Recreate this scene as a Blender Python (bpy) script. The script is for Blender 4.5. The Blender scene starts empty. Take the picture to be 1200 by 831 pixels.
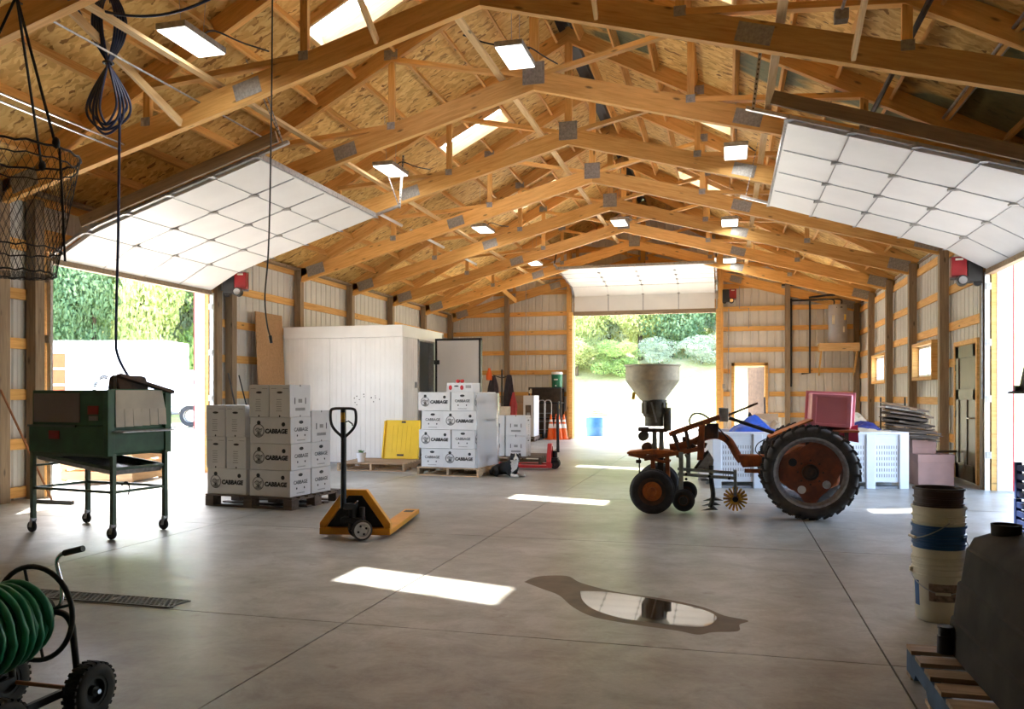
import bpy, math, random
from mathutils import Matrix, Vector, Euler

random.seed(7)
PI = math.pi
R = math.radians
C = bpy.context.scene.collection
scene = bpy.context.scene

# ------------------------------------------------------------------ camera, sky, sun, exposure
H_EYE = 1.35
YAW = 0.2583
cam_d = bpy.data.cameras.new('camera')
cam = bpy.data.objects.new('camera', cam_d)
C.objects.link(cam)
cam.location = (0, 0, H_EYE)
cam.rotation_euler = (R(90), 0, YAW)
cam_d.sensor_width = 36
cam_d.lens = 36 * 955.0 / 1200
cam_d.shift_y = (463.4 - 415.5) / 1200
cam_d.clip_start = 0.05
cam_d.clip_end = 400
scene.camera = cam

SUN_STRENGTH = 14.0
SKY_STRENGTH = 1.35
LAMP_WATTS = 7.0
sun_vec = Vector((2.45, -3.98, -6.325)).normalized()      # travel direction, read from the skylight patches on the floor
sd = bpy.data.lights.new('sun', 'SUN')
sd.energy = SUN_STRENGTH
sd.angle = R(0.53)
sd.color = (1.0, 0.96, 0.90)
sun = bpy.data.objects.new('sun', sd)
C.objects.link(sun)
sun.rotation_euler = sun_vec.to_track_quat('-Z', 'Y').to_euler()
sun.location = (-20, 30, 40)

world = bpy.data.worlds.new('sky')
scene.world = world
world.use_nodes = True
wn = world.node_tree.nodes
wl = world.node_tree.links
wn.clear()
wo = wn.new('ShaderNodeOutputWorld')
wb = wn.new('ShaderNodeBackground')
ws = wn.new('ShaderNodeTexSky')
ws.sky_type = 'NISHITA'
ws.sun_disc = False
ws.sun_elevation = math.asin(-sun_vec.z)
ws.sun_rotation = math.atan2(-sun_vec.x, -sun_vec.y)
ws.air_density = 1.0
ws.dust_density = 3.0
ws.ozone_density = 0.8
wb.inputs['Strength'].default_value = SKY_STRENGTH
wl.new(ws.outputs[0], wb.inputs[0])
wl.new(wb.outputs[0], wo.inputs[0])

vs = scene.view_settings
scene.display_settings.display_device = 'sRGB'
vs.view_transform = 'Standard'
vs.look = 'None'
vs.gamma = 1
vs.use_curve_mapping = False
vs.exposure = 0.93
try:
    scene.cycles.use_denoising = True
    scene.cycles.max_bounces = 10
    scene.cycles.diffuse_bounces = 6
    scene.cycles.transparent_max_bounces = 12
    scene.cycles.sample_clamp_indirect = 8
except Exception:
    pass

# ------------------------------------------------------------------ materials
M = {}


class NT:
    def __init__(self, name):
        m = bpy.data.materials.new(name)
        m.use_nodes = True
        self.m = m
        self.n = m.node_tree.nodes
        self.l = m.node_tree.links
        self.b = self.n['Principled BSDF']
        self.out = self.n['Material Output']

    def node(self, t, **kw):
        x = self.n.new(t)
        for k, v in kw.items():
            setattr(x, k, v)
        return x

    def link(self, a, b):
        self.l.new(a, b)

    def coord(self, which='Object', scale=(1, 1, 1), rot=(0, 0, 0), rnd=False):
        tc = self.node('ShaderNodeTexCoord')
        mp = self.node('ShaderNodeMapping')
        mp.inputs['Scale'].default_value = scale
        mp.inputs['Rotation'].default_value = rot
        self.link(tc.outputs[which], mp.inputs[0])
        if rnd:
            oi = self.node('ShaderNodeObjectInfo')
            mu = self.node('ShaderNodeMath', operation='MULTIPLY')
            mu.inputs[1].default_value = 37.0
            self.link(oi.outputs['Random'], mu.inputs[0])
            co = self.node('ShaderNodeCombineXYZ')
            for i in range(3):
                self.link(mu.outputs[0], co.inputs[i])
            self.link(co.outputs[0], mp.inputs['Location'])
        return mp.outputs[0]

    def noise(self, vec, scale=5, detail=4, rough=0.55, dist=0):
        x = self.node('ShaderNodeTexNoise')
        x.inputs['Scale'].default_value = scale
        x.inputs['Detail'].default_value = detail
        x.inputs['Roughness'].default_value = rough
        x.inputs['Distortion'].default_value = dist
        self.link(vec, x.inputs['Vector'])
        return x.outputs['Fac']

    def ramp(self, fac, stops):
        x = self.node('ShaderNodeValToRGB')
        e = x.color_ramp.elements
        while len(e) < len(stops):
            e.new(0.5)
        for k, (p, c) in enumerate(stops):
            e[k].position = p
            e[k].color = (c[0], c[1], c[2], 1) if not isinstance(c, (int, float)) else (c, c, c, 1)
        self.link(fac, x.inputs[0])
        return x.outputs[0]

    def mix(self, fac, a, b, mode='MIX'):
        x = self.node('ShaderNodeMix', data_type='RGBA', blend_type=mode)
        for s, v in ((0, fac), (6, a), (7, b)):
            if isinstance(v, (int, float)):
                x.inputs[s].default_value = v
            elif isinstance(v, (tuple, list)):
                x.inputs[s].default_value = (v[0], v[1], v[2], 1)
            else:
                self.link(v, x.inputs[s])
        return x.outputs[2]

    def rand(self, lo, hi):
        oi = self.node('ShaderNodeObjectInfo')
        mr = self.node('ShaderNodeMapRange')
        mr.inputs[3].default_value = lo
        mr.inputs[4].default_value = hi
        self.link(oi.outputs['Random'], mr.inputs[0])
        return mr.outputs[0]

    def scaled(self, col, fac):
        x = self.node('ShaderNodeVectorMath', operation='SCALE')
        self.link(col, x.inputs[0])
        self.link(fac, x.inputs[3])
        return x.outputs[0]

    def bump(self, h, strength=0.3, dist=0.01):
        x = self.node('ShaderNodeBump')
        x.inputs['Strength'].default_value = strength
        x.inputs['Distance'].default_value = dist
        self.link(h, x.inputs['Height'])
        self.link(x.outputs[0], self.b.inputs['Normal'])

    def done(self, col=None, rough=None, metal=None, spec=None):
        for nm, v in (('Base Color', col), ('Roughness', rough), ('Metallic', metal), ('Specular IOR Level', spec)):
            if v is None:
                continue
            s = self.b.inputs[nm]
            if isinstance(v, (int, float)):
                s.default_value = v
            elif isinstance(v, (tuple, list)):
                s.default_value = (v[0], v[1], v[2], 1)
            else:
                self.link(v, s)
        return self.m


def plain(name, col, rough=0.6, metal=0, var=0.12, scale=8, bump=0, rv=0.0, spec=None):
    t = NT(name)
    f = t.noise(t.coord(), scale, 4)
    lo = tuple(max(0, c * (1 - var * 1.6)) for c in col)
    hi = tuple(min(1, c * (1 + var * 1.6)) for c in col)
    c = t.ramp(f, [(0.25, lo), (0.75, hi)])
    if rv:
        c = t.scaled(c, t.rand(1 - rv, 1 + rv))
    if bump:
        t.bump(f, bump, 0.01)
    M[name] = t.done(c, rough, metal, spec)
    return M[name]


def two(name, a, b, scale=4, edge=(0.45, 0.58), rough=0.7, metal=0, bump=0.2, detail=6, dist=0.4):
    """two colours in worn patches, for rust, dirt, chipped paint"""
    t = NT(name)
    v = t.coord()
    f = t.noise(v, scale, detail, 0.65, dist)
    g = t.noise(v, scale * 6, 4)
    c = t.ramp(f, [(edge[0], a), (edge[1], b)])
    c = t.mix(0.35, c, t.ramp(g, [(0.3, 0.35), (0.7, 1.0)]), 'MULTIPLY')
    t.bump(g, bump, 0.004)
    M[name] = t.done(c, rough, metal)
    return M[name]


def wood(name, dark, light, rv=0.18, rough=0.65, knots=True, stretch=1.2):
    """sawn timber, grain along local X"""
    t = NT(name)
    v = t.coord(scale=(stretch, 16, 16), rnd=True)
    f = t.noise(v, 1.6, 6, 0.6, 0.8)
    c = t.ramp(f, [(0.28, dark), (0.5, tuple((a + b) / 2 for a, b in zip(dark, light))), (0.75, light)])
    if knots:
        kv = t.coord(scale=(2.2, 7, 7), rnd=True)
        vo = t.node('ShaderNodeTexVoronoi')
        vo.inputs['Scale'].default_value = 1.0
        t.link(kv, vo.inputs['Vector'])
        k = t.ramp(vo.outputs['Distance'], [(0.06, 0.35), (0.14, 1.0)])
        c = t.mix(1.0, c, k, 'MULTIPLY')
    c = t.scaled(c, t.rand(1 - rv, 1 + rv))
    t.bump(f, 0.15, 0.003)
    M[name] = t.done(c, rough, 0, 0.35)
    return M[name]


wood('pine', (0.60, 0.30, 0.075), (0.86, 0.53, 0.185))
wood('pine_pale', (0.62, 0.40, 0.17), (0.86, 0.64, 0.34))
wood('pine_grey', (0.20, 0.14, 0.085), (0.36, 0.27, 0.17), rv=0.15)
wood('pallet_wood', (0.26, 0.17, 0.10), (0.52, 0.37, 0.23), rv=0.25)
wood('pallet_dark', (0.075, 0.052, 0.04), (0.17, 0.125, 0.095), rv=0.25)
wood('plywood', (0.34, 0.19, 0.085), (0.50, 0.30, 0.14), rv=0.05, knots=False)
wood('stick', (0.28, 0.11, 0.05), (0.42, 0.20, 0.09), knots=False)


def osb(name='osb', teal=False):
    t = NT(name)
    v = t.coord(rnd=True)
    nz = t.node('ShaderNodeTexNoise')
    nz.inputs['Scale'].default_value = 7
    t.link(v, nz.inputs['Vector'])
    ad = t.node('ShaderNodeVectorMath', operation='MULTIPLY_ADD')
    ad.inputs[1].default_value = (0.16, 0.16, 0.16)
    t.link(nz.outputs['Color'], ad.inputs[0])
    t.link(v, ad.inputs[2])
    mp = t.node('ShaderNodeMapping')
    mp.inputs['Scale'].default_value = (26, 9, 10)
    t.link(ad.outputs[0], mp.inputs[0])
    vo = t.node('ShaderNodeTexVoronoi')
    vo.inputs['Scale'].default_value = 1.0
    t.link(mp.outputs[0], vo.inputs['Vector'])
    sp = t.node('ShaderNodeSeparateColor')
    t.link(vo.outputs['Color'], sp.inputs[0])
    c = t.ramp(sp.outputs[0], [(0.0, (0.27, 0.13, 0.035)), (0.12, (0.64, 0.385, 0.11)), (0.5, (0.79, 0.51, 0.165)), (1.0, (0.90, 0.655, 0.25))])
    big = t.noise(v, 1.1, 3)
    c = t.mix(0.5, c, t.ramp(big, [(0.3, 0.72), (0.7, 1.0)]), 'MULTIPLY')
    pm = None
    # teal sealing paint along some sheet edges
    st = t.coord(scale=(1.1, 0.35, 0.35), rnd=True)
    pf = t.noise(st, 0.9, 2)
    if teal:
        pm = t.ramp(pf, [(0.47, 0.0), (0.50, 0.85)])
        c = t.mix(pm, c, (0.10, 0.155, 0.10))
    c = t.scaled(c, t.rand(0.88, 1.1))
    t.bump(sp.outputs[0], 0.25, 0.003)
    M[name] = t.done(c, 0.7, 0, 0.3)


osb()
osb('osb_teal', True)


def concrete():
    t = NT('concrete')
    v = t.coord()
    big = t.noise(v, 0.55, 5, 0.6, 0.3)
    mid = t.noise(t.coord(scale=(1, 1.25, 1)), 2.8, 9, 0.74, 0.45)
    fine = t.noise(v, 38, 4)
    c = t.ramp(big, [(0.30, (0.240, 0.222, 0.180)), (0.5, (0.365, 0.362, 0.322)), (0.70, (0.48, 0.485, 0.455))])
    c = t.mix(0.9, c, t.ramp(mid, [(0.33, (0.50, 0.465, 0.395)), (0.58, (1, 1, 1))]), 'MULTIPLY')
    c = t.mix(0.35, c, t.ramp(fine, [(0.3, 0.7), (0.65, 1.0)]), 'MULTIPLY')
    spots = t.noise(v, 5.5, 3, 0.5)
    c = t.mix(t.ramp(spots, [(0.64, 0.0), (0.74, 0.5)]), c, (0.15, 0.105, 0.075))
    r = t.ramp(mid, [(0.3, 0.30), (0.7, 0.44)])
    t.bump(fine, 0.08, 0.003)
    M['concrete'] = t.done(c, r, 0, 0.48)


concrete()
plain('siding', (0.66, 0.65, 0.61), 0.45, 0, 0.04, 3)
plain('door_skin', (0.78, 0.775, 0.75), 0.45, 0, 0.03, 2)
plain('white_paint', (0.84, 0.84, 0.84), 0.45, 0, 0.03, 4)
plain('cooler_skin', (0.88, 0.88, 0.85), 0.4, 0, 0.04, 1.5)
plain('red_trim', (0.55, 0.03, 0.03), 0.5)
plain('steel', (0.52, 0.52, 0.52), 0.38, 0.85, 0.12, 20)
plain('galv', (0.40, 0.41, 0.42), 0.42, 0.7, 0.2, 24)
plain('chrome', (0.75, 0.75, 0.77), 0.12, 1.0, 0.04)
plain('plate_grey', (0.34, 0.33, 0.31), 0.5, 0.35, 0.2, 30)
plain('dark_metal', (0.045, 0.043, 0.042), 0.5, 0.5, 0.25, 12)
plain('black', (0.016, 0.016, 0.017), 0.5, 0, 0.2, 14)
plain('black_gloss', (0.012, 0.011, 0.012), 0.28, 0.2, 0.2)
plain('rubber', (0.026, 0.025, 0.025), 0.75, 0, 0.3, 18, 0.2)
plain('rubber_dusty', (0.055, 0.050, 0.046), 0.8, 0, 0.35, 9, 0.2)
plain('aluminium', (0.62, 0.61, 0.58), 0.35, 0.75, 0.12, 10)
plain('jack_yellow', (0.78, 0.33, 0.012), 0.42, 0, 0.1, 6)
plain('ramp_yellow', (0.90, 0.60, 0.02), 0.45, 0, 0.05, 3)
plain('jack_red', (0.55, 0.03, 0.035), 0.4, 0, 0.12)
plain('opener_red', (0.30, 0.015, 0.02), 0.4, 0, 0.12)
plain('washer_green', (0.028, 0.105, 0.04), 0.45, 0, 0.25, 5)
plain('frame_green', (0.085, 0.125, 0.085), 0.5, 0.2, 0.25, 7)
plain('tan_panel', (0.22, 0.19, 0.175), 0.65, 0, 0.06, 3)
plain('canvas', (0.62, 0.58, 0.49), 0.8, 0, 0.12, 3, 0.1)
plain('hose_green', (0.018, 0.235, 0.125), 0.38, 0, 0.15, 10)
plain('cable_blue', (0.012, 0.025, 0.075), 0.42, 0, 0.2)
plain('carton', (0.66, 0.66, 0.665), 0.72, 0, 0.04, 4, rv=0.05)
plain('carton_seam', (0.38, 0.34, 0.29), 0.8)
plain('ink', (0.03, 0.03, 0.033), 0.75)
plain('ink_pale', (0.30, 0.30, 0.30), 0.8)
plain('fruit_red', (0.50, 0.02, 0.03), 0.6)
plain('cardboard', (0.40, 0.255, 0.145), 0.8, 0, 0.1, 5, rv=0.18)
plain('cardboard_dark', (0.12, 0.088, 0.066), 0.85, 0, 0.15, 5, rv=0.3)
plain('cardboard_pink', (0.33, 0.185, 0.15), 0.8, 0, 0.08, 4)
plain('bin_plastic', (0.60, 0.63, 0.68), 0.5, 0, 0.05, 3)
plain('bin_dark', (0.20, 0.20, 0.21), 0.6)
plain('pink_plastic', (0.80, 0.29, 0.36), 0.45, 0, 0.05, 3)
plain('pink_dark', (0.45, 0.03, 0.07), 0.4, 0, 0.08, 3)
two('rust', (0.42, 0.105, 0.022), (0.20, 0.060, 0.022), 5, rough=0.75)
two('rust_bright', (0.60, 0.17, 0.03), (0.30, 0.085, 0.025), 5, (0.5, 0.66), rough=0.65)
two('rust_dark', (0.105, 0.055, 0.035), (0.05, 0.036, 0.03), 6, rough=0.7, metal=0.2)
two('wheel_rust', (0.30, 0.078, 0.026), (0.16, 0.050, 0.026), 3.4, (0.4, 0.6), rough=0.65)
two('hopper_skin', (0.74, 0.68, 0.52), (0.58, 0.51, 0.37), 3, (0.4, 0.7), rough=0.6, bump=0.05)
two('hopper_metal', (0.16, 0.15, 0.11), (0.10, 0.085, 0.065), 6, rough=0.6, metal=0.3)
two('grey_green', (0.29, 0.32, 0.30), (0.20, 0.21, 0.19), 7, rough=0.55, metal=0.25)
two('weeder_yellow', (0.75, 0.40, 0.02), (0.35, 0.17, 0.03), 20, rough=0.5)
plain('tank_dark', (0.036, 0.032, 0.027), 0.75, 0, 0.35, 4, 0.05, spec=0.15)
plain('bucket_white', (0.70, 0.66, 0.52), 0.42, 0, 0.1, 5)
plain('bucket_blue', (0.012, 0.075, 0.22), 0.4, 0, 0.15)
plain('bucket_brown', (0.055, 0.028, 0.018), 0.45, 0, 0.2)
plain('faded_print', (0.24, 0.18, 0.14), 0.75, 0, 0.5, 30)
plain('crate_blue', (0.02, 0.045, 0.16), 0.5)
plain('cone_orange', (0.85, 0.14, 0.015), 0.5, 0, 0.05)
plain('reflective', (0.80, 0.78, 0.76), 0.4)
plain('cooler_green', (0.01, 0.15, 0.075), 0.4)
plain('barrel_blue', (0.03, 0.14, 0.33), 0.5)
plain('pallet_blue', (0.035, 0.075, 0.14), 0.7, 0, 0.3, 5)
plain('brown_panel', (0.105, 0.07, 0.048), 0.7, 0, 0.2)
plain('door_bronze', (0.135, 0.100, 0.062), 0.4, 0, 0.1, 5)
plain('heater_grey', (0.40, 0.40, 0.42), 0.4, 0.2, 0.05)
plain('label_cream', (0.75, 0.72, 0.60), 0.7)
plain('label_yellow', (0.75, 0.50, 0.05), 0.6)
plain('label_red', (0.25, 0.022, 0.015), 0.6)
plain('coat_dark', (0.035, 0.028, 0.035), 0.9, 0, 0.3)
plain('coat_red', (0.45, 0.05, 0.05), 0.85)
plain('tarp_blue', (0.02, 0.09, 0.48), 0.5, 0, 0.2, 9, 0.4)
plain('bag_navy', (0.025, 0.028, 0.16), 0.6, 0, 0.3, 25)
plain('sack_tan', (0.50, 0.40, 0.28), 0.85, 0, 0.15, 7, 0.4)
plain('orange_cloth', (0.55, 0.16, 0.02), 0.8)
plain('fur_black', (0.011, 0.010, 0.010), 0.85, 0, 0.3, 40, 0.5)
plain('fur_white', (0.62, 0.59, 0.55), 0.9, 0, 0.12, 40, 0.4)
plain('eye_dark', (0.01, 0.006, 0.004), 0.1)
plain('truck_white', (0.82, 0.82, 0.82), 0.4)
plain('truck_orange', (0.42, 0.09, 0.022), 0.6, 0, 0.1)
plain('bark', (0.10, 0.075, 0.05), 0.9, 0, 0.3, 6)
plain('puddle_wet', (0.125, 0.088, 0.055), 0.5, 0, 0.2, 6, spec=0.18)
plain('drain_iron', (0.17, 0.165, 0.15), 0.5, 0.4, 0.2)
plain('pit_dark', (0.012, 0.011, 0.010), 0.9)
plain('flowers', (0.10, 0.24, 0.05), 0.7)


def special():
    t = NT('gravel')
    v = t.coord()
    f = t.noise(v, 1.2, 6, 0.65)
    g = t.noise(v, 30, 3)
    c = t.ramp(f, [(0.3, (0.50, 0.45, 0.37)), (0.7, (0.66, 0.62, 0.54))])
    c = t.mix(0.4, c, t.ramp(g, [(0.3, 0.75), (0.7, 1.0)]), 'MULTIPLY')
    M['gravel'] = t.done(c, 0.9, 0, 0.2)
    t = NT('hill_grass')
    v = t.coord()
    f = t.noise(v, 0.35, 6, 0.65)
    g = t.noise(v, 6, 5, 0.7)
    c = t.ramp(f, [(0.3, (0.36, 0.40, 0.14)), (0.5, (0.52, 0.50, 0.22)), (0.7, (0.68, 0.63, 0.38))])
    c = t.mix(0.6, c, t.ramp(g, [(0.3, 0.5), (0.7, 1.0)]), 'MULTIPLY')
    M['hill_grass'] = t.done(c, 0.95, 0, 0.1)
    for nm, a, b in (('leaf_mid', (0.24, 0.36, 0.11), (0.42, 0.54, 0.20)), ('leaf_pale', (0.40, 0.48, 0.17), (0.62, 0.64, 0.30)),
                     ('leaf_dark', (0.15, 0.27, 0.13), (0.30, 0.42, 0.22)), ('leaf_silver', (0.36, 0.44, 0.32), (0.58, 0.64, 0.50))):
        t = NT(nm)
        f = t.noise(t.coord(), 2.3, 4)
        c = t.ramp(f, [(0.3, a), (0.7, b)])
        c = t.scaled(c, t.rand(0.85, 1.15))
        t.link(c, t.b.inputs['Base Color'])
        t.b.inputs['Roughness'].default_value = 0.7
        tr = t.node('ShaderNodeBsdfTranslucent')
        t.link(c, tr.inputs[0])
        mx = t.node('ShaderNodeMixShader')
        mx.inputs[0].default_value = 0.45
        t.link(t.b.outputs[0], mx.inputs[1])
        t.link(tr.outputs[0], mx.inputs[2])
        t.link(mx.outputs[0], t.out.inputs[0])
        M[nm] = t.m

    def sheer(nm, alpha, gloss_rough, tint, gl=(0.9, 0.9, 0.9), diffuse=None):
        t = NT(nm)
        tp = t.node('ShaderNodeBsdfTransparent')
        tp.inputs[0].default_value = (*tint, 1)
        if diffuse:
            g = t.b
            g.inputs['Base Color'].default_value = (*diffuse, 1)
            g.inputs['Roughness'].default_value = gloss_rough
        else:
            g = t.node('ShaderNodeBsdfGlossy')
            g.inputs['Roughness'].default_value = gloss_rough
            g.inputs[0].default_value = (*gl, 1)
        if alpha is None:
            fr = t.node('ShaderNodeFresnel')
            fr.inputs[0].default_value = 1.45
            fac = fr.outputs[0]
        else:
            fac = None
        mx = t.node('ShaderNodeMixShader')
        if fac is None:
            mx.inputs[0].default_value = alpha
        else:
            t.link(fac, mx.inputs[0])
        t.link(tp.outputs[0], mx.inputs[1])
        t.link(g.outputs[0], mx.inputs[2])
        t.link(mx.outputs[0], t.out.inputs[0])
        M[nm] = t.m
    sheer('glass', 0.10, 0.02, (0.95, 0.97, 0.96))
    sheer('skylight_glass', 0.06, 0.05, (0.97, 0.97, 0.96))
    sheer('film', 0.36, 0.12, (0.97, 0.97, 0.98), diffuse=(0.80, 0.80, 0.82))
    t = NT('water')
    M['water'] = t.done((0.055, 0.038, 0.024), 0.03, 0, 0.9)
    t = NT('lamp_glow')
    e = t.node('ShaderNodeEmission')
    e.inputs[0].default_value = (1.0, 0.96, 0.88, 1)
    e.inputs[1].default_value = 2.2
    t.link(e.outputs[0], t.out.inputs[0])
    M['lamp_glow'] = t.m


special()


# ------------------------------------------------------------------ mesh helpers
def axis_mat(p0, p1, up=(0, 0, 1)):
    """frame at p0 with local X along p1-p0"""
    p0 = Vector(p0)
    x = (Vector(p1) - p0).normalized()
    z = Vector(up)
    if abs(x.dot(z)) > 0.98:
        z = Vector((0, 1, 0))
    y = z.cross(x).normalized()
    z = x.cross(y)
    m = Matrix((x, y, z)).transposed().to_4x4()
    m.translation = p0
    return m


class MB:
    def __init__(self):
        self.v = []
        self.f = []

    def add(self, vs, fs, Mx=None):
        n = len(self.v)
        if Mx is not None:
            vs = [tuple(Mx @ Vector(p)) for p in vs]
        self.v += [tuple(p) for p in vs]
        self.f += [tuple(i + n for i in q) for q in fs]
        return self

    def box(self, c, s, Mx=None, rot=None):
        x, y, z = (a / 2 for a in s)
        vs = [Vector(p) for p in ((-x, -y, -z), (x, -y, -z), (x, y, -z), (-x, y, -z), (-x, -y, z), (x, -y, z), (x, y, z), (-x, y, z))]
        if rot:
            e = Euler(rot).to_matrix()
            vs = [e @ p for p in vs]
        vs = [p + Vector(c) for p in vs]
        return self.add(vs, [(0, 3, 2, 1), (4, 5, 6, 7), (0, 1, 5, 4), (1, 2, 6, 5), (2, 3, 7, 6), (3, 0, 4, 7)], Mx)

    def lohi(self, a, b, Mx=None):
        return self.box([(p + q) / 2 for p, q in zip(a, b)], [abs(q - p) for p, q in zip(a, b)], Mx)

    def bar(self, p0, p1, w, d, up=(0, 0, 1)):
        L = (Vector(p1) - Vector(p0)).length
        return self.box((L / 2, 0, 0), (L, w, d), axis_mat(p0, p1, up))

    def cyl(self, p0, p1, r, r2=None, n=14, caps=True):
        r2 = r if r2 is None else r2
        L = (Vector(p1) - Vector(p0)).length
        m = axis_mat(p0, p1)
        vs = []
        for x, q in ((0, r), (L, r2)):
            for k in range(n):
                a = 2 * PI * k / n
                vs.append((x, q * math.cos(a), q * math.sin(a)))
        fs = [(k, (k + 1) % n, n + (k + 1) % n, n + k) for k in range(n)]
        if caps:
            fs += [tuple(range(n))[::-1], tuple(range(n, 2 * n))]
        return self.add(vs, fs, m)

    def lathe(self, prof, n=24, Mx=None, closed=False):
        """profile of (r, z) spun about Z"""
        vs = []
        for r, z in prof:
            for k in range(n):
                a = 2 * PI * k / n
                vs.append((r * math.cos(a), r * math.sin(a), z))
        fs = []
        m = len(prof)
        for i in range(m if closed else m - 1):
            j = (i + 1) % m
            for k in range(n):
                l = (k + 1) % n
                fs.append((i * n + k, i * n + l, j * n + l, j * n + k))
        return self.add(vs, fs, Mx)

    def tube(self, pts, r, n=8, closed=False, caps=True):
        pts = [Vector(p) for p in pts]
        N = len(pts)
        vs, fs = [], []
        prev = None
        for i, p in enumerate(pts):
            a = pts[(i - 1) % N] if (closed or i > 0) else p
            b = pts[(i + 1) % N] if (closed or i < N - 1) else p
            t = (b - a).normalized()
            if prev is None:
                u = t.cross(Vector((0, 0, 1)))
                if u.length < 0.1:
                    u = t.cross(Vector((0, 1, 0)))
            else:
                u = prev - t * prev.dot(t)
            u.normalize()
            prev = u
            w = t.cross(u)
            rr = r[i] if isinstance(r, (list, tuple)) else r
            for k in range(n):
                a2 = 2 * PI * k / n
                vs.append(p + (u * math.cos(a2) + w * math.sin(a2)) * rr)
        for i in range(N if closed else N - 1):
            j = (i + 1) % N
            for k in range(n):
                l = (k + 1) % n
                fs.append((i * n + k, i * n + l, j * n + l, j * n + k))
        if caps and not closed:
            fs += [tuple(range(n))[::-1], tuple(range((N - 1) * n, N * n))]
        return self.add(vs, fs)

    def ring(self, c, axis, Rr, r, n=36, m=8):
        mx = axis_mat(c, Vector(c) + Vector(axis))
        pts = [mx @ Vector((0, Rr * math.cos(2 * PI * k / n), Rr * math.sin(2 * PI * k / n))) for k in range(n)]
        return self.tube(pts, r, m, closed=True)

    def prism(self, poly, a, b, Mx=None):
        """poly of (x, z) extruded along Y from a to b"""
        n = len(poly)
        vs = [(x, a, z) for x, z in poly] + [(x, b, z) for x, z in poly]
        fs = [tuple(range(n)), tuple(range(n, 2 * n))[::-1]]
        fs += [(k, n + k, n + (k + 1) % n, (k + 1) % n) for k in range(n)]
        return self.add(vs, fs, Mx)

    def mesh(self, name, smooth=None):
        me = bpy.data.meshes.new(name)
        me.from_pydata(self.v, [], self.f)
        me.update()
        if smooth is not None:
            me.polygons.foreach_set('use_smooth', [True] * len(me.polygons))
            me.set_sharp_from_angle(angle=R(smooth))
        return me

    def obj(self, name, mat, parent=None, smooth=None, bevel=0, kind=None):
        o = bpy.data.objects.new(name, self.mesh(name, smooth))
        o.data.materials.append(M[mat] if isinstance(mat, str) else mat)
        C.objects.link(o)
        if parent is not None:
            o.parent = parent
        if bevel:
            b = o.modifiers.new('bevel', 'BEVEL')
            b.width = bevel
            b.segments = 2
            b.limit_method = 'ANGLE'
        if kind:
            o['kind'] = kind
        return o


def smooth_path(pts, n=6):
    """Catmull-Rom through the points"""
    P = [Vector(p) for p in pts]
    out = []
    for i in range(len(P) - 1):
        p0, p1, p2, p3 = P[max(i - 1, 0)], P[i], P[i + 1], P[min(i + 2, len(P) - 1)]
        for k in range(n):
            t = k / n
            out.append(0.5 * ((2 * p1) + (p2 - p0) * t + (2 * p0 - 5 * p1 + 4 * p2 - p3) * t * t + (3 * p1 - p0 - 3 * p2 + p3) * t ** 3))
    out.append(P[-1])
    return out


def thing(name, label, cat, loc=(0, 0, 0), rz=0, group=None):
    o = bpy.data.objects.new(name, None)
    C.objects.link(o)
    o.empty_display_size = 0.1
    o.location = loc
    o.rotation_euler = (0, 0, rz)
    o['label'] = label
    o['category'] = cat
    if group:
        o['group'] = group
    return o


def tag(o, label, cat, group=None, loc=None, rz=None):
    o['label'] = label
    o['category'] = cat
    if group:
        o['group'] = group
    if loc:
        o.location = loc
    if rz is not None:
        o.rotation_euler = (0, 0, rz)
    return o


def struct(name, parent=None):
    o = bpy.data.objects.new(name, None)
    C.objects.link(o)
    o.empty_display_size = 0.1
    o['kind'] = 'structure'
    return o


def dup(root, loc, rz=0, label=None, group=None):
    r = root.copy()
    C.objects.link(r)
    r.location = loc
    r.rotation_euler = (0, 0, rz)
    if label:
        r['label'] = label
    if group:
        r['group'] = group
    for ch in list(root.children):
        c = ch.copy()
        C.objects.link(c)
        c.parent = r
        for g in ch.children:
            d = g.copy()
            C.objects.link(d)
            d.parent = c
    return r


_beams = {}


def beam(name, p0, p1, w, d, mat, parent, up=(0, 0, 1), kind=None):
    """timber with local X along its length; alike pieces share mesh data"""
    L = (Vector(p1) - Vector(p0)).length
    key = (round(L, 3), w, d, mat)
    me = _beams.get(key)
    if me is None:
        me = MB().box((L / 2, 0, 0), (L, w, d)).mesh(name)
        me.materials.append(M[mat])
        _beams[key] = me
    o = bpy.data.objects.new(name, me)
    C.objects.link(o)
    o.parent = parent
    o.matrix_basis = axis_mat(p0, p1, up)
    if kind:
        o['kind'] = kind
    return o


def timber(name, poly, y0, y1, mat, parent):
    """a member cut to the polygon (world X, Z), extruded y0..y1, with local X along its first edge"""
    (ax, az), (bx, bz) = poly[0], poly[1]
    m = axis_mat((ax, 0, az), (bx, 0, bz))
    mi = m.inverted()
    loc = [mi @ Vector((x, 0, z)) for x, z in poly]
    # local Y may run against world Y
    s = 1 if (m.to_3x3() @ Vector((0, 1, 0))).y > 0 else -1
    mb = MB().prism([(p.x, p.z) for p in loc], s * y0, s * y1)
    o = mb.obj(name, mat, parent)
    o.matrix_basis = m
    return o

# ------------------------------------------------------------------ the building
XC = -2.5                      # ridge line
XL, XR = -8.87, 3.72           # inner faces of the side siding
YF, YB = 25.34, -4.0           # far siding, rear wall
RIDGE, PITCH = 7.35, 0.525     # underside of sheathing
T0Y, BAY = 8.19, 2.44


def roof_z(x):
    return RIDGE - PITCH * abs(x - XC)


def chord_z(x):
    return 5.43 - 0.273 * abs(x - XC)


TR = [T0Y + BAY * k for k in range(-2, 8)]

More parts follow.
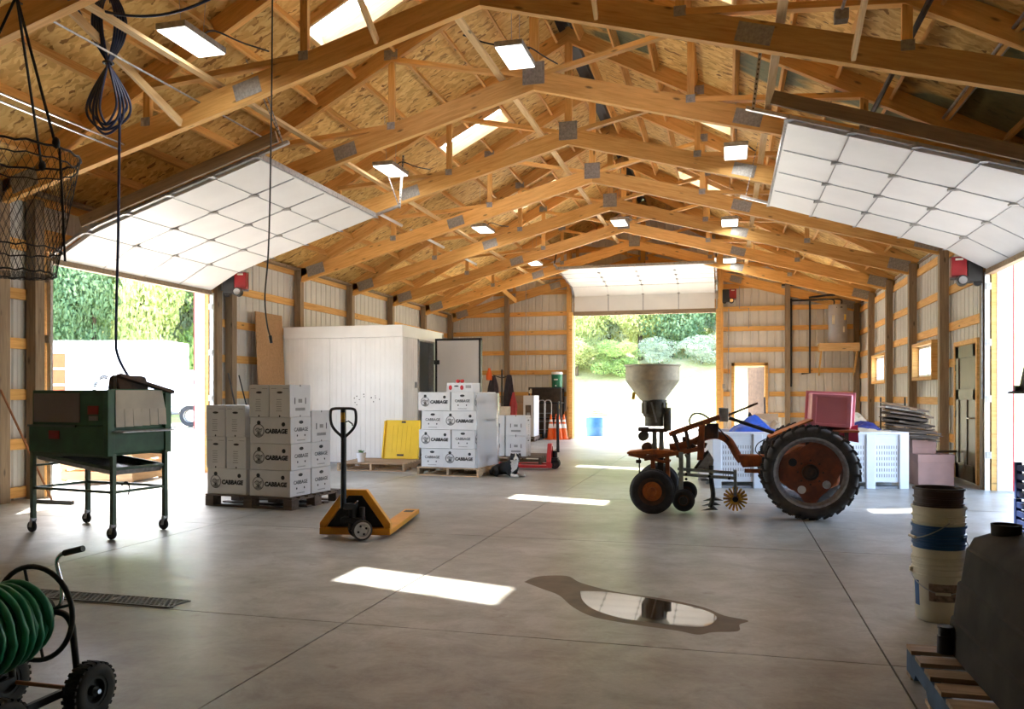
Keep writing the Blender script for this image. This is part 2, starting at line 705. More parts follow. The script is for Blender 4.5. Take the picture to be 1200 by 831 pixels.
# floor: sawn slabs with open joints
floor = struct('floor')
jx = [-9.1, -8.18, -5.19, -2.2, 0.79, 3.78, 3.95]
jy = [-4.1, -1.7, 1.34, 4.42, 7.50, 10.58, 13.66, 16.74, 19.82, 22.9, 25.42]
MB().lohi((-9.1, -4.1, -0.2), (3.95, 25.42, -0.012)).obj('subfloor', 'pit_dark', floor)
for i in range(len(jx) - 1):
    for j in range(len(jy) - 1):
        g = 0.0045
        x0, x1, y0, y1 = jx[i] + g, jx[i + 1] - g, jy[j] + g, jy[j + 1] - g
        if (i, j) in ((1, 3), (0, 3), (0, 2), (1, 2)):
            pass
        MB().lohi((x0, y0, -0.1), (x1, y1, 0)).obj('slab', 'concrete', floor)

# trench drain grate lying on the slab at the left
drain = struct('trim_1')
MB().lohi((-6.9, 4.44, 0.0005), (-3.42, 4.63, 0.002)).obj('drain_pit', 'pit_dark', drain)
for s in range(7):
    xa = -6.88 + s * 0.495
    mb = MB()
    for y in (4.445, 4.625):
        mb.box((xa + 0.245, y, 0.005), (0.488, 0.012, 0.007))
    for x in (xa + 0.005, xa + 0.485):
        mb.box((x, 4.535, 0.005), (0.012, 0.18, 0.007))
    for q in range(13):
        for sg in (-1, 1):
            cx = xa + 0.03 + q * 0.0358
            mb.box((cx, 4.535, 0.0045), (0.011, 0.205, 0.006), rot=(0, 0, sg * 0.5))
    mb.obj('grate', 'drain_iron', drain)


# walls -----------------------------------------------------------------------
def siding_panel(u0, u1, z0, z1f, place, parent, outward):
    """one sheet of ribbed steel in u (along wall) and z; z1f(u) is the top; place(u, depth, z) -> xyz"""
    prof = []
    pitch = 0.2286
    k = math.floor(u0 / pitch) - 1
    while k * pitch < u1 + pitch:
        c = k * pitch
        prof += [(c - 0.030, 0.0), (c - 0.014, 0.020), (c + 0.014, 0.020), (c + 0.030, 0.0), (c + 0.080, 0.0), (c + 0.086, 0.004), (c + 0.092, 0.0), (c + 0.137, 0.0), (c + 0.143, 0.004), (c + 0.149, 0.0)]
        k += 1
    pts = [(u0, 0.0)] + [p for p in prof if u0 < p[0] < u1] + [(u1, 0.0)]
    vs, fs = [], []
    for u, d in pts:
        vs += [place(u, d * outward, z0), place(u, d * outward, z1f(u))]
    for i in range(len(pts) - 1):
        fs.append((2 * i, 2 * i + 2, 2 * i + 3, 2 * i + 1))
    o = MB().add(vs, fs).obj('siding_panel', 'siding', parent)
    md = o.modifiers.new('gauge', 'SOLIDIFY')
    md.thickness = 0.002
    return o


def cuts(a, b, extra, step=0.9144):
    pts = sorted(set([round(a, 3), round(b, 3)] + [round(e, 3) for e in extra if a < e < b]))
    out = []
    for p, q in zip(pts, pts[1:]):
        n = max(1, round((q - p) / step))
        out += [(p + (q - p) * i / n, p + (q - p) * (i + 1) / n) for i in range(n)]
    return out


D1 = (8.95, 12.42, 3.24)        # left overhead door: y0, y1, head
D2 = (8.95, 12.90, 3.20)        # right overhead door
D3 = (-4.68, -0.31, 3.95)       # far overhead door (x0, x1, head)
MD = (13.68, 14.84, 2.15)       # man door in the right wall, framed
FD = (0.12, 1.16, 2.32)         # man door in the far wall
W1 = (16.2, 17.72, 1.70, 2.30)
W2 = (20.75, 22.45, 1.70, 2.30)


def side_wall(name, x, sgn, openings, girts, zt):
    w = struct(name)
    place = lambda u, d, z: (x + d, u, z)
    ys = [e for o in openings for e in (o[0], o[1])]
    for a, b in cuts(3.3, YF, ys):
        m = (a + b) / 2
        spans = [(0.0, zt)]
        for o in openings:
            if o[0] < m < o[1]:
                ns = []
                for s0, s1 in spans:
                    if o[2] > s0:
                        ns.append((s0, o[2]))
                    if o[3] < s1:
                        ns.append((o[3], s1))
                spans = ns
        for s0, s1 in spans:
            siding_panel(a, b, s0, lambda u, q=s1: q, place, w, sgn)
    MB().lohi((x - 0.01, YB, 0), (x + 0.01, 3.3, zt)).obj('siding_panel', 'siding', w)
    gx = x - sgn * 0.021
    cut = sorted(TR[1:])
    for z in girts:
        segs = [(5.75, YF - 0.05)]
        for o in openings:
            if o[2] - 0.07 < z < o[3] + 0.07:
                ns = []
                for s0, s1 in segs:
                    if s1 <= o[0] or s0 >= o[1]:
                        ns.append((s0, s1))
                        continue
                    if o[0] > s0:
                        ns.append((s0, o[0]))
                    if o[1] < s1:
                        ns.append((o[1], s1))
                segs = ns
        for s0, s1 in segs:
            p = [s0] + [c for i, c in enumerate(cut) if i % 2 == 0 and s0 + 0.3 < c < s1 - 0.3] + [s1]
            for a, b in zip(p, p[1:]):
                beam('girt', (gx, a + 0.002, z), (gx, b - 0.002, z), 0.038, 0.14, 'pine', w)
    return w


GL = [3.95, 3.30, 2.66, 2.02, 1.36, 0.72, 0.10]
GR = [3.80, 3.15, 2.52, 1.90, 1.25, 0.62, 0.08]
ZT = roof_z(XR) + 0.0
wall_left = side_wall('wall_left', XL, -1, [(D1[0], D1[1], 0, D1[2])], GL, 4.03)
wall_right = side_wall('wall_right', XR, 1, [(D2[0], D2[1], 0, D2[2]), (MD[0], MD[1], 0, MD[2]), (W1[0], W1[1], W1[2], W1[3]), (W2[0], W2[1], W2[2], W2[3])], GR, 4.06)

POST = 0.145
for k, y in enumerate(TR):
    if k < 1:
        continue
    inD = D1[0] < y < D1[1]
    if not inD:
        beam('post', (XL + 0.115, y, 0), (XL + 0.115, y, 4.0), POST, POST, 'pine_grey', wall_left, up=(0, 1, 0))
    if not (D2[0] < y < D2[1]):
        beam('post', (XR - 0.115, y, 0), (XR - 0.115, y, 4.0), POST, POST, 'pine_grey', wall_right, up=(0, 1, 0))
beam('post', (XL + 0.115, TR[3], D1[2] + 0.32), (XL + 0.115, TR[3], 4.0), POST, POST, 'pine_grey', wall_left, up=(0, 1, 0))
beam('post', (XR - 0.115, TR[3], D2[2] + 0.32), (XR - 0.115, TR[3], 4.0), POST, POST, 'pine_grey', wall_right, up=(0, 1, 0))
for y, w_, x, zt in ((8.72, wall_left, XL + 0.115, 3.9), (12.62, wall_left, XL + 0.115, 3.9), (8.72, wall_right, XR - 0.115, 3.9)):
    beam('post', (x, y, 0), (x, y, zt), POST, POST, 'pine_grey', w_, up=(0, 1, 0))
# door heads inside the side walls
beam('header', (XL + 0.09, D1[0] - 0.25, D1[2] + 0.17), (XL + 0.09, D1[1] + 0.25, D1[2] + 0.17), 0.06, 0.28, 'pine', wall_left)
beam('header', (XR - 0.09, D2[0] - 0.25, D2[2] + 0.17), (XR - 0.09, D2[1] + 0.2, D2[2] + 0.17), 0.06, 0.28, 'pine', wall_right)

wall_far = struct('wall_far')
place = lambda u, d, z: (u, YF + d, z)
for a, b in cuts(XL, XR, [XC, D3[0], D3[1], FD[0], FD[1]]):
    m = (a + b) / 2
    z0 = 0
    if D3[0] < m < D3[1]:
        z0 = D3[2]
    if FD[0] < m < FD[1]:
        z0 = FD[2]
    siding_panel(a, b, z0, lambda u: roof_z(u) - 0.01, place, wall_far, 1)
for z in (0.10, 0.77, 1.39, 2.08, 2.71, 3.34, 3.94, 4.62, 5.25, 5.9):
    hw = min(6.2, (RIDGE - 0.2 - z) / PITCH)
    lo, hi = max(XL + 0.2, XC - hw), min(XR - 0.2, XC + hw)
    segs = [(lo, -6.83), (-6.83, D3[0] - 0.06), (D3[1] + 0.06, 1.71), (1.71, hi)] if z < 3.9 else [(lo, XC - 2.1), (XC - 2.1, XC + 2.1), (XC + 2.1, hi)]
    if z > 5.5:
        segs = [(lo, hi)]
    for a, b in segs:
        parts = [(a, b)]
        if z < FD[2] + 0.05 and a < FD[0] < b:
            parts = [(a, FD[0] - 0.04), (FD[1] + 0.04, b)]
        for p, q in parts:
            beam('girt', (p + 0.002, YF - 0.021, z), (q - 0.002, YF - 0.021, z), 0.038, 0.14, 'pine', wall_far)
for x, zt in ((XL + 0.12, 4.0), (-6.83, 5.0), (-4.80, 5.9), (-0.19, 5.9), (1.71, 4.95), (XR - 0.12, 4.0), (XC, 7.2)):
    zb = 0 if x != XC else 5.3
    beam('post', (x, YF - 0.115, zb), (x, YF - 0.115, zt), POST, POST, 'pine_grey' if abs(x + 2.5) > 3.4 else 'pine', wall_far, up=(1, 0, 0))
beam('header', (D3[0] - 0.1, YF - 0.08, D3[2] + 0.16), (D3[1] + 0.1, YF - 0.08, D3[2] + 0.16), 0.06, 0.28, 'pine', wall_far)

wall_back = struct('wall_back')
MB().prism([(XL, 0), (XR, 0), (XR, roof_z(XR)), (XC, RIDGE), (XL, roof_z(XL))], YB - 0.05, YB).obj('siding_panel', 'siding', wall_back)

# trims: jambs of the three overhead doors
n_trim = [1]


def trim():
    n_trim[0] += 1
    return struct('trim_%d' % n_trim[0])


for x, s, D in ((XL, -1, D1), (XR, 1, D2)):
    t = trim()
    for y, q in ((D[0], 1), (D[1], -1)):
        # pine jamb inside, white liner through the wall, red corner outside
        MB().lohi((x - s * 0.10, y - q * 0.14, 0), (x - s * 0.02, y, D[2] + 0.02)).obj('jamb', 'pine', t)
        MB().lohi((x - s * 0.03, y - q * 0.02, 0), (x + s * 0.17, y + q * 0.012, D[2] + 0.01)).obj('jamb_liner', 'white_paint', t)
        MB().lohi((x + s * 0.165, y - q * 0.09, 0), (x + s * 0.185, y + q * 0.016, D[2] + 0.1)).obj('corner_trim', 'red_trim', t)
    MB().lohi((x - s * 0.03, D[0], D[2]), (x + s * 0.17, D[1], D[2] + 0.03)).obj('head_liner', 'white_paint', t)
t = trim()
for xx, q in ((D3[0], 1), (D3[1], -1)):
    MB().lohi((xx - q * 0.12, YF - 0.22, 0), (xx, YF - 0.03, D3[2])).obj('jamb', 'pine', t)
    MB().lohi((xx - q * 0.02, YF - 0.03, 0), (xx + q * 0.02, YF + 0.10, D3[2])).obj('jamb_liner', 'pine_pale', t)
MB().lohi((D3[0], YF - 0.04, D3[2]), (D3[1], YF + 0.08, D3[2] + 0.04)).obj('head_liner', 'white_paint', t)

# ceiling: sheathing sheets, purlins, skylights, braces -----------------------------
ceiling = struct('ceiling')
EDGE = [0.05, 0.85 - 0.6 + 0.0, 1.45, 2.65, 3.85, 5.05, 6.5]
EDGE[1] = 0.25
PURL = [0.25, 0.85, 1.45, 2.05, 2.65, 3.25, 3.85, 4.45, 5.05, 5.65]
SKY_BAYS = {1: 9.41, 3: 14.29, 5: 19.17}
COS = 1 / math.sqrt(1 + PITCH * PITCH)


def roof_pt(side, off, y, up=0.0):
    x = XC + side * off
    n = Vector((side * PITCH, 0, 1)).normalized()
    return Vector((x, y, roof_z(x))) + n * up


def sheet(side, o0, o1, y0, y1, name='sheathing_panel', up=0.0):
    a = roof_pt(side, o0, y0, up)
    b = roof_pt(side, o1, y0, up)
    n = Vector((side * PITCH, 0, 1)).normalized()
    # local X along Y so that the strands run with the sheet
    m = axis_mat(a, a + Vector((0, 1, 0)), n)
    mi = m.inverted()
    d = (mi @ b)
    ya, yb = sorted((0, d.y))
    g = 0.003
    mb = MB().lohi((g, ya + g, 0), (y1 - y0 - g, yb - g, 0.018))
    teal = side > 0 and ((y0 < 12 and o0 in (3.85, 5.05)) or (abs(y0 - 10.63) < 0.1 and o0 in (0.25, 2.65)))
    o = mb.obj(name, 'osb_teal' if teal else 'osb', ceiling)
    o.matrix_basis = m
    return o


bays = list(zip(TR, TR[1:]))
for bi, (y0, y1) in enumerate(bays):
    k = bi - 2                         # bay k lies between truss k and k + 1
    for side in (-1, 1):
        for o0, o1 in zip(EDGE, EDGE[1:]):
            if (bi - 2 + 1) in SKY_BAYS and o0 == 1.45 and SKY_BAYS.get(k + 1):
                yc = SKY_BAYS[k + 1]
                sheet(side, o0, o1, y0, yc - 0.31)
                sheet(side, o0, o1, yc + 0.31, y1)
            else:
                sheet(side, o0, o1, y0, y1)
        for off in PURL:
            segs = [(y0 + 0.05, y1 - 0.05)]
            if off == 2.05 and SKY_BAYS.get(k + 1):
                yc = SKY_BAYS[k + 1]
                segs = [(y0 + 0.05, yc - 0.36), (yc + 0.36, y1 - 0.05)]
            for a, b in segs:
                n = Vector((side * PITCH, 0, 1)).normalized()
                beam('purlin', roof_pt(side, off, a, -0.072), roof_pt(side, off, b, -0.072), 0.038, 0.14, 'pine', ceiling, up=n)
for side in (-1, 1):
    a, b = roof_pt(side, 0.03, YB), roof_pt(side, 6.5, YB)
    MB().add([a, b, b + Vector((0, TR[0] - YB, 0)), a + Vector((0, TR[0] - YB, 0)), a + Vector((0, 0, .03)), b + Vector((0, 0, .03)), b + Vector((0, TR[0] - YB, .03)), a + Vector((0, TR[0] - YB, .03))],
             [(0, 1, 2, 3), (4, 5, 6, 7), (0, 1, 5, 4), (1, 2, 6, 5), (2, 3, 7, 6), (3, 0, 4, 7)]).obj('sheathing_panel', 'osb', ceiling)
    # eave soffit closing wall to roof
    xe = XC + side * 6.34
    MB().lohi((xe - 0.15, YB, 3.98), (xe + 0.15, YF, 4.02)).obj('eave_board', 'pine_grey', ceiling)
MB().prism([(XC - 0.14, RIDGE - 0.035), (XC, RIDGE + 0.03), (XC + 0.14, RIDGE - 0.035), (XC + 0.14, RIDGE - 0.02), (XC, RIDGE + 0.05), (XC - 0.14, RIDGE - 0.02)], YB, YF).obj('ridge_cap', 'black', ceiling)
for side in (-1, 1):
    beam('ridge_vent', roof_pt(side, 0.10, TR[0], -0.01), roof_pt(side, 0.10, YF - 0.1, -0.01), 0.11, 0.02, 'black', ceiling, up=Vector((side * PITCH, 0, 1)).normalized())

n_win = [2]
for k, yc in SKY_BAYS.items():
    for side in (-1, 1):
        n_win[0] += 1
        s = struct('window_%d' % n_win[0])
        n = Vector((side * PITCH, 0, 1)).normalized()
        for sy in (-1, 1):
            beam('curb', roof_pt(side, 1.47, yc + sy * 0.33, -0.02), roof_pt(side, 2.63, yc + sy * 0.33, -0.02), 0.038, 0.24, 'pine_pale', s, up=n)
        for off in (1.47, 2.63):
            beam('curb', roof_pt(side, off, yc - 0.35, -0.02), roof_pt(side, off, yc + 0.35, -0.02), 0.038, 0.24, 'pine_pale', s, up=n)
        a, b = roof_pt(side, 1.44, yc - 0.36, 0.11), roof_pt(side, 2.66, yc - 0.36, 0.11)
        dy = Vector((0, 0.72, 0))
        MB().add([a, b, b + dy, a + dy], [(0, 1, 2, 3)]).obj('pane', 'skylight_glass', s)

# long braces on the bottom chords and diagonal bracing
for x in (-5.62, -2.95, 0.49):
    z = chord_z(x) + 0.30 + 0.02
    for a, b in ((5.0, 10.8), (10.4, 16.0), (15.6, 20.6), (20.2, 25.2)):
        beam('brace', (x, a, z), (x, b, z), 0.089, 0.038, 'pine_pale', ceiling)
for off in (-3.6, -1.15, 1.23, 3.63):
    x = XC + off
    beam('brace', (x, 8.12, chord_z(x) + 0.05), (x, 5.86, roof_z(x) - 0.2), 0.038, 0.089, 'pine_pale', ceiling)
beam('brace', (-6.5, 25.1, 4.35), (-7.0, 22.9, 5.0), 0.038, 0.14, 'pine', ceiling)

# trusses -----------------------------------------------------------------------
ORD = ['behind the wire basket', 'nearest in the picture, cut by the upper left corner', 'whose peak touches the top edge of the photo', 'second peak below the top edge, beside a square lamp', 'third peak from the top edge', 'fourth peak from the top edge',
       'fifth peak from the top edge', 'sixth peak from the top edge', 'seventh peak from the top edge, last before the gable', 'fixed to the far gable wall above the raised door']
for i, y in enumerate(TR):
    if i == 0:
        lab = 'timber scissor truss overhead that carries the hanging wire basket'
    else:
        lab = 'timber scissor roof truss with grey joint plates, ' + ORD[i]
    tr = thing('roof_truss', lab, 'truss', (0, y, 0), 0, 'timber scissor roof trusses')
    tr['label'] = ' '.join(lab.split()[:16])
    w = 0.045
    dep = 0.275
    xl, xr = XC - 6.22, XC + 6.22
    if i == 9:
        w = 0.04
    for a in (xl, xr):
        timber('bottom_chord', [(a, chord_z(a)), (XC, 5.43), (XC, 5.43 + dep), (a, chord_z(a) + dep)], -w, w, 'pine', tr)
        e = XC + (6.35 if a > XC else -6.35)
        timber('top_chord', [(e, roof_z(e) - 0.26), (XC, RIDGE - 0.26), (XC, RIDGE - 0.002), (e, roof_z(e) - 0.002)], -w, w, 'pine', tr)
    beam('web', (XC, 0, 5.5), (XC, 0, 7.2), 0.07, 0.12, 'pine', tr, up=(1, 0, 0))
    for s in (-1, 1):
        for off in (2.05, 4.1):
            x = XC + s * off
            beam('web', (x, 0, chord_z(x) + 0.15), (x, 0, roof_z(x) - 0.15), 0.06, 0.09, 'pine', tr, up=(1, 0, 0))
            MB().box((x, -w - 0.003, chord_z(x) + 0.25), (0.12, 0.004, 0.10)).obj('joint_plate', 'plate_grey', tr)
        x1, x2 = XC + s * 2.05, XC + s * 4.1
        beam('web', (XC + s * 0.1, 0, 5.43 + 0.2), (x1, 0, roof_z(x1) - 0.22), 0.064, 0.10, 'pine', tr, up=(0, 1, 0))
        beam('web', (x1 + s * 0.05, 0, chord_z(x1) + 0.24), (x2, 0, roof_z(x2) - 0.22), 0.064, 0.10, 'pine', tr, up=(0, 1, 0))
        xp = XC + s * 2.75
        mb = MB()
        mb.box((0, 0, 0), (0.34, 0.004, 0.19))
        o = mb.obj('joint_plate', 'plate_grey', tr)
        o.matrix_basis = Matrix.Translation((xp, -w - 0.003, chord_z(xp) + 0.14)) @ Matrix.Rotation(math.atan(0.273) * s, 4, 'Y')
        MB().box((x1, -w - 0.003, roof_z(x1) - 0.16), (0.2, 0.004, 0.14)).obj('joint_plate', 'plate_grey', tr)
        xh = XC + s * 5.85
        o = MB().box((0, 0, 0), (0.40, 0.004, 0.22)).obj('joint_plate', 'plate_grey', tr)
        o.matrix_basis = Matrix.Translation((xh, -w - 0.003, chord_z(xh) + 0.16)) @ Matrix.Rotation(math.atan(0.273) * s, 4, 'Y')
    mb = MB()
    mb.box((XC, -w - 0.003, 5.43 + 0.22), (0.30, 0.005, 0.30))
    for q in range(10):
        mb.box((XC - 0.135 + q * 0.03, -w - 0.007, 5.65), (0.010, 0.005, 0.29))
    mb.obj('joint_plate', 'plate_grey', tr)

# conduits along the roof -------------------------------------------------------
def conduit(x, z, ya, yb, r, lab, mat='galv'):
    o = MB().cyl((x, ya, z), (x, yb, z), r, n=8).obj('conduit', mat, None, 40)
    tag(o, lab, 'conduit')
    return o


conduit(-6.85, 4.30, 6.3, 8.1, 0.014, 'shiny metal conduit at left, upper of a close pair above the wire basket', 'chrome')
conduit(-6.90, 4.24, 6.3, 8.1, 0.014, 'shiny metal conduit at left, lower of a close pair above the wire basket', 'chrome')
conduit(-5.87, 4.72, 5.2, 9.6, 0.011, 'thin metal conduit passing behind the hanging blue cable coil', 'galv')
conduit(1.72, 4.82, 5.9, 12.6, 0.03, 'thick dark pipe running along the roof above the right overhead door', 'dark_metal')
conduit(2.46, 4.62, 5.9, 13.0, 0.016, 'grey conduit at far right roof, left one of a close pair', 'galv')
conduit(2.53, 4.60, 5.9, 13.0, 0.016, 'grey conduit at far right roof, right one of a close pair', 'galv')
conduit(1.02, 4.90, 5.9, 8.0, 0.016, 'short metal conduit ending at a small grey junction box', 'galv')
tag(MB().box((0, 0, 0), (0.12, 0.12, 0.10)).obj('junction_box', 'plate_grey', None, bevel=0.004), 'small grey junction box on the nearest right truss chord', 'box', loc=(1.02, 8.07, 4.86))
for x, z, ya, yb in ((-6.3, 4.75, 13.4, 15.2), (-6.3, 4.75, 15.7, 17.7), (-6.3, 4.75, 18.2, 20.2)):
    conduit(x, z, ya, yb, 0.03, 'white tube lamp strip under the left roof, length %s' % {13.4: 'nearest the camera', 15.7: 'in the middle of three', 18.2: 'farthest of three'}[ya], 'white_paint')


# overhead doors -----------------------------------------------------------------
def overhead_door(name, path, a, b, to, n_stile, sections):
    """path: polyline of (s, z) the curtain follows; a, b: ends across; to(s, u, z) -> world"""
    d = struct(name)
    # arc-length resample into sections
    cum = [0]
    for p, q in zip(path, path[1:]):
        cum.append(cum[-1] + math.dist(p, q))

    def at(L):
        L = min(max(L, 0), cum[-1] - 1e-6)
        for i in range(len(cum) - 1):
            if cum[i] <= L <= cum[i + 1]:
                f = (L - cum[i]) / (cum[i + 1] - cum[i])
                return tuple(path[i][j] + (path[i + 1][j] - path[i][j]) * f for j in (0, 1))
    h = cum[-1] / sections
    widths = [a + 0.03 + (b - a - 0.06) * i / n_stile for i in range(n_stile + 1)]
    for sct in range(sections):
        p, q = at(sct * h + 0.006), at((sct + 1) * h - 0.006)
        dx, dz = q[0] - p[0], q[1] - p[1]
        L = math.hypot(dx, dz)
        nx, nz = -dz / L, dx / L              # towards the room side
        for i in range(n_stile):
            u0, u1 = widths[i] + 0.004, widths[i + 1] - 0.004
            vs = []
            for uu in (u0, u1):
                for (s_, z_) in (p, q):
                    for t_ in (0.0, 0.045):
                        vs.append(to(s_ + nx * (t_ - 0.045), uu, z_ + nz * (t_ - 0.045)))
            fs = [(0, 1, 3, 2), (4, 6, 7, 5), (0, 4, 5, 1), (2, 3, 7, 6), (1, 5, 7, 3), (0, 2, 6, 4)]
            MB().add(vs, fs).obj('door_panel', 'door_skin', d)
    # section joints and hinges
    for sct in range(sections + 1):
        p = at(min(sct * h, cum[-1] - 1e-4))
        if 0 < sct < sections:
            p0_, p1_ = at(sct * h - 0.02), at(sct * h + 0.02)
            tl = math.hypot(p1_[0] - p0_[0], p1_[1] - p0_[1])
            nn = (-(p1_[1] - p0_[1]) / tl, (p1_[0] - p0_[0]) / tl)
            p = (p[0] - nn[0] * 0.046, p[1] - nn[1] * 0.046)
        A, B = Vector(to(p[0], a, p[1])), Vector(to(p[0], b, p[1]))
        if sct in (0, sections):
            MB().bar(A + Vector((0, 0, 0 if sct else -0.03)), B + Vector((0, 0, 0 if sct else -0.03)), 0.06 if sct else 0.10, 0.07 if sct else 0.13).obj('end_rail', 'galv' if sct else 'pine_grey', d)
        else:
            MB().bar(A, B, 0.007, 0.010).obj('section_joint', 'galv', d)
        if 0 < sct < sections:
            for u in widths[1:-1]:
                c = Vector(to(p[0], u, p[1]))
                MB().box(c + Vector((0, 0, -0.006)), (0.13, 0.07, 0.028) if name != 'door_3' else (0.07, 0.13, 0.028)).obj('hinge', 'plate_grey', d, bevel=0.004)
    # galvanised stiles up the room side at each panel seam
    for u in widths[1:-1]:
        mb = MB()
        for sct in range(sections):
            p, q = at(sct * h + 0.03), at((sct + 1) * h - 0.03)
            tl = math.hypot(q[0] - p[0], q[1] - p[1])
            nn = (-(q[1] - p[1]) / tl, (q[0] - p[0]) / tl)
            mb.bar(to(p[0] - nn[0] * 0.047, u, p[1] - nn[1] * 0.047), to(q[0] - nn[0] * 0.047, u, q[1] - nn[1] * 0.047), 0.028, 0.010)
        mb.obj('stile', 'galv', d, kind='stuff')
    # end stiles, rollers and tracks
    for u in (a - 0.02, b + 0.02):
        pts = [to(*([q[0], u, q[1]])) for q in path]
        pts2 = pts + [tuple(Vector(pts[-1]) + (Vector(pts[-1]) - Vector(pts[-2])).normalized() * 0.45)]
        mb = MB()
        for p_, q_ in zip(pts2, pts2[1:]):
            mb.bar(p_, q_, 0.05, 0.035)
        mb.obj('track', 'steel', d)
        for sct in range(1, sections + 1):
            p = at(sct * h)
            c = Vector(to(p[0], u, p[1]))
            mb = MB()
            mb.cyl(c + Vector((0, 0, -0.02)), c + Vector((0, 0, 0.02)), 0.028, n=10)
            mb.box(c + Vector((0, 0, -0.03)), (0.09, 0.09, 0.012))
            mb.obj('roller', 'galv', d)
    return d, at, cum[-1]


# left: s grows from the wall into the room
pathL = [(XL + 0.13, 3.20), (XL + 0.30, 3.31), (XL + 0.55, 3.45), (XL + 0.9, 3.59), (-5.62, 4.32)]
dl, _, _ = overhead_door('door_1', pathL, D1[0] + 0.02, D1[1] - 0.02, lambda s, u, z: (s, u, z), 4, 5)
pathR = [(-(XR - 0.13), 3.16), (-(XR - 0.30), 3.28), (-(XR - 0.55), 3.43), (-(XR - 0.9), 3.56), (-0.62, 4.25)]
dr, _, _ = overhead_door('door_2', pathR, D2[0] + 0.02, D2[1] - 0.02, lambda s, u, z: (-s, u, z), 4, 5)
pathF = [(-(YF - 0.13), 3.93), (-(YF - 0.135), 4.50), (-(YF - 0.25), 4.66), (-(YF - 0.6), 4.76), (-22.75, 4.97)]
df, _, _ = overhead_door('door_3', pathF, D3[0] + 0.02, D3[1] - 0.02, lambda s, u, z: (u, -s, z), 4, 6)
# vertical tracks beside the openings
for d, x, D, s in ((dl, XL + 0.15, D1, 1), (dr, XR - 0.15, D2, -1)):
    for y in (D[0] - 0.03, D[1] + 0.03):
        MB().lohi((x - 0.03, y - 0.02, 0.0), (x + 0.03, y + 0.02, D[2] - 0.1)).obj('track', 'steel', d)
        for z in (0.5, 1.3, 2.1, 2.9):
            MB().lohi((x - s * 0.05, y - 0.035, z - 0.05), (x + s * 0.02, y + 0.035, z + 0.05)).obj('bracket', 'plate_grey', d)
for x in (D3[0] - 0.03, D3[1] + 0.03):
    MB().lohi((x - 0.025, YF - 0.19, 0), (x + 0.025, YF - 0.13, 3.95)).obj('track', 'steel', df)
# perforated angle hangers of the tracks
def hanger(d, p0, p1, mat='galv'):
    MB().bar(p0, p1, 0.035, 0.006).obj('hanger', mat, d)
    mb = MB()
    L = Vector(p1) - Vector(p0)
    for k in range(int(L.length / 0.05)):
        c = Vector(p0) + L * ((k + 0.5) / int(L.length / 0.05))
        mb.box(c + Vector((0, -0.006, 0)), (0.014, 0.004, 0.02))
    mb.obj('hanger_holes', 'black', d, kind='stuff')


for d_, xa, xb, y_, za, zb in ((dl, XL + 0.7, -5.3, 8.86, 3.62, 4.50), (dr, XR - 0.7, 0.45, 8.86, 3.60, 4.44)):
    beam('track_board', (xa, y_, za), (xb, y_, zb), 0.04, 0.14, 'pine_grey', d_)
hanger(dr, (0.26, 8.93, 4.34), (0.34, 8.93, 5.0))
hanger(dr, (0.26, 12.95, 4.34), (0.45, 12.95, 5.2))
hanger(dl, (-5.25, 8.93, 4.42), (-5.45, 8.9, 5.0))
hanger(dl, (-5.25, 8.93, 4.42), (-5.75, 8.9, 5.5))
hanger(dl, (-5.2, 12.46, 4.42), (-5.15, 12.5, 5.3))
hanger(dl, (-5.2, 12.46, 4.42), (-5.5, 12.5, 5.2))
hanger(df, (D3[0] - 0.02, 22.4, 5.0), (D3[0] - 0.02, 22.8, 5.45), 'black')
hanger(df, (D3[1] + 0.02, 22.4, 5.0), (D3[1] + 0.02, 22.8, 5.3), 'black')

# small windows of the right wall
for nm, (y0, y1, z0, z1) in (('window_1', W1), ('window_2', W2)):
    w = struct(nm)
    for a, b in (((y0 - 0.05, z0 - 0.06), (y1 + 0.05, z0)), ((y0 - 0.05, z1), (y1 + 0.05, z1 + 0.06)), ((y0 - 0.06, z0), (y0, z1)), ((y1, z0), (y1 + 0.06, z1))):
        MB().lohi((XR - 0.16, a[0], a[1]), (XR + 0.03, b[0], b[1])).obj('window_frame', 'pine', w)
    for a, b in (((y0, z0), (y1, z0 + 0.045)), ((y0, z1 - 0.045), (y1, z1)), ((y0, z0), (y0 + 0.045, z1)), ((y1 - 0.045, z0), (y1, z1)), (((y0 + y1) / 2 - 0.025, z0), ((y0 + y1) / 2 + 0.025, z1))):
        MB().lohi((XR - 0.04, a[0], a[1]), (XR + 0.02, b[0], b[1])).obj('sash', 'white_paint', w)
    ym = (y0 + y1) / 2
    for a, b in ((y0 + 0.045, ym - 0.025), (ym + 0.025, y1 - 0.045)):
        MB().add([(XR - 0.01, a, z0 + 0.045), (XR - 0.01, b, z0 + 0.045), (XR - 0.01, b, z1 - 0.045), (XR - 0.01, a, z1 - 0.045)], [(0, 1, 2, 3)]).obj('pane', 'glass', w)

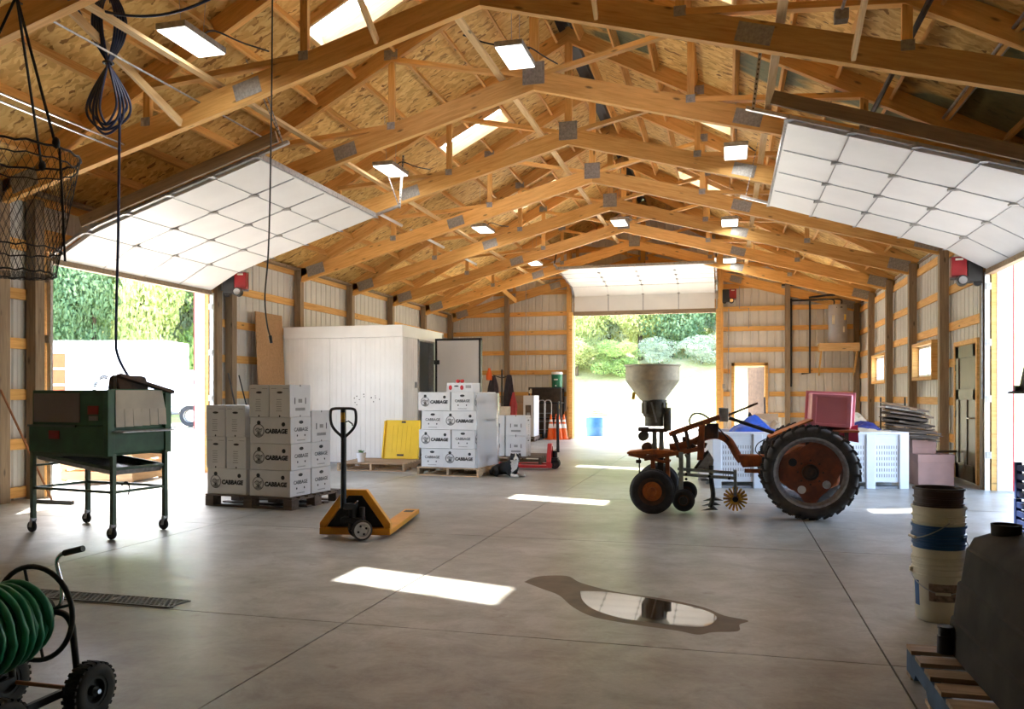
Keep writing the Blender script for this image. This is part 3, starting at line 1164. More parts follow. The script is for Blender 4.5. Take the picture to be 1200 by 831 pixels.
# man door of the right wall (closed)
d = struct('door_4')
y0, y1, z1 = MD
x = XR - 0.06
for a, b in (((y0 - 0.07, 0), (y0, z1 + 0.07)), ((y1, 0), (y1 + 0.07, z1 + 0.07)), ((y0, z1), (y1, z1 + 0.07))):
    MB().lohi((XR - 0.10, a[0], a[1]), (XR + 0.03, b[0], b[1])).obj('door_frame', 'pine', d)
MB().lohi((x - 0.01, y0 + 0.01, 0.01), (x + 0.03, y1 - 0.01, z1 - 0.01)).obj('door_leaf', 'door_bronze', d)
ya, yb = y0 + 0.01, y1 - 0.01
for a, b in (((ya, 0.01), (ya + 0.17, z1 - 0.01)), ((yb - 0.17, 0.01), (yb, z1 - 0.01)), ((ya, 0.01), (yb, 0.26)), ((ya, z1 - 0.2), (yb, z1 - 0.01)), ((ya, 1.28), (yb, 1.45)), (((ya + yb) / 2 - 0.07, 0.2), ((ya + yb) / 2 + 0.07, 1.3))):
    MB().lohi((x - 0.028, a[0], a[1]), (x, b[0], b[1])).obj('door_rail', 'door_bronze', d, bevel=0.003)
for z in (0.3, 1.05, 1.8):
    MB().lohi((x - 0.035, yb - 0.02, z - 0.05), (x, yb + 0.01, z + 0.05)).obj('hinge', 'dark_metal', d)
MB().cyl((x - 0.03, ya + 0.085, 1.0), (x - 0.10, ya + 0.085, 1.0), 0.012).cyl((x - 0.095, ya + 0.08, 1.0), (x - 0.095, ya + 0.22, 1.0), 0.012).obj('door_handle', 'chrome', d, 40)

# far man door, its leaf swung outwards
d = struct('door_5')
x0, x1, z1 = FD
for a, b in (((x0, 0), (x0 + 0.09, z1)), ((x1 - 0.09, 0), (x1, z1)), ((x0, z1 - 0.09), (x1, z1))):
    MB().lohi((a[0], YF - 0.12, a[1]), (b[0], YF + 0.03, b[1])).obj('door_frame', 'pine', d)
leaf = MB().lohi((-0.86, 0.0, 0.02), (0, 0.045, 2.2)).obj('door_leaf', 'brown_panel', d)
leaf.location = (x1 - 0.1, YF + 0.04, 0)
leaf.rotation_euler = (0, 0, R(-58))
h = MB().cyl((-0.78, -0.05, 1.0), (-0.78, 0.09, 1.0), 0.02).obj('door_handle', 'chrome', leaf, 40)

# ------------------------------------------------------------------ outdoors
def hill_h(x, y):
    """the yard is level, then a grassy bank rises to the woods"""
    d = max((y - 38.0) + 0.10 * x, (-x - 33.0) * 0.8 + 0.25 * (y - 25))
    if d <= 0:
        return 0.0
    return 2.6 * (1 - math.exp(-d / 5.0)) + 0.20 * d


mb = MB()
gx = [-90 + 3.0 * i for i in range(51)]
gy = [-40 + 3.0 * i for i in range(51)]
rg = random.Random(3)
vs = []
for yy in gy:
    for xx in gx:
        hh = hill_h(xx, yy)
        vs.append((xx, yy, hh - 0.06 + (rg.uniform(-0.15, 0.25) if hh > 0.3 else 0)))
nx_ = len(gx)
fsG, fsH = [], []
for j in range(len(gy) - 1):
    for i in range(nx_ - 1):
        q = (j * nx_ + i, j * nx_ + i + 1, (j + 1) * nx_ + i + 1, (j + 1) * nx_ + i)
        (fsH if max(vs[a][2] for a in q) > 0.1 else fsG).append(q)
ground = MB().add(vs, fsG).obj('ground', 'gravel', None)
ground['kind'] = 'structure'
hill = MB().add(vs, fsH).obj('hill', 'hill_grass', None, 60)
hill['kind'] = 'structure'


def foliage_mesh(name, seed, n, leaf, mat, squash=1.0, blobs=13):
    rg = random.Random(seed)
    cl = []
    for k in range(blobs):
        a = rg.uniform(0, 2 * PI)
        rr = rg.uniform(0.1, 0.62)
        cl.append((rr * math.cos(a), rr * math.sin(a), rg.uniform(-0.75, 0.72) * squash, rg.uniform(0.28, 0.5)))
    vs, fs = [], []
    for i in range(n):
        cx, cy, cz, r = rg.choice(cl)
        u = Vector((rg.gauss(0, 1), rg.gauss(0, 1), rg.gauss(0, 1))).normalized() * r * rg.uniform(0.72, 1.05)
        p = Vector((cx, cy, cz)) + u
        s = leaf * rg.uniform(0.6, 1.3)
        e = Euler((rg.uniform(0, 6.3), rg.uniform(0, 6.3), rg.uniform(0, 6.3))).to_matrix()
        b = len(vs)
        for q in ((-s, 0, 0), (0, -s * 0.55, s * 0.1), (s, 0, 0), (0, s * 0.55, s * 0.1)):
            vs.append(tuple(p + e @ Vector(q)))
        fs.append((b, b + 1, b + 2, b + 3))
    me = MB().add(vs, fs).mesh(name)
    me.materials.append(M[mat])
    return me


FOL = [foliage_mesh('foliage', 1, 9500, 0.036, 'leaf_mid'), foliage_mesh('foliage', 2, 9500, 0.034, 'leaf_pale'),
       foliage_mesh('foliage', 3, 9500, 0.034, 'leaf_dark'), foliage_mesh('foliage', 4, 9000, 0.033, 'leaf_silver')]
KIND = ['mid green leafy tree', 'pale yellow-green tree', 'dark green tree', 'silvery grey-green tree']
tm = MB()
tm.tube([(0, 0, -0.6), (0.03, 0, 0.6), (0, 0.03, 1.1)], [0.075, 0.055, 0.03], 8)
for a in range(5):
    an = a * 1.26
    tm.tube([(0, 0, 0.5 + 0.08 * a), (0.25 * math.cos(an), 0.25 * math.sin(an), 0.85 + 0.08 * a), (0.42 * math.cos(an), 0.42 * math.sin(an), 1.15 + 0.07 * a)], [0.03, 0.018, 0.008], 6)
TRUNK = tm.mesh('trunk', 60)
TRUNK.materials.append(M['bark'])


def tree(x, y, h, w, kind, label, cat='tree', group='trees on the bank'):
    t = thing('tree' if cat == 'tree' else 'shrub', label, cat, (x, y, hill_h(x, y) - 0.1), random.uniform(0, 6), group)
    f = bpy.data.objects.new('foliage', FOL[kind])
    C.objects.link(f)
    f.parent = t
    f.scale = (w / 2, w / 2, h / 2 * 1.02)
    f.location = (0, 0, h * 0.50)
    f['kind'] = 'stuff'
    s = bpy.data.objects.new('trunk', TRUNK)
    C.objects.link(s)
    s.parent = t
    s.scale = (w * 0.36, w * 0.36, h * 0.42)
    s.location = (0, 0, h * 0.2)
    return t


# woods seen through the left door
lt = random.Random(11)
n = 0
NTH = ['first', 'second', 'third', 'fourth', 'fifth', 'sixth', 'seventh', 'eighth', 'ninth', 'tenth', 'eleventh', 'twelfth', 'thirteenth', 'fourteenth', 'fifteenth', 'sixteenth', 'seventeenth', 'eighteenth', 'nineteenth', 'twentieth', 'last']
WHERE = {'L': 'seen through the left door', 'F': 'seen through the far door', 'R': 'outside the right door'}
for row, (d, hh) in enumerate(((50, 10), (57, 13), (66, 16))):
    for k in range(11):
        # a line of trees square to the view through the left door
        a = R(18.5 + 2.3 * k + (1.1 if row % 2 else 0))
        ang = a
        x, y = -math.sin(ang) * 1.0, math.cos(ang)
        rr = d + lt.uniform(-2, 2)
        # bearing measured from +Y towards -X
        bx, by = -math.sin(R(29) + (k - 3) * R(2.6)), math.cos(R(29) + (k - 3) * R(2.6))
        kd = [0, 1, 2, 3, 0, 2, 1, 3, 2, 0, 1][(k * 3 + row * 2) % 11]
        n += 1
        tree(bx * rr, by * rr, hh * lt.uniform(0.85, 1.15), lt.uniform(5.5, 8.0), kd, '%s, %s from the right, %s row beyond the left door' % (KIND[kd], NTH[k], ['front', 'middle', 'back'][row]))
# woods and bushes behind the far door
for row, (d, hh) in enumerate(((47, 5.0), (54, 8), (63, 12))):
    for k in range(9):
        b = R(-1.5) + (k - 1.5) * R(2.1) - R(0.6) * row
        rr = d + lt.uniform(-1.5, 1.5)
        kd = [3, 1, 0, 3, 2, 1, 3, 0, 2][(k * 2 + row) % 9]
        x, y = -math.sin(b) * rr, math.cos(b) * rr
        tree(x, y, hh * lt.uniform(0.8, 1.15), lt.uniform(3.8, 5.8), kd, '%s, %s from the right, %s row beyond the far door' % (KIND[kd], NTH[k], ['front', 'middle', 'back'][row]))
for k in range(20):
    b = R(-4) + k * R(0.95)
    rr = 44 + 3.5 * (k % 3) + lt.uniform(-0.8, 0.8)
    kd = [1, 3, 0, 1, 3][k % 5]
    tree(-math.sin(b) * rr, math.cos(b) * rr, lt.uniform(1.3, 2.6) + 0.5 * (k % 3), lt.uniform(2.4, 3.8), kd, 'low %s bush on the bank beyond the far door, %s from the right' % (['green', 'yellowish', '', 'silvery'][kd], NTH[k]), 'bush', 'bushes on the sunny bank')

# delivery truck outside the left door ------------------------------------------
tx, ty = -27.65, 29.13
trz = math.atan2(30.46 - 29.13, -22.62 + 27.65)
tk = thing('box_truck', 'white box truck with orange load at its open rear, parked outside the left door', 'truck', (tx, ty, 0), trz)
MB().lohi((-0.75, 0, 0.95), (4.42, 2.3, 3.72)).obj('cargo_box', 'truck_white', tk, bevel=0.04)
MB().lohi((-0.80, 0.1, 0.9), (-0.76, 2.2, 3.5)).obj('rear_frame', 'truck_orange', tk)
for z in (1.45, 2.15, 2.85):
    MB().lohi((-1.05, -0.06, z - 0.30), (-0.02, -0.01, z + 0.30)).obj('orange_panel', 'truck_orange', tk)
for z in (1.1, 1.8, 2.5, 3.2):
    MB().lohi((-1.06, -0.08, z - 0.04), (-0.02, -0.06, z + 0.04)).obj('rail', 'white_paint', tk)
cp = [(4.47, 0.75), (6.4, 0.75), (6.5, 1.2), (6.35, 1.7), (5.75, 1.85), (5.35, 2.45), (4.47, 2.5)]
MB().prism(cp, 0.15, 2.15).obj('cab', 'truck_white', tk, bevel=0.05)
MB().prism([(4.75, 1.85), (5.55, 1.85), (5.25, 2.36), (4.75, 2.36)], 0.13, 0.16).obj('side_window', 'galv', tk)
MB().lohi((-0.7, 0.5, 0.6), (6.2, 0.8, 0.9)).obj('chassis', 'dark_metal', tk)
MB().lohi((-0.7, 1.6, 0.6), (6.2, 1.9, 0.9)).obj('chassis', 'dark_metal', tk)
MB().cyl((3.9, 0.35, 0.75), (4.8, 0.35, 0.75), 0.25).obj('fuel_tank', 'steel', tk, 40)
for x in (0.9, 5.35):
    for y in (0.02, 2.0):
        w = MB().lathe([(0.28, -0.12), (0.44, -0.12), (0.47, -0.06), (0.47, 0.06), (0.44, 0.12), (0.28, 0.12)], 24, Matrix.Translation((x, y + 0.13, 0.46)) @ Matrix.Rotation(PI / 2, 4, 'X')).obj('tyre', 'rubber', tk, 40)
        MB().lathe([(0.0, -0.06), (0.10, -0.10), (0.12, -0.04), (0.26, -0.04), (0.29, -0.10), (0.29, 0.10)], 20, Matrix.Translation((x, y + 0.13, 0.46)) @ Matrix.Rotation(PI / 2, 4, 'X')).obj('rim', 'aluminium', tk, 40)
MB().prism([(4.85, 0.62), (4.85, 0.95), (5.0, 1.02), (5.7, 1.02), (5.85, 0.95), (5.85, 0.62), (5.8, 0.62), (5.75, 0.9), (5.0, 0.9), (4.9, 0.62)], -0.02, 0.12).obj('mudguard', 'truck_white', tk)

# wooden crate outside the left door
cr = thing('wooden_crate', 'orange sunlit wooden crate outside the left door, behind the green washer', 'crate', (-9.55, 11.05, 0.0), R(8))
for z in (0.10, 0.25, 0.40, 0.55):
    for y in (-0.45, 0.45):
        beam('slat', (-0.6, y, z), (0.6, y, z), 0.02, 0.115, 'plywood', cr)
    for x in (-0.6, 0.6):
        beam('slat', (x, -0.45, z), (x, 0.45, z), 0.02, 0.115, 'plywood', cr)
for x in (-0.56, 0.56):
    for y in (-0.42, 0.42):
        beam('corner_post', (x, y, 0), (x, y, 0.63), 0.06, 0.06, 'plywood', cr)
MB().lohi((-0.6, -0.45, 0.02), (0.6, 0.45, 0.05)).obj('bottom_board', 'plywood', cr)

# blue drum outside the far door with planks on it
b = thing('drum', 'blue plastic drum standing just outside the far overhead door', 'drum', (-4.22, 26.6, 0))
MB().lathe([(0, 0), (0.27, 0), (0.29, 0.03), (0.29, 0.28), (0.30, 0.30), (0.30, 0.34), (0.29, 0.36), (0.29, 0.60), (0.27, 0.63), (0, 0.63)], 28).obj('body', 'barrel_blue', b, 40)
rg = random.Random(5)
for k in range(5):
    o = MB().box((0, 0, 0), (rg.uniform(0.5, 0.8), 0.13, 0.03)).obj('scrap_board', 'pallet_wood')
    tag(o, 'weathered scrap board lying on the blue drum, number %s from the bottom' % ['one', 'two', 'three', 'four', 'topmost'][k], 'board', 'boards on the blue drum', (-4.22 + rg.uniform(-.1, .1), 26.6 + rg.uniform(-.1, .1), 0.66 + 0.05 * k), rg.uniform(-.5, .5))


# ------------------------------------------------------------------ pallets and cartons
def pallet(label, loc, rz, L=1.22, W=1.02, mat='pallet_wood', blue=False, top_gap=None, block=False):
    """L along local X, W along local Y, 0.145 high"""
    t = thing('pallet', label, 'pallet', loc, rz, 'wooden pallets')
    n = 7
    bw = 0.095 if W < 1.2 else 0.11
    for k in range(n):
        y = -W / 2 + bw / 2 + (W - bw) * k / (n - 1)
        beam('deck_board', (-L / 2, y, 0.1355), (L / 2, y, 0.1355), bw, 0.019, mat, t)
    if block:
        for x in (-L / 2 + 0.06, 0, L / 2 - 0.06):
            for y in (-W / 2 + 0.07, 0, W / 2 - 0.07):
                beam('block', (x - 0.06, y, 0.06), (x + 0.06, y, 0.06), 0.14, 0.12, mat, t)
            beam('stringer', (x, -W / 2, 0.115), (x, W / 2, 0.115), 0.1, 0.02, mat, t)
    else:
        for x in (-L / 2 + 0.02, 0, L / 2 - 0.02):
            m_ = mat if not (blue and x <= 0) else 'pallet_blue'
            prof = [(-W / 2, 0.02), (-W / 2 + 0.16, 0.02), (-W / 2 + 0.19, 0.055), (-W / 2 + 0.40, 0.055), (-W / 2 + 0.43, 0.02), (W / 2 - 0.43, 0.02), (W / 2 - 0.40, 0.055), (W / 2 - 0.19, 0.055), (W / 2 - 0.16, 0.02), (W / 2, 0.02), (W / 2, 0.126), (-W / 2, 0.126)]
            MB().prism(prof, -0.019, 0.019, Matrix.Translation((x, 0, 0)) @ Matrix.Rotation(PI / 2, 4, 'Z')).obj('stringer', m_, t)
    for y in (-W / 2 + 0.05, -0.18, 0.18, W / 2 - 0.05):
        beam('bottom_board', (-L / 2, y, 0.01), (L / 2, y, 0.01), 0.09, 0.019, mat, t)
    return t


def text_data(body, size, shear=0.0, offset=0.0, align='CENTER'):
    c = bpy.data.curves.new('lettering', 'FONT')
    c.body = body
    c.size = size
    c.shear = shear
    c.offset = offset
    c.align_x = align
    c.align_y = 'CENTER'
    c.extrude = 0.0004
    c.resolution_u = 2
    o = bpy.data.objects.new('lettering', c)
    C.objects.link(o)
    dg = bpy.context.evaluated_depsgraph_get()
    dg.update()
    me = bpy.data.meshes.new_from_object(o.evaluated_get(dg))
    me.name = 'lettering'
    me.materials.clear()
    bpy.data.objects.remove(o)
    return me


def write(c, mat, parent, loc, rot=(PI / 2, 0, 0), name='lettering'):
    o = bpy.data.objects.new(name, c)
    if not c.materials:
        c.materials.append(M[mat])
    C.objects.link(o)
    o.parent = parent
    o.location = loc
    o.rotation_euler = rot
    return o


CL, CW, CH = 0.585, 0.405, 0.315      # cabbage carton
UL, UW, UH = 0.290, 0.405, 0.385      # upright carton

T_BIG = text_data('CABBAGE', 0.072, 0.10, 0.0042)
T_SMALL = text_data('CABBAGE', 0.062, 0.0, 0.001)


def emblem_mesh():
    mb = MB()
    mb.ring((0, 0, 0), (0, 1, 0), 0.078, 0.0028, 28, 4)
    mb.ring((0, 0, 0), (0, 1, 0), 0.070, 0.0012, 28, 4)
    for k in range(9):       # leafy sketch lines inside the round emblem
        a = -1.2 + 0.3 * k
        pts = [(0.062 * math.sin(a) * s_, 0, -0.045 + 0.095 * s_ * math.cos(a * 0.7) + 0.008 * math.sin(6 * s_ + k)) for s_ in (0, .3, .6, .9)]
        mb.tube(pts, 0.0016, 4)
    for q in range(5):
        z = -0.058 + q * 0.007
        mb.tube([(-0.05 + 0.006 * q, 0, z), (0, 0, z - 0.006), (0.05 - 0.006 * q, 0, z + 0.004)], 0.0020, 4)
    mb.tube([(-0.055, 0, 0.01), (-0.02, 0, 0.028), (0.02, 0, 0.012), (0.055, 0, 0.03)], 0.003, 4)
    me = mb.mesh('emblem')
    me.materials.append(M['ink'])
    return me


EMB = emblem_mesh()


def flat_ellipse(cx, cz, rx, rz, n=12):
    return [(cx + rx * math.cos(2 * PI * k / n), cz + rz * math.sin(2 * PI * k / n)) for k in range(n)]


def cabbage_proto():
    t = thing('carton', 'x', 'box', (0, 0, 0))
    MB().lohi((-CL / 2, -CW / 2, 0.001), (CL / 2, CW / 2, CH - 0.002)).obj('body', 'carton', t, bevel=0.004)
    MB().lohi((-CL / 2 + 0.01, -0.003, CH - 0.002), (CL / 2 - 0.01, 0.003, CH - 0.001)).obj('seam', 'carton_seam', t)
    for s in (-1, 1):       # the two long faces and the two ends carry the same print
        ry = 0 if s < 0 else PI
        y = s * (CW / 2 + 0.0015)
        write(T_BIG, 'ink', t, (-s * 0.085 * 1.0, y, CH * 0.46), (PI / 2, 0, ry))
        e = bpy.data.objects.new('emblem', EMB)
        C.objects.link(e)
        e.parent = t
        e.location = (s * 0.165, y, CH * 0.48)
        mb = MB()
        mb.prism(flat_ellipse(s * 0.165, CH * 0.78, 0.026, 0.026), y - 0.001, y + 0.001)
        mb.obj('vent_hole', 'black', t)
        MB().prism(flat_ellipse(-s * 0.19, CH * 0.73, 0.026, 0.026), y - 0.001, y + 0.001).obj('vent_hole', 'black', t)
        x = s * (CL / 2 + 0.0015)
        rz = PI / 2 if s > 0 else -PI / 2
        write(T_SMALL, 'ink', t, (x, 0, CH * 0.52), (PI / 2, 0, rz))
        Mx = Matrix.Translation((x, 0, 0)) @ Matrix.Rotation(PI / 2, 4, 'Z')
        mb = MB()
        mb.prism(flat_ellipse(0, CH * 0.80, 0.042, 0.020), -0.001, 0.001, Mx)
        mb.obj('hand_hole', 'black', t)
        for q in (-1, 1):
            MB().prism(flat_ellipse(q * 0.075, CH * 0.30, 0.011, 0.013), -0.001, 0.001, Mx).obj('vent_dot', 'black', t)
        mb = MB()
        for q in range(9):
            mb.box((-0.07 + q * 0.0175, 0, CH * 0.12), (0.012, 0.001, 0.012), Mx)
        mb.obj('small_print', 'ink_pale', t, kind='stuff')
    return t


def upright_proto():
    t = thing('carton', 'x', 'box', (0, 0, 0))
    MB().lohi((-UL / 2 + 0.001, -UW / 2, 0.001), (UL / 2 - 0.001, UW / 2, UH - 0.002)).obj('body', 'carton', t, bevel=0.004)
    for s in (-1, 1):
        y = s * (UW / 2 + 0.001)
        MB().prism(flat_ellipse(0, UH * 0.76, 0.042, 0.014), y - 0.001, y + 0.001).obj('hand_hole', 'black', t)
        MB().prism(flat_ellipse(0, 0.012, 0.010, 0.012), y - 0.001, y + 0.001).obj('notch', 'black', t)
        mb = MB()
        rg = random.Random(4)
        for q in range(6):
            w = rg.uniform(0.06, 0.11)
            mb.box((-0.01, y, UH * (0.54 - 0.07 * q)), (w, 0.001, 0.008))
        for q in (-1, 1):
            mb.box((q * 0.085, y, UH * 0.88), (0.075, 0.001, 0.006))
        mb.obj('small_print', 'ink_pale', t, kind='stuff')
        x = s * (UL / 2)
        Mx = Matrix.Translation((x, 0, 0)) @ Matrix.Rotation(PI / 2, 4, 'Z')
        mb = MB()
        for q in (-1, 1):
            MB().box((q * 0.105, 0, UH * 0.50), (0.014, 0.002, 0.075), Mx).obj('slot', 'black', t)
        for q in (0.97, 0.03):
            MB().prism(flat_ellipse(0, UH * q, 0.008, 0.012), -0.001, 0.001, Mx).obj('notch', 'black', t)
        mb = MB()
        mb.box((0, 0, UH * 0.50), (0.075, 0.001, 0.045), Mx)
        mb.box((0, 0, UH * 0.24), (0.19, 0.001, 0.035), Mx)
        mb.obj('small_print', 'ink_pale', t, kind='stuff')
    return t


PC, PU = cabbage_proto(), upright_proto()
used = {'c': False, 'u': False}


def put(kind, base, rz0, lx, ly, z, turn, label, group):
    """carton on a pallet: lx, ly in the pallet's frame"""
    c, s = math.cos(rz0), math.sin(rz0)
    loc = (base[0] + c * lx - s * ly, base[1] + s * lx + c * ly, z)
    p = PC if kind == 'c' else PU
    if not used[kind]:
        used[kind] = True
        p.location = loc
        p.rotation_euler = (0, 0, rz0 + turn)
        p['label'] = label
        p['group'] = group
        return p
    return dup(p, loc, rz0 + turn, label, group)


# the near stack, left of the yellow pallet truck
B1, A1 = (-5.50, 9.16), R(-6.5)
pallet('dark wooden pallet under the nearer stack of cabbage cartons', (*B1, 0), A1, 1.27, 1.06, 'pallet_dark', block=True)
z0 = 0.147
G1 = 'cartons on the nearer pallet'
fy, by_ = -0.30, 0.115
put('c', B1, A1, -0.335, fy, z0, 0, 'cabbage carton on the nearer pallet, bottom left of its front', G1)
put('c', B1, A1, 0.30, fy, z0, 0, 'cabbage carton on the nearer pallet, bottom right of its front', G1)
put('c', B1, A1, 0.31, fy, z0 + CH, 0.01, 'cabbage carton on the nearer pallet, second up on the right of its front', G1)
put('c', B1, A1, 0.305, fy + 0.004, z0 + 2 * CH, 0, 'cabbage carton on the nearer pallet, third up on the right, under two upright cartons', G1)
put('u', B1, A1, -0.50, fy, z0 + CH, 0, 'upright carton on the nearer pallet, second row, far left of the front', G1)
put('u', B1, A1, -0.19, fy, z0 + CH, 0, 'upright carton on the nearer pallet, second row, beside the CABBAGE print', G1)
put('u', B1, A1, -0.515, fy + 0.01, z0 + CH + UH, 0.015, 'upright carton on the nearer pallet, third row, far left of the front', G1)
put('u', B1, A1, -0.205, fy, z0 + CH + UH, 0, 'upright carton on the nearer pallet, third row, second from the left', G1)
put('u', B1, A1, 0.145, fy, z0 + 3 * CH, 0, 'upright carton at the very top of the nearer pallet, left one', G1)
put('u', B1, A1, 0.445, fy, z0 + 3 * CH, 0, 'upright carton at the very top of the nearer pallet, right one', G1)
put('c', B1, A1, 0.31, by_, z0, 0, 'cabbage carton on the nearer pallet, bottom of the rear column at its right side', G1)
put('c', B1, A1, 0.305, by_, z0 + CH, 0, 'cabbage carton on the nearer pallet, second up in the rear column', G1)
put('u', B1, A1, 0.46, by_, z0 + 2 * CH, 0, 'upright carton on top of the rear column of the nearer pallet', G1)

# the wrapped stack farther back
B2, A2 = (-4.46, 13.38), R(-5.0)
pallet('light wooden pallet under the film wrapped cabbage cartons', (*B2, 0), A2, 1.12, 1.06, 'pallet_wood')
G2 = 'cartons on the wrapped pallet'
ROWN = ['bottom row', 'second row', 'third row', 'top row']
for r in range(4):
    z = z0 + r * CH
    j = [0.0, -0.02, 0.01, -0.03][r]
    f2, b2 = -0.31, 0.11
    if r % 2 == 0:      # short end left, long face right
        put('c', B2, A2, -0.305 + j + 0.01, -0.21, z, -PI / 2, 'cabbage carton end on, left in the %s of the wrapped stack' % ROWN[r], G2)
        put('c', B2, A2, 0.20 + j, f2, z, 0, 'cabbage carton with round emblem, right in the %s of the wrapped stack' % ROWN[r], G2)
        put('c', B2, A2, 0.29 + j, 0.19, z, -PI / 2, 'cabbage carton behind film at the rear right side, %s of the wrapped stack' % ROWN[r], G2)
    else:
        put('c', B2, A2, -0.225 + j, f2, z, 0, 'cabbage carton with round emblem, left in the %s of the wrapped stack' % ROWN[r], G2)
        put('c', B2, A2, 0.285 + j, -0.21, z, -PI / 2, 'cabbage carton end on, right in the %s of the wrapped stack' % ROWN[r], G2)
        put('c', B2, A2, 0.20 + j, 0.30, z, 0, 'cabbage carton behind film at the rear right side, %s of the wrapped stack' % ROWN[r], G2)
# stretch film round the right side
mb = MB()
rg = random.Random(8)
cols, rows = 15, 13
path = [(-0.50, -0.535), (-0.2, -0.54), (0.15, -0.54), (0.40, -0.545), (0.515, -0.535), (0.535, -0.43), (0.535, -0.2), (0.535, 0.0), (0.535, 0.2), (0.535, 0.40), (0.52, 0.515), (0.4, 0.53), (0.1, 0.53), (-0.2, 0.53), (-0.4, 0.53)]
vs = []
for j in range(rows):
    for i, (x, y) in enumerate(path):
        # the film only clings to the lower front corner, so its front edge runs along the side
        vs.append((x + rg.uniform(0, 0.014), y + rg.uniform(-0.008, 0.008), 0.15 + (4 * CH - 0.02) * j / (rows - 1)))
fs = []
for j in range(rows - 1):
    for i in range(4, cols - 1):
        fs.append((j * cols + i, j * cols + i + 1, (j + 1) * cols + i + 1, (j + 1) * cols + i))
o = MB().add(vs, fs).obj('stretch_film', 'film', None, 80)
tag(o, 'clear shiny stretch film around the right side of the rear cabbage stack', 'film', loc=(*B2, 0), rz=A2)
# fruit carton on top
fc = thing('carton', 'small white fruit carton with red fruit prints on top of the wrapped stack', 'box', (-4.37, 13.28, z0 + 4 * CH), A2)
MB().lohi((-0.24, -0.16, 0), (0.24, 0.16, 0.155)).obj('body', 'carton', fc, bevel=0.003)
MB().prism(flat_ellipse(-0.06, 0.10, 0.045, 0.013), -0.162, -0.160).obj('hand_hole', 'black', fc)
for x in (-0.17, 0.04):
    MB().prism(flat_ellipse(x, 0.075, 0.032, 0.042), -0.162, -0.160).obj('fruit_print', 'fruit_red', fc)
MB().box((0.16, -0.161, 0.09), (0.10, 0.001, 0.05)).obj('small_print', 'ink_pale', fc)
for k, x in enumerate((-0.10, -0.02)):
    o = MB().lathe([(0, 0), (0.025, 0.004), (0.038, 0.03), (0.03, 0.055), (0.006, 0.062), (0, 0.058)], 14).obj('tomato', 'fruit_red', None, 50)
    tag(o, 'red tomato on top of the fruit carton, %s of two' % ['left', 'right'][k], 'fruit', 'tomatoes on the fruit carton', (-4.37 + x, 13.28, z0 + 4 * CH + 0.1555))

# cartons behind the dog, on the pallet lifted by the red truck
B3, A3 = (-3.95, 15.35), R(-4)
pallet('dark wooden pallet with the red pallet truck under it', (*B3, 0.055), A3, 1.25, 1.02, 'pallet_dark')
G3 = 'cartons behind the dog'
z3 = 0.055 + z0
for r in range(2):
    for q in range(2):
        put('u', B3, A3, -0.30 + q * 0.43, -0.33, z3 + r * UH, -PI / 2, 'plain white carton behind the dog, %s %s of four' % (['lower', 'upper'][r], ['left', 'right'][q]), G3)

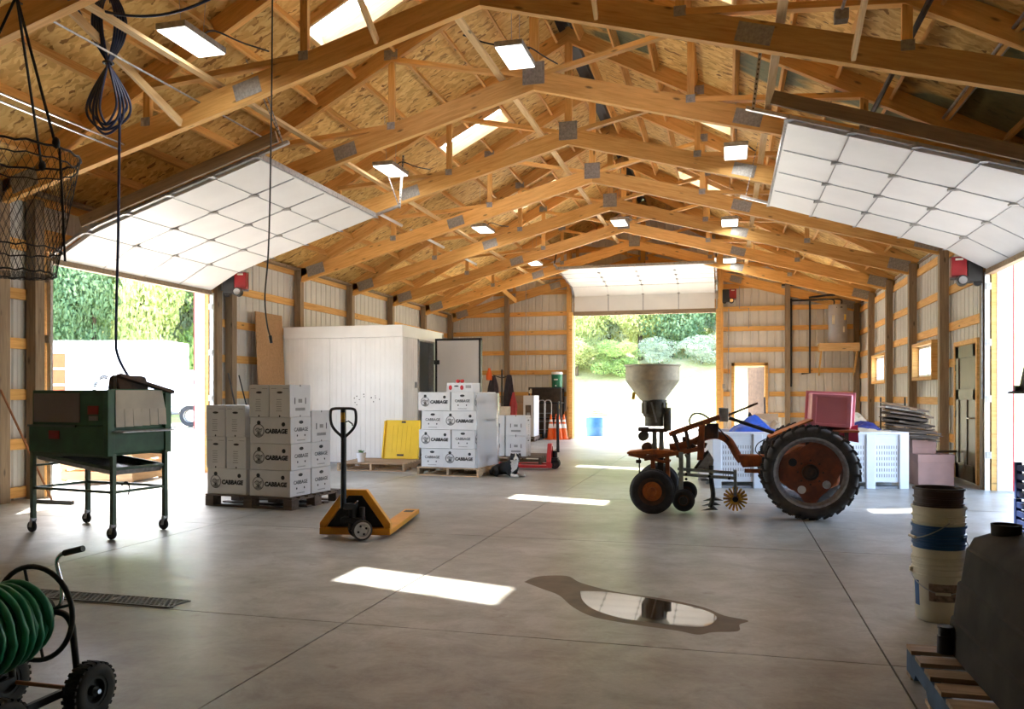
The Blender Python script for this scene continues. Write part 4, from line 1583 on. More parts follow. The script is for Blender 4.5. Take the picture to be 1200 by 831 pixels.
# ------------------------------------------------------------------ pallet trucks
def pallet_truck(label, loc, rz, body, fork_len=1.15, dirty=False, raise_=0.0, wheel='aluminium', steer=0.0, tx=0.0):
    """local +Y towards the fork tips, origin under the bulkhead"""
    t = thing('pallet_truck', label, 'pallet truck', loc, rz)
    W = 0.34
    for s in (-1, 1):
        f = MB()
        f.prism([(-0.08, 0.075), (0.08, 0.075), (0.08, 0.028), (0.07, 0.028), (0.07, 0.066), (-0.07, 0.066), (-0.07, 0.028), (-0.08, 0.028)], 0.02, fork_len - 0.1, Matrix.Translation((s * (W - 0.08), 0, raise_)))
        f.add([(s * (W - .08) - .08, fork_len - .1, .028 + raise_), (s * (W - .08) + .08, fork_len - .1, .028 + raise_), (s * (W - .08) + .08, fork_len - .1, .075 + raise_), (s * (W - .08) - .08, fork_len - .1, .075 + raise_),
               (s * (W - .08) - .045, fork_len, .035 + raise_), (s * (W - .08) + .045, fork_len, .035 + raise_), (s * (W - .08) + .045, fork_len, .058 + raise_), (s * (W - .08) - .045, fork_len, .058 + raise_)],
              [(0, 1, 5, 4), (1, 2, 6, 5), (2, 3, 7, 6), (3, 0, 4, 7), (4, 5, 6, 7)])
        fo = f.obj('fork', body, t, bevel=0.004)
        MB().cyl((s * (W - 0.08) - 0.045, fork_len - 0.22, 0.038), (s * (W - 0.08) + 0.045, fork_len - 0.22, 0.038), 0.037, n=16).obj('load_roller', 'black', t, 40)
        MB().lohi((s * (W - .08) - .05, fork_len - 0.34, 0.0755 + raise_), (s * (W - .08) + .05, fork_len - 0.2, 0.077 + raise_)).obj('fork_slot', 'black', t)
    # triangular bulkhead: foot plate, two sloping flanks and a cap
    r = raise_
    MB().lohi((-W, -0.06, 0.03 + r), (W, 0.03, 0.095 + r)).obj('foot_plate', body, t, bevel=0.006)
    fl = [(-W, 0.09), (-W + 0.05, 0.09), (-0.07, 0.40), (0.07, 0.40), (W - 0.05, 0.09), (W, 0.09), (W, 0.14), (0.11, 0.455), (-0.11, 0.455), (-W, 0.14)]
    MB().prism([(x, z + r) for x, z in fl], -0.05, 0.03).obj('bulkhead', body, t, bevel=0.005)
    MB().prism([(-W + 0.05, 0.09 + r), (-0.07, 0.40 + r), (0.07, 0.40 + r), (W - 0.05, 0.09 + r)], 0.012, 0.026).obj('back_plate', 'black', t)
    # steering head
    MB().cyl((0, -0.10, 0.09), (0, -0.10, 0.33), 0.045, n=16).obj('pump', 'black_gloss', t, 40)
    MB().cyl((0.085, -0.10, 0.14), (0.085, -0.10, 0.30), 0.028, n=12).obj('release_valve', 'dark_metal', t, 40)
    MB().box((0, -0.10, 0.18), (0.22, 0.12, 0.05)).obj('yoke', 'black', t, bevel=0.008)
    mb = MB()
    mb.cyl((-0.10 * math.cos(steer), -0.10 - 0.10 * math.sin(steer), 0.095), (0.10 * math.cos(steer), -0.10 + 0.10 * math.sin(steer), 0.095), 0.018)
    mb.obj('axle', 'dark_metal', t, 40)
    for s in (-1, 1):
        sa = steer
        Mx = Matrix.Translation((-tx * 0.8 + s * 0.075 * math.cos(sa), -0.10 + s * 0.075 * math.sin(sa), 0.095)) @ Matrix.Rotation(sa, 4, 'Z') @ Matrix.Rotation(PI / 2, 4, 'Y')
        MB().lathe([(0.078, -0.028), (0.093, -0.026), (0.095, -0.02), (0.095, 0.02), (0.093, 0.026), (0.078, 0.028)], 28, Mx).obj('tyre', 'rubber_dusty' if wheel == 'aluminium' else 'black', t, 40)
        hub = MB()
        hub.lathe([(0.0, 0.030), (0.022, 0.030), (0.024, 0.018), (0.055, 0.012), (0.060, 0.026), (0.079, 0.026), (0.079, -0.026), (0.060, -0.026), (0.055, -0.012), (0.024, -0.018), (0.022, -0.030), (0.0, -0.030)], 24, Mx)
        hub.obj('hub', wheel, t, 40)
        mb = MB()
        for k in range(4):
            a = k * PI / 2 + 0.4
            mb.cyl(Mx @ Vector((0.04 * math.cos(a), 0.04 * math.sin(a), s * 0.012)), Mx @ Vector((0.04 * math.cos(a), 0.04 * math.sin(a), s * 0.020)), 0.011, n=8)
        mb.obj('hub_hole', 'black', t)
    # tiller
    sh = Vector((0, -0.155, 0.30))
    top = Vector((0, -0.145, 0.98))
    MB().cyl(sh, top, 0.028, 0.026, n=12).obj('tiller', 'black', t, 40)
    loop = smooth_path([(0.0, -0.145, 0.95), (0.085, -0.15, 1.03), (0.118, -0.155, 1.10), (0.118, -0.165, 1.20), (0.085, -0.17, 1.225), (0, -0.17, 1.228), (-0.085, -0.17, 1.225), (-0.118, -0.165, 1.20), (-0.118, -0.155, 1.10), (-0.085, -0.15, 1.03), (0.0, -0.145, 0.95)], 5)
    MB().tube(loop, 0.0135, 8).obj('handle', 'black', t, 60)
    MB().lohi((-0.022, -0.175, 0.95), (0.022, -0.135, 1.225)).obj('handle_stem', 'black', t, bevel=0.005)
    MB().lohi((-0.020, -0.178, 1.10), (0.020, -0.173, 1.19)).obj('label', 'weeder_yellow', t)
    MB().tube([(0.02, -0.16, 1.10), (0.05, -0.16, 1.11), (0.085, -0.16, 1.085), (0.09, -0.16, 1.065)], 0.007, 6).obj('release_lever', 'dark_metal', t, 50)
    MB().tube(smooth_path([(0.03, -0.10, 0.33), (0.05, -0.12, 0.36), (0.03, -0.15, 0.34)]), 0.006, 6).obj('chain', 'chrome', t, 50)
    if tx:
        MB().bar((0, -0.12, 0.31), (tx, -0.155, 0.31), 0.05, 0.06).obj('tiller_bracket', 'black', t, bevel=0.006)
        for o in t.children:
            if o.name.split('.')[0] in ('tiller', 'handle', 'handle_stem', 'label', 'release_lever'):
                o.location.x = tx
    return t


pallet_truck('yellow pallet truck with black handle standing empty on the concrete floor', (-3.42, 7.13, 0), R(10.5), 'jack_yellow', 1.5, steer=R(-62), tx=-0.08)
pallet_truck('red pallet truck behind the dog with its forks under a dark pallet', (-3.17, 14.72, 0), R(97), 'jack_red', 1.15, raise_=0.01, wheel='rubber')

# pallet with the leaning yellow dock ramp
pallet('wide light pallet beside the cold room carrying the yellow ramp', (-6.18, 13.95, 0), R(5), 1.25, 1.2, 'pallet_wood')
pallet('worn pallet lying against the right corner of the cold room', (-5.35, 15.0, 0), R(2), 0.9, 1.1, 'pallet_dark')
rp = thing('dock_ramp', 'yellow plastic dock ramp leaning against the white cold room', 'ramp', (-5.98, 14.36, 0.147), R(5))
pts = [(-0.355, 0.0), (0.355, 0.0), (0.355, 0.70), (0.335, 0.75), (-0.335, 0.75), (-0.355, 0.70)]
tilt = Matrix.Rotation(R(-15), 4, 'X')
MB().prism(pts, -0.02, 0.02, tilt).obj('plate', 'ramp_yellow', rp, bevel=0.006)
mb = MB()
for s in (-1, 1):
    mb.box((s * 0.345, -0.035, 0.37), (0.03, 0.035, 0.72), tilt)
mb.obj('kerb', 'ramp_yellow', rp, bevel=0.005)
mb = MB()
for k in range(5):
    mb.box((-0.18 + 0.09 * k, -0.022, 0.38), (0.012, 0.006, 0.52), tilt)
mb.obj('ribs', 'ramp_yellow', rp)
MB().box((0, -0.024, 0.07), (0.13, 0.006, 0.035), tilt).obj('hand_slot', 'dark_metal', rp)
MB().box((0.02, -0.024, 0.71), (0.08, 0.006, 0.035), tilt).obj('top_slot', 'dark_metal', rp)
pot = thing('flower_pot', 'white pot with a small green plant on the pallet near the yellow ramp', 'plant pot', (-6.40, 13.55, 0.147))
MB().lathe([(0.0, 0.0), (0.06, 0.0), (0.085, 0.15), (0.09, 0.155), (0.09, 0.17), (0.078, 0.17), (0.07, 0.12), (0, 0.12)], 18).obj('pot', 'white_paint', pot, 40)
mb = MB()
rg = random.Random(2)
for k in range(26):
    a, l = rg.uniform(0, 6.3), rg.uniform(0.05, 0.10)
    c_, s_ = math.cos(a), math.sin(a)
    mb.add([(0, 0, 0.12), (c_ * l * .5 - s_ * .018, s_ * l * .5 + c_ * .018, .12 + l * .9), (c_ * l, s_ * l, .12 + l * .8), (c_ * l * .5 + s_ * .018, s_ * l * .5 - c_ * .018, .12 + l * .9)], [(0, 1, 2, 3)])
mb.obj('leaves', 'flowers', pot)

# ------------------------------------------------------------------ cold room
cw = thing('cold_room', 'white ribbed walk-in cold room against the left wall', 'cold room', (-7.36, 14.7, 0))
x0, x1, dp, hz = -1.29, 1.29, 2.35, 2.70
kick = MB().lohi((x0 + 0.02, 0.02, 0), (x1 - 0.02, dp, 0.03)).obj('base', 'galv', cw)


def ribbed(a, b, z0, z1, Mx):
    vs, fs = [], []
    n = max(2, round((b - a) / 0.105))
    u = []
    for k in range(n):
        p = a + (b - a) * k / n
        w = (b - a) / n
        u += [(p, 0), (p + w * 0.40, 0), (p + w * 0.44, 0.005), (p + w * 0.52, 0.005), (p + w * 0.56, 0)]
    u.append((b, 0))
    for p, d in u:
        vs += [(p, d, z0), (p, d, z1), ]
    N = len(u)
    for i in range(N - 1):
        fs.append((2 * i, 2 * i + 2, 2 * i + 3, 2 * i + 1))
    # thickness behind
    vs += [(a, 0.09, z0), (a, 0.09, z1), (b, 0.09, z0), (b, 0.09, z1)]
    k = 2 * N
    fs += [(k, k + 1, k + 3, k + 2), (0, 1, k + 1, k), (2 * N - 2, k + 2, k + 3, 2 * N - 1)]
    return MB().add(vs, fs, Mx)


for a, b in ((x0, x0 + 1.03), (x0 + 1.034, x1)):
    ribbed(a + 0.002, b - 0.002, 0.03, hz - 0.22, Matrix.Identity(4)).obj('wall_panel', 'cooler_skin', cw)
MB().lohi((x0, 0.0, hz - 0.215), (x1, 0.09, hz)).obj('cap_panel', 'cooler_skin', cw, bevel=0.008)
Mr = Matrix.Translation((x1, 0, 0)) @ Matrix.Rotation(PI / 2, 4, 'Z')
ribbed(0.004, 0.80, 0.03, hz - 0.22, Mr).obj('wall_panel', 'cooler_skin', cw)
MB().lohi((x1 - 0.09, 0.09, hz - 0.215), (x1, dp, hz)).obj('cap_panel', 'cooler_skin', cw, bevel=0.008)
MB().lohi((x1 - 0.09, 1.68, 0.03), (x1, dp, hz - 0.22)).obj('wall_panel', 'cooler_skin', cw, bevel=0.004)
MB().lohi((x0, dp - 0.09, 0.03), (x1, dp, hz)).obj('wall_panel', 'cooler_skin', cw)
MB().lohi((x0, 0.09, 0.03), (x0 + 0.09, dp, hz)).obj('wall_panel', 'cooler_skin', cw)
MB().lohi((x0, 0, hz), (x1, dp, hz + 0.02)).obj('roof_panel', 'cooler_skin', cw)
for a, b in ((0.79, 0.83), (1.65, 1.69)):
    MB().lohi((x1 - 0.1, a, 0.03), (x1 + 0.02, b, hz - 0.21)).obj('door_jamb', 'steel', cw)
MB().lohi((x1 - 0.1, 0.79, hz - 0.25), (x1 + 0.02, 1.69, hz - 0.21)).obj('door_head', 'steel', cw)
dl_ = MB().lohi((0.02, -0.05, 0.12), (1.0, 0.05, hz - 0.16)).obj('door_leaf', 'door_skin', cw, bevel=0.006)
dl_.location = (x1 + 0.03, 1.78, 0)
mb = MB()
for a, b in (((0.0, 0.1), (0.045, hz - 0.14)), ((0.975, 0.1), (1.02, hz - 0.14)), ((0.0, hz - 0.185), (1.02, hz - 0.14)), ((0.0, 0.1), (1.02, 0.14))):
    mb.lohi((a[0], -0.056, a[1]), (b[0], 0.056, b[1]))
mb.obj('gasket', 'black', dl_)
for z in (0.5, 2.05):
    MB().lohi((-0.10, -0.075, z - 0.04), (0.10, -0.055, z + 0.05)).obj('hinge', 'dark_metal', dl_)
MB().lohi((x1 + 0.001, 0.79 - 0.16, 1.5), (x1 + 0.03, 0.79 - 0.10, 1.62)).obj('door_latch', 'galv', cw)
mb = MB()
rg = random.Random(6)
for k in range(12):
    mb.prism(flat_ellipse(0.55 + rg.uniform(-0.28, 0.28), 1.25 + rg.uniform(-0.14, 0.14), rg.uniform(0.006, 0.014), rg.uniform(0.006, 0.016), 8), -0.003, 0.001)
mb.obj('dents', 'dark_metal', cw)

# plywood sheet and long tools at the left wall
o = MB().box((0, 0, 1.475), (0.018, 0.95, 2.95)).obj('plywood_sheet', 'plywood', None)
tag(o, 'tall sheet of brown plywood leaning on the left wall beside the cold room', 'board', loc=(-8.52, 14.18, 0))
o.rotation_euler = (0, R(-2.8), 0)


def pole_tool(name, lab, p0, p1, r, mat, head=None):
    t = thing(name, lab, 'tool', p0)
    d = Vector(p1) - Vector(p0)
    MB().cyl((0, 0, 0.02), d, r, n=8).obj('handle', mat, t, 40)
    if head == 'squeegee':
        MB().lohi((-0.30, -0.03, 0.0), (0.30, 0.03, 0.05)).obj('head', 'black', t, bevel=0.008)
    elif head == 'broom':
        MB().lohi((-0.03, -0.2, 0.0), (0.03, 0.2, 0.12)).obj('bristles', 'black', t, bevel=0.01)
    elif head == 'rake':
        mb = MB().bar((0, -0.18, 0.02), (0, 0.18, 0.02), 0.02, 0.02)
        for k in range(9):
            mb.box((0.02, -0.17 + 0.0425 * k, 0.015), (0.06, 0.008, 0.01))
        mb.obj('head', 'dark_metal', t)
    return t


pole_tool('squeegee', 'floor squeegee with red-brown handle leaning at the left door post', (-8.12, 8.35, 0), (-8.68, 8.12, 1.42), 0.014, 'stick', 'squeegee')
pole_tool('broom', 'black handled push broom leaning in the corner behind the nearer cartons', (-8.35, 13.0, 0), (-8.62, 12.78, 1.75), 0.014, 'black', 'broom')
pole_tool('rake', 'thin black handled rake leaning beside the push broom', (-8.30, 13.35, 0), (-8.66, 13.17, 1.72), 0.012, 'black', 'rake')


# ------------------------------------------------------------------ door openers
def opener(label, loc, rz, s=1.0):
    """mounted on the wall at its back (local +Y)"""
    t = thing('door_opener', label, 'door opener', loc, rz, 'overhead door openers')
    t.scale = (s, 1, 1)
    MB().box((-0.10, -0.12, 0.02), (0.20, 0.22, 0.36)).obj('gear_case', 'black', t, bevel=0.015)
    MB().box((0.10, -0.13, 0.07), (0.20, 0.20, 0.28)).obj('control_box', 'opener_red', t, bevel=0.012)
    MB().cyl((0.06, -0.14, -0.14), (0.06, -0.30, -0.14), 0.075, n=20).obj('motor', 'dark_metal', t, 40)
    MB().cyl((0.06, -0.30, -0.14), (0.06, -0.312, -0.14), 0.055, n=18).obj('motor_cap', 'chrome', t, 40)
    MB().cyl((-0.14, -0.12, -0.16), (-0.14, -0.20, -0.16), 0.06, n=18).obj('chain_wheel', 'black_gloss', t, 40)
    MB().box((0.10, -0.235, 0.17), (0.10, 0.004, 0.03)).obj('label', 'label_cream', t)
    MB().lohi((-0.30, -0.012, -0.10), (0.20, 0.0, 0.24)).obj('mount_plate', 'galv', t)
    return t


opener('red and black door opener motor on the left wall beside the left door', (-8.42, 12.76, 3.30), R(20))
opener('red and black door opener motor high on the right wall beside the right door', (3.36, 13.2, 3.14), R(-8), -1.0)
opener('small looking red door opener motor on the far wall right of the far door', (0.06, 25.28, 4.30), 0)
for n_, pts, lab in ((0, [(0.35, 25.25, 4.6), (0.35, 25.25, 3.95), (0.62, 25.25, 3.95), (0.62, 25.25, 3.35)], 'grey electric conduit bent down the far wall below the door opener'),
                     (1, [(0.04, 25.25, 3.95), (0.04, 25.25, 3.3), (0.02, 25.25, 1.6)], 'thin grey control conduit down the far wall beside the door track'),
                     (2, [(3.52, 12.98, 2.95), (3.52, 12.98, 1.3)], 'grey conduit running down from the right door opener'),
                     (3, [(-6.2, 25.2, 4.9), (-6.2, 25.2, 1.6)], 'thin grey conduit down the far wall left of its timber post')):
    tag(MB().tube(pts, 0.011, 8).obj('conduit', 'galv', None, 60), lab, 'conduit')
tag(MB().box((0, 0, 0), (0.08, 0.05, 0.14)).obj('switch_box', 'plate_grey', None, bevel=0.004), 'grey switch box on the jamb right of the far door', 'switch', loc=(-0.10, 25.14, 1.62))


# ------------------------------------------------------------------ roof lamps
def lamp_fixture(label, loc):
    t = thing('ceiling_lamp', label, 'lamp', loc, 0, 'flat panel lamps under the trusses')
    MB().lohi((-0.17, -0.34, 0.012), (0.17, 0.34, 0.075)).obj('housing', 'galv', t, bevel=0.006)
    MB().lohi((-0.10, -0.2, 0.075), (0.10, 0.2, 0.12)).obj('driver_box', 'galv', t, bevel=0.006)
    MB().lohi((-0.158, -0.328, 0.0), (0.158, 0.328, 0.011)).obj('diffuser', 'lamp_glow', t)
    top = roof_z(loc[0]) - loc[2] - 0.15
    mb = MB()
    for y in (-0.25, 0.25):
        mb.tube([(0, y * 0.7, 0.10), (0, y, top)], 0.003, 5)
    mb.obj('hang_wire', 'galv', t)
    MB().tube(smooth_path([(0.05, 0.1, 0.12), (0.12, 0.2, 0.20), (0.25, 0.5, 0.19), (0.33, 0.9, 0.25)]), 0.009, 6).obj('cord', 'black', t, 60)
    ld = bpy.data.lights.new('panel_light', 'AREA')
    ld.shape = 'RECTANGLE'
    ld.size, ld.size_y = 0.31, 0.65
    ld.energy = LAMP_WATTS
    ld.color = (1.0, 0.96, 0.90)
    lo = bpy.data.objects.new('panel_light', ld)
    C.objects.link(lo)
    lo.parent = t
    lo.location = (0, 0, -0.004)
    return t


for lab, loc in (('flat white panel lamp nearest the blue cable coil, top left of the photo', (-5.29, 7.22, 4.95)),
                 ('flat white panel lamp above the inner end of the left overhead door', (-5.23, 12.17, 4.95)),
                 ('flat white panel lamp in the left row, third from the camera', (-5.15, 17.03, 4.95)),
                 ('flat white panel lamp in the left row, farthest and smallest', (-5.10, 21.69, 4.95)),
                 ('square looking panel lamp at the ridge beside the second truss peak', (-2.46, 9.47, 5.40)),
                 ('panel lamp under the ridge between the far truss peaks', (-2.46, 19.21, 5.40)),
                 ('panel lamp left of the right overhead door, largest of the right row', (0.12, 12.4, 4.9)),
                 ('panel lamp in the right row, second from the camera', (0.05, 17.42, 4.9)),
                 ('panel lamp in the right row, farthest, near the far wall opener', (0.06, 22.29, 4.9))):
    lamp_fixture(lab, loc)


# ------------------------------------------------------------------ green vegetable washer on its cart
ws_ = thing('vegetable_washer', 'green barrel washer with canvas flaps on a tall caster stand at left', 'washing machine', (-6.045, 6.80, 0), R(-8.2))
# local x from -0.545 to 0.545, y from -0.33 (near) to 0.33
for x in (-0.54, 0.54):
    for y in (-0.31, 0.31):
        mb = MB().lohi((x - 0.02, y - 0.02, 0.14), (x + 0.02, y + 0.02, 0.80))
        mb.obj('leg', 'frame_green', ws_)
        cs = MB()
        cs.lohi((x - 0.012, y - 0.03, 0.115), (x + 0.012, y + 0.03, 0.145))
        for q in (-1, 1):
            cs.prism([(x - 0.035, 0.05), (x + 0.0, 0.05), (x + 0.02, 0.13), (x - 0.02, 0.13)], y + q * 0.022 - 0.002, y + q * 0.022 + 0.002)
        fo = cs.obj('caster', 'galv', ws_)
        MB().lathe([(0.0, -0.014), (0.03, -0.016), (0.052, -0.014), (0.056, -0.006), (0.056, 0.006), (0.052, 0.014), (0.03, 0.016), (0, 0.014)], 20, Matrix.Translation((x - 0.018, y, 0.056)) @ Matrix.Rotation(PI / 2, 4, 'X')).obj('wheel', 'rubber', fo, 40)
for y in (-0.31, 0.31):
    MB().bar((-0.54, y, 0.44), (0.54, y, 0.44), 0.025, 0.025).obj('rail', 'frame_green', ws_)
    MB().bar((-0.54, y, 0.78), (0.54, y, 0.78), 0.03, 0.03).obj('rail', 'frame_green', ws_)
for x in (-0.54, 0.54):
    MB().bar((x, -0.31, 0.44), (x, 0.31, 0.44), 0.025, 0.025).obj('rail', 'frame_green', ws_)
    MB().bar((x, -0.31, 0.66), (x, 0.31, 0.66), 0.02, 0.02).obj('rail', 'frame_green', ws_)
# drip tray: shallow and tilted
tr_ = MB()
ta = [(-0.52, -0.27, 0.72), (0.50, -0.27, 0.60), (0.50, 0.29, 0.60), (-0.52, 0.29, 0.72)]
up = Vector((0, 0, 0.055))
top_ = [Vector(p) + up + Vector((0.02 if p[0] > 0 else -0.02, 0.02 if p[1] > 0 else -0.02, 0)) for p in ta]
tr_.add([Vector(p) for p in ta] + top_, [(0, 1, 2, 3), (0, 4, 5, 1), (1, 5, 6, 2), (2, 6, 7, 3), (3, 7, 4, 0)])
o = tr_.obj('drip_tray', 'galv', ws_)
o.modifiers.new('gauge', 'SOLIDIFY').thickness = 0.004
mb = MB()
for p, q in zip(top_, top_[1:] + top_[:1]):
    mb.bar(p, q, 0.022, 0.028)
mb.obj('tray_rim', 'frame_green', ws_)
# housing: lower trough, upper box with tan panel, hooded right end
MB().prism([(-0.56, 0.80), (0.52, 0.78), (0.52, 1.06), (-0.56, 1.06)], -0.345, 0.345).obj('trough', 'washer_green', ws_, bevel=0.01)
MB().prism([(-0.53, 1.06), (0.50, 1.06), (0.50, 1.40), (-0.53, 1.40)], -0.325, 0.335).obj('upper_box', 'washer_green', ws_, bevel=0.008)
MB().lohi((-0.555, -0.36, 1.045), (0.10, -0.34, 1.065)).obj('trough_lip', 'frame_green', ws_)
MB().lohi((-0.50, -0.335, 1.09), (0.13, -0.325, 1.37)).obj('side_panel', 'tan_panel', ws_, bevel=0.002)
MB().lohi((0.235, -0.333, 1.17), (0.37, -0.325, 1.25)).obj('sticker', 'label_red', ws_)
MB().lohi((0.25, -0.333, 1.11), (0.37, -0.325, 1.155)).obj('sticker', 'ink_pale', ws_)
MB().lohi((-0.27, -0.351, 0.93), (-0.13, -0.344, 1.01)).obj('sticker', 'label_red', ws_)
# end frame with canvas flaps
for y in (-0.345, 0.335):
    MB().lohi((0.50, y - 0.04, 0.78), (0.56, y + 0.04, 1.40)).obj('end_post', 'washer_green', ws_, bevel=0.006)
MB().lohi((0.50, -0.34, 1.37), (0.555, 0.34, 1.41)).obj('end_head', 'washer_green', ws_, bevel=0.006)
MB().lohi((0.50, -0.33, 0.80), (0.545, 0.33, 1.03)).obj('end_apron', 'washer_green', ws_, bevel=0.006)
MB().add([(0.545, -0.34, 1.02), (0.66, -0.30, 1.01), (0.66, 0.32, 1.01), (0.545, 0.34, 1.02)], [(0, 1, 2, 3)]).obj('discharge_lip', 'galv', ws_).modifiers.new('gauge', 'SOLIDIFY').thickness = 0.012
MB().add([(0.562, -0.30, 1.22), (0.562, 0.295, 1.22), (0.566, 0.25, 1.40), (0.566, -0.30, 1.40)], [(0, 1, 2, 3)]).obj('canvas_top', 'canvas', ws_).modifiers.new('gauge', 'SOLIDIFY').thickness = 0.004
for k in range(6):
    a = -0.30 + k * 0.1
    b_ = a + 0.097
    j = 0.004 * (k % 3)
    MB().add([(0.568 + j, a, 1.05 + 0.003 * k), (0.568 + j, b_, 1.05 + 0.002 * k), (0.562, b_, 1.225), (0.562, a, 1.225)], [(0, 1, 2, 3)]).obj('flap', 'canvas', ws_).modifiers.new('gauge', 'SOLIDIFY').thickness = 0.004
# drive on top: belt guard and motor
MB().prism([(0.34, 1.41), (0.36, 1.52), (0.40, 1.545), (0.46, 1.53), (0.50, 1.41)], -0.20, 0.15).obj('belt_guard', 'rust_dark', ws_, bevel=0.01)
MB().add([(0.46, -0.2, 1.55), (0.52, -0.2, 1.56), (0.60, 0.38, 1.40), (0.54, 0.38, 1.39)], [(0, 1, 2, 3)]).obj('sloping_cover', 'rust_dark', ws_).modifiers.new('gauge', 'SOLIDIFY').thickness = 0.03
MB().lohi((0.43, -0.21, 1.41), (0.46, -0.18, 1.54)).obj('guard_edge', 'tan_panel', ws_)
MB().cyl((0.30, -0.05, 1.47), (0.30, 0.22, 1.47), 0.07, n=16).obj('motor', 'dark_metal', ws_, 40)
coil = MB()
pts = [(0.20 + 0.13 * math.cos(1.2 + 1.9 * k / 14), -0.12, 1.40 + 0.13 * math.sin(1.2 + 1.9 * k / 14)) for k in range(15)]
for k in range(len(pts)):
    coil.ring(pts[k], (math.cos(2.8 + 1.9 * k / 14), 0, math.sin(2.8 + 1.9 * k / 14)), 0.014, 0.004, 10, 4)
coil.obj('spiral_conduit', 'black', ws_, 60)
MB().tube(smooth_path([(-0.05, 0.31, 0.42), (0.02, 0.30, 0.46), (0.07, 0.30, 0.40), (0.05, 0.30, 0.33)]), 0.008, 6).obj('cord', 'black', ws_, 60)

# ------------------------------------------------------------------ blue cable coil hung over the washer
cc = thing('cable_coil', 'blue black cable tied in a hanging coil above the green washer', 'cable', (-6.03, 6.9, 0))
rgt = Vector((0.80, 0.60, 0))
hz_ = roof_z(-6.03)
tie = 4.70
for k in range(5):
    a = 0.065 + 0.026 * k
    hgt = 0.62 + 0.05 * (k % 3)
    of = Vector((-0.3, 0.4, 0)) * (0.03 * (k - 2))
    lo = smooth_path([of + Vector((0, 0, tie)), of + rgt * (-a) + Vector((0, 0, tie - 0.35)), of + rgt * (-a * 1.1) + Vector((0, 0, tie - hgt + 0.12)), of + rgt * (-0.2 * a) + Vector((0, 0, tie - hgt)), of + rgt * (a * 1.0) + Vector((0, 0, tie - hgt + 0.14)), of + rgt * (a * 1.1) + Vector((0, 0, tie - 0.33)), of + Vector((0, 0, tie))], 7)
    hi = smooth_path([of + Vector((0, 0, tie)), of + rgt * (-a * 0.8) + Vector((0, 0, tie + 0.3)), of + rgt * (-a * 0.75) + Vector((0, 0, tie + 0.55)), of + rgt * (0.1 * a) + Vector((0, 0, tie + 0.66 + 0.02 * k)), of + rgt * (a * 0.9) + Vector((0, 0, tie + 0.5)), of + rgt * (a * 0.8) + Vector((0, 0, tie + 0.25)), of + Vector((0, 0, tie))], 7)
    MB().tube(lo, 0.0125, 7, caps=False).obj('lower_loop', 'cable_blue', cc, 60)
    MB().tube(hi, 0.0125, 7, caps=False).obj('upper_loop', 'cable_blue', cc, 60)
MB().ring((0, 0, tie), (0, 0, 1), 0.045, 0.012, 14, 6).obj('tie', 'black', cc, 60)
MB().tube([(0.02, 0, tie + 0.6), (0.0, 0, hz_ - 0.1)], 0.006, 6).obj('hook_line', 'black', cc)
MB().tube(smooth_path([rgt * 0.11 + Vector((0, 0, tie - 0.3)), rgt * 0.10 + Vector((0, 0, tie - 0.8)), rgt * 0.09 + Vector((0, 0, 3.0)), rgt * 0.07 + Vector((0, 0, 2.0)), rgt * 0.10 + Vector((0, -0.02, 1.75)), rgt * 0.13 + Vector((0.1, -0.02, 1.52))], 8), 0.0135, 8).obj('drop', 'cable_blue', cc, 60)
MB().tube(smooth_path([rgt * -0.30 + Vector((0, 0, tie + 0.55)), rgt * -0.15 + Vector((0, 0, tie + 0.25)), Vector((0, 0, tie))], 6), 0.0125, 7).obj('tail', 'cable_blue', cc, 60)
sw = MB().tube(smooth_path([(-6.2, 6.2, 5.35), (-5.8, 6.3, 5.0), (-5.3, 6.4, 4.86), (-4.8, 6.5, 4.92), (-4.3, 6.6, 5.18), (-3.9, 6.7, 5.6), (-3.4, 6.8, 6.6)], 8), 0.0135, 8).obj('cable_swag', 'cable_blue', None, 60)
tag(sw, 'dark blue cable sagging between trusses past the hanging coil', 'cable')
bc = thing('hanging_cable', 'long black cord hanging plumb from the roof before the white cold room', 'cord', (-4.93, 8.05, 0))
MB().tube(smooth_path([(0.06, 0, roof_z(-4.9) - 0.1), (0.05, 0, 4.8), (0.03, 0, 3.6), (0.005, 0, 2.9), (-0.035, 0, 2.45), (-0.01, 0, 2.15), (0.03, 0, 2.0)], 8), 0.009, 7).obj('cord', 'black', bc, 60)
MB().cyl((0.03, 0, 2.01), (0.045, 0, 1.93), 0.020, 0.016, n=10).obj('plug', 'black', bc, 40)
tag(MB().tube(smooth_path([(-2.30, 9.55, 5.53), (-2.55, 9.5, 5.56), (-2.85, 9.5, 5.64), (-3.1, 9.4, 5.72)], 6), 0.010, 6).obj('power_cable', 'black', None, 60), 'short black cord at the back of the ridge lamp near the second peak', 'cord')

# ------------------------------------------------------------------ hanging wire basket
wbk = thing('wire_basket', 'black wire mesh basket hanging on ropes at the upper left', 'basket', (-3.44, 3.31, 0))
ZT_, ZB_, RT_, RB_ = 2.56, 1.96, 0.285, 0.175
mb = MB()
for k in range(46):
    for sg in (-1, 1):
        a0 = 2 * PI * k / 46
        pts = []
        for q in range(7):
            f = q / 6
            a = a0 + sg * f * 1.05
            r_ = RT_ + (RB_ - RT_) * f
            pts.append((r_ * math.cos(a), r_ * math.sin(a), ZT_ + (ZB_ - ZT_) * f))
        mb.tube(pts, 0.0013, 3, caps=False)
for k in range(12):
    for sg in (0, 1):
        w_ = -RB_ + 2 * RB_ * (k + 0.5) / 12
        l_ = math.sqrt(RB_ ** 2 - w_ ** 2)
        mb.tube([(w_, -l_, ZB_ - 0.01), (w_, l_, ZB_ - 0.01)] if sg else [(-l_, w_, ZB_ - 0.01), (l_, w_, ZB_ - 0.01)], 0.0013, 3, caps=False)
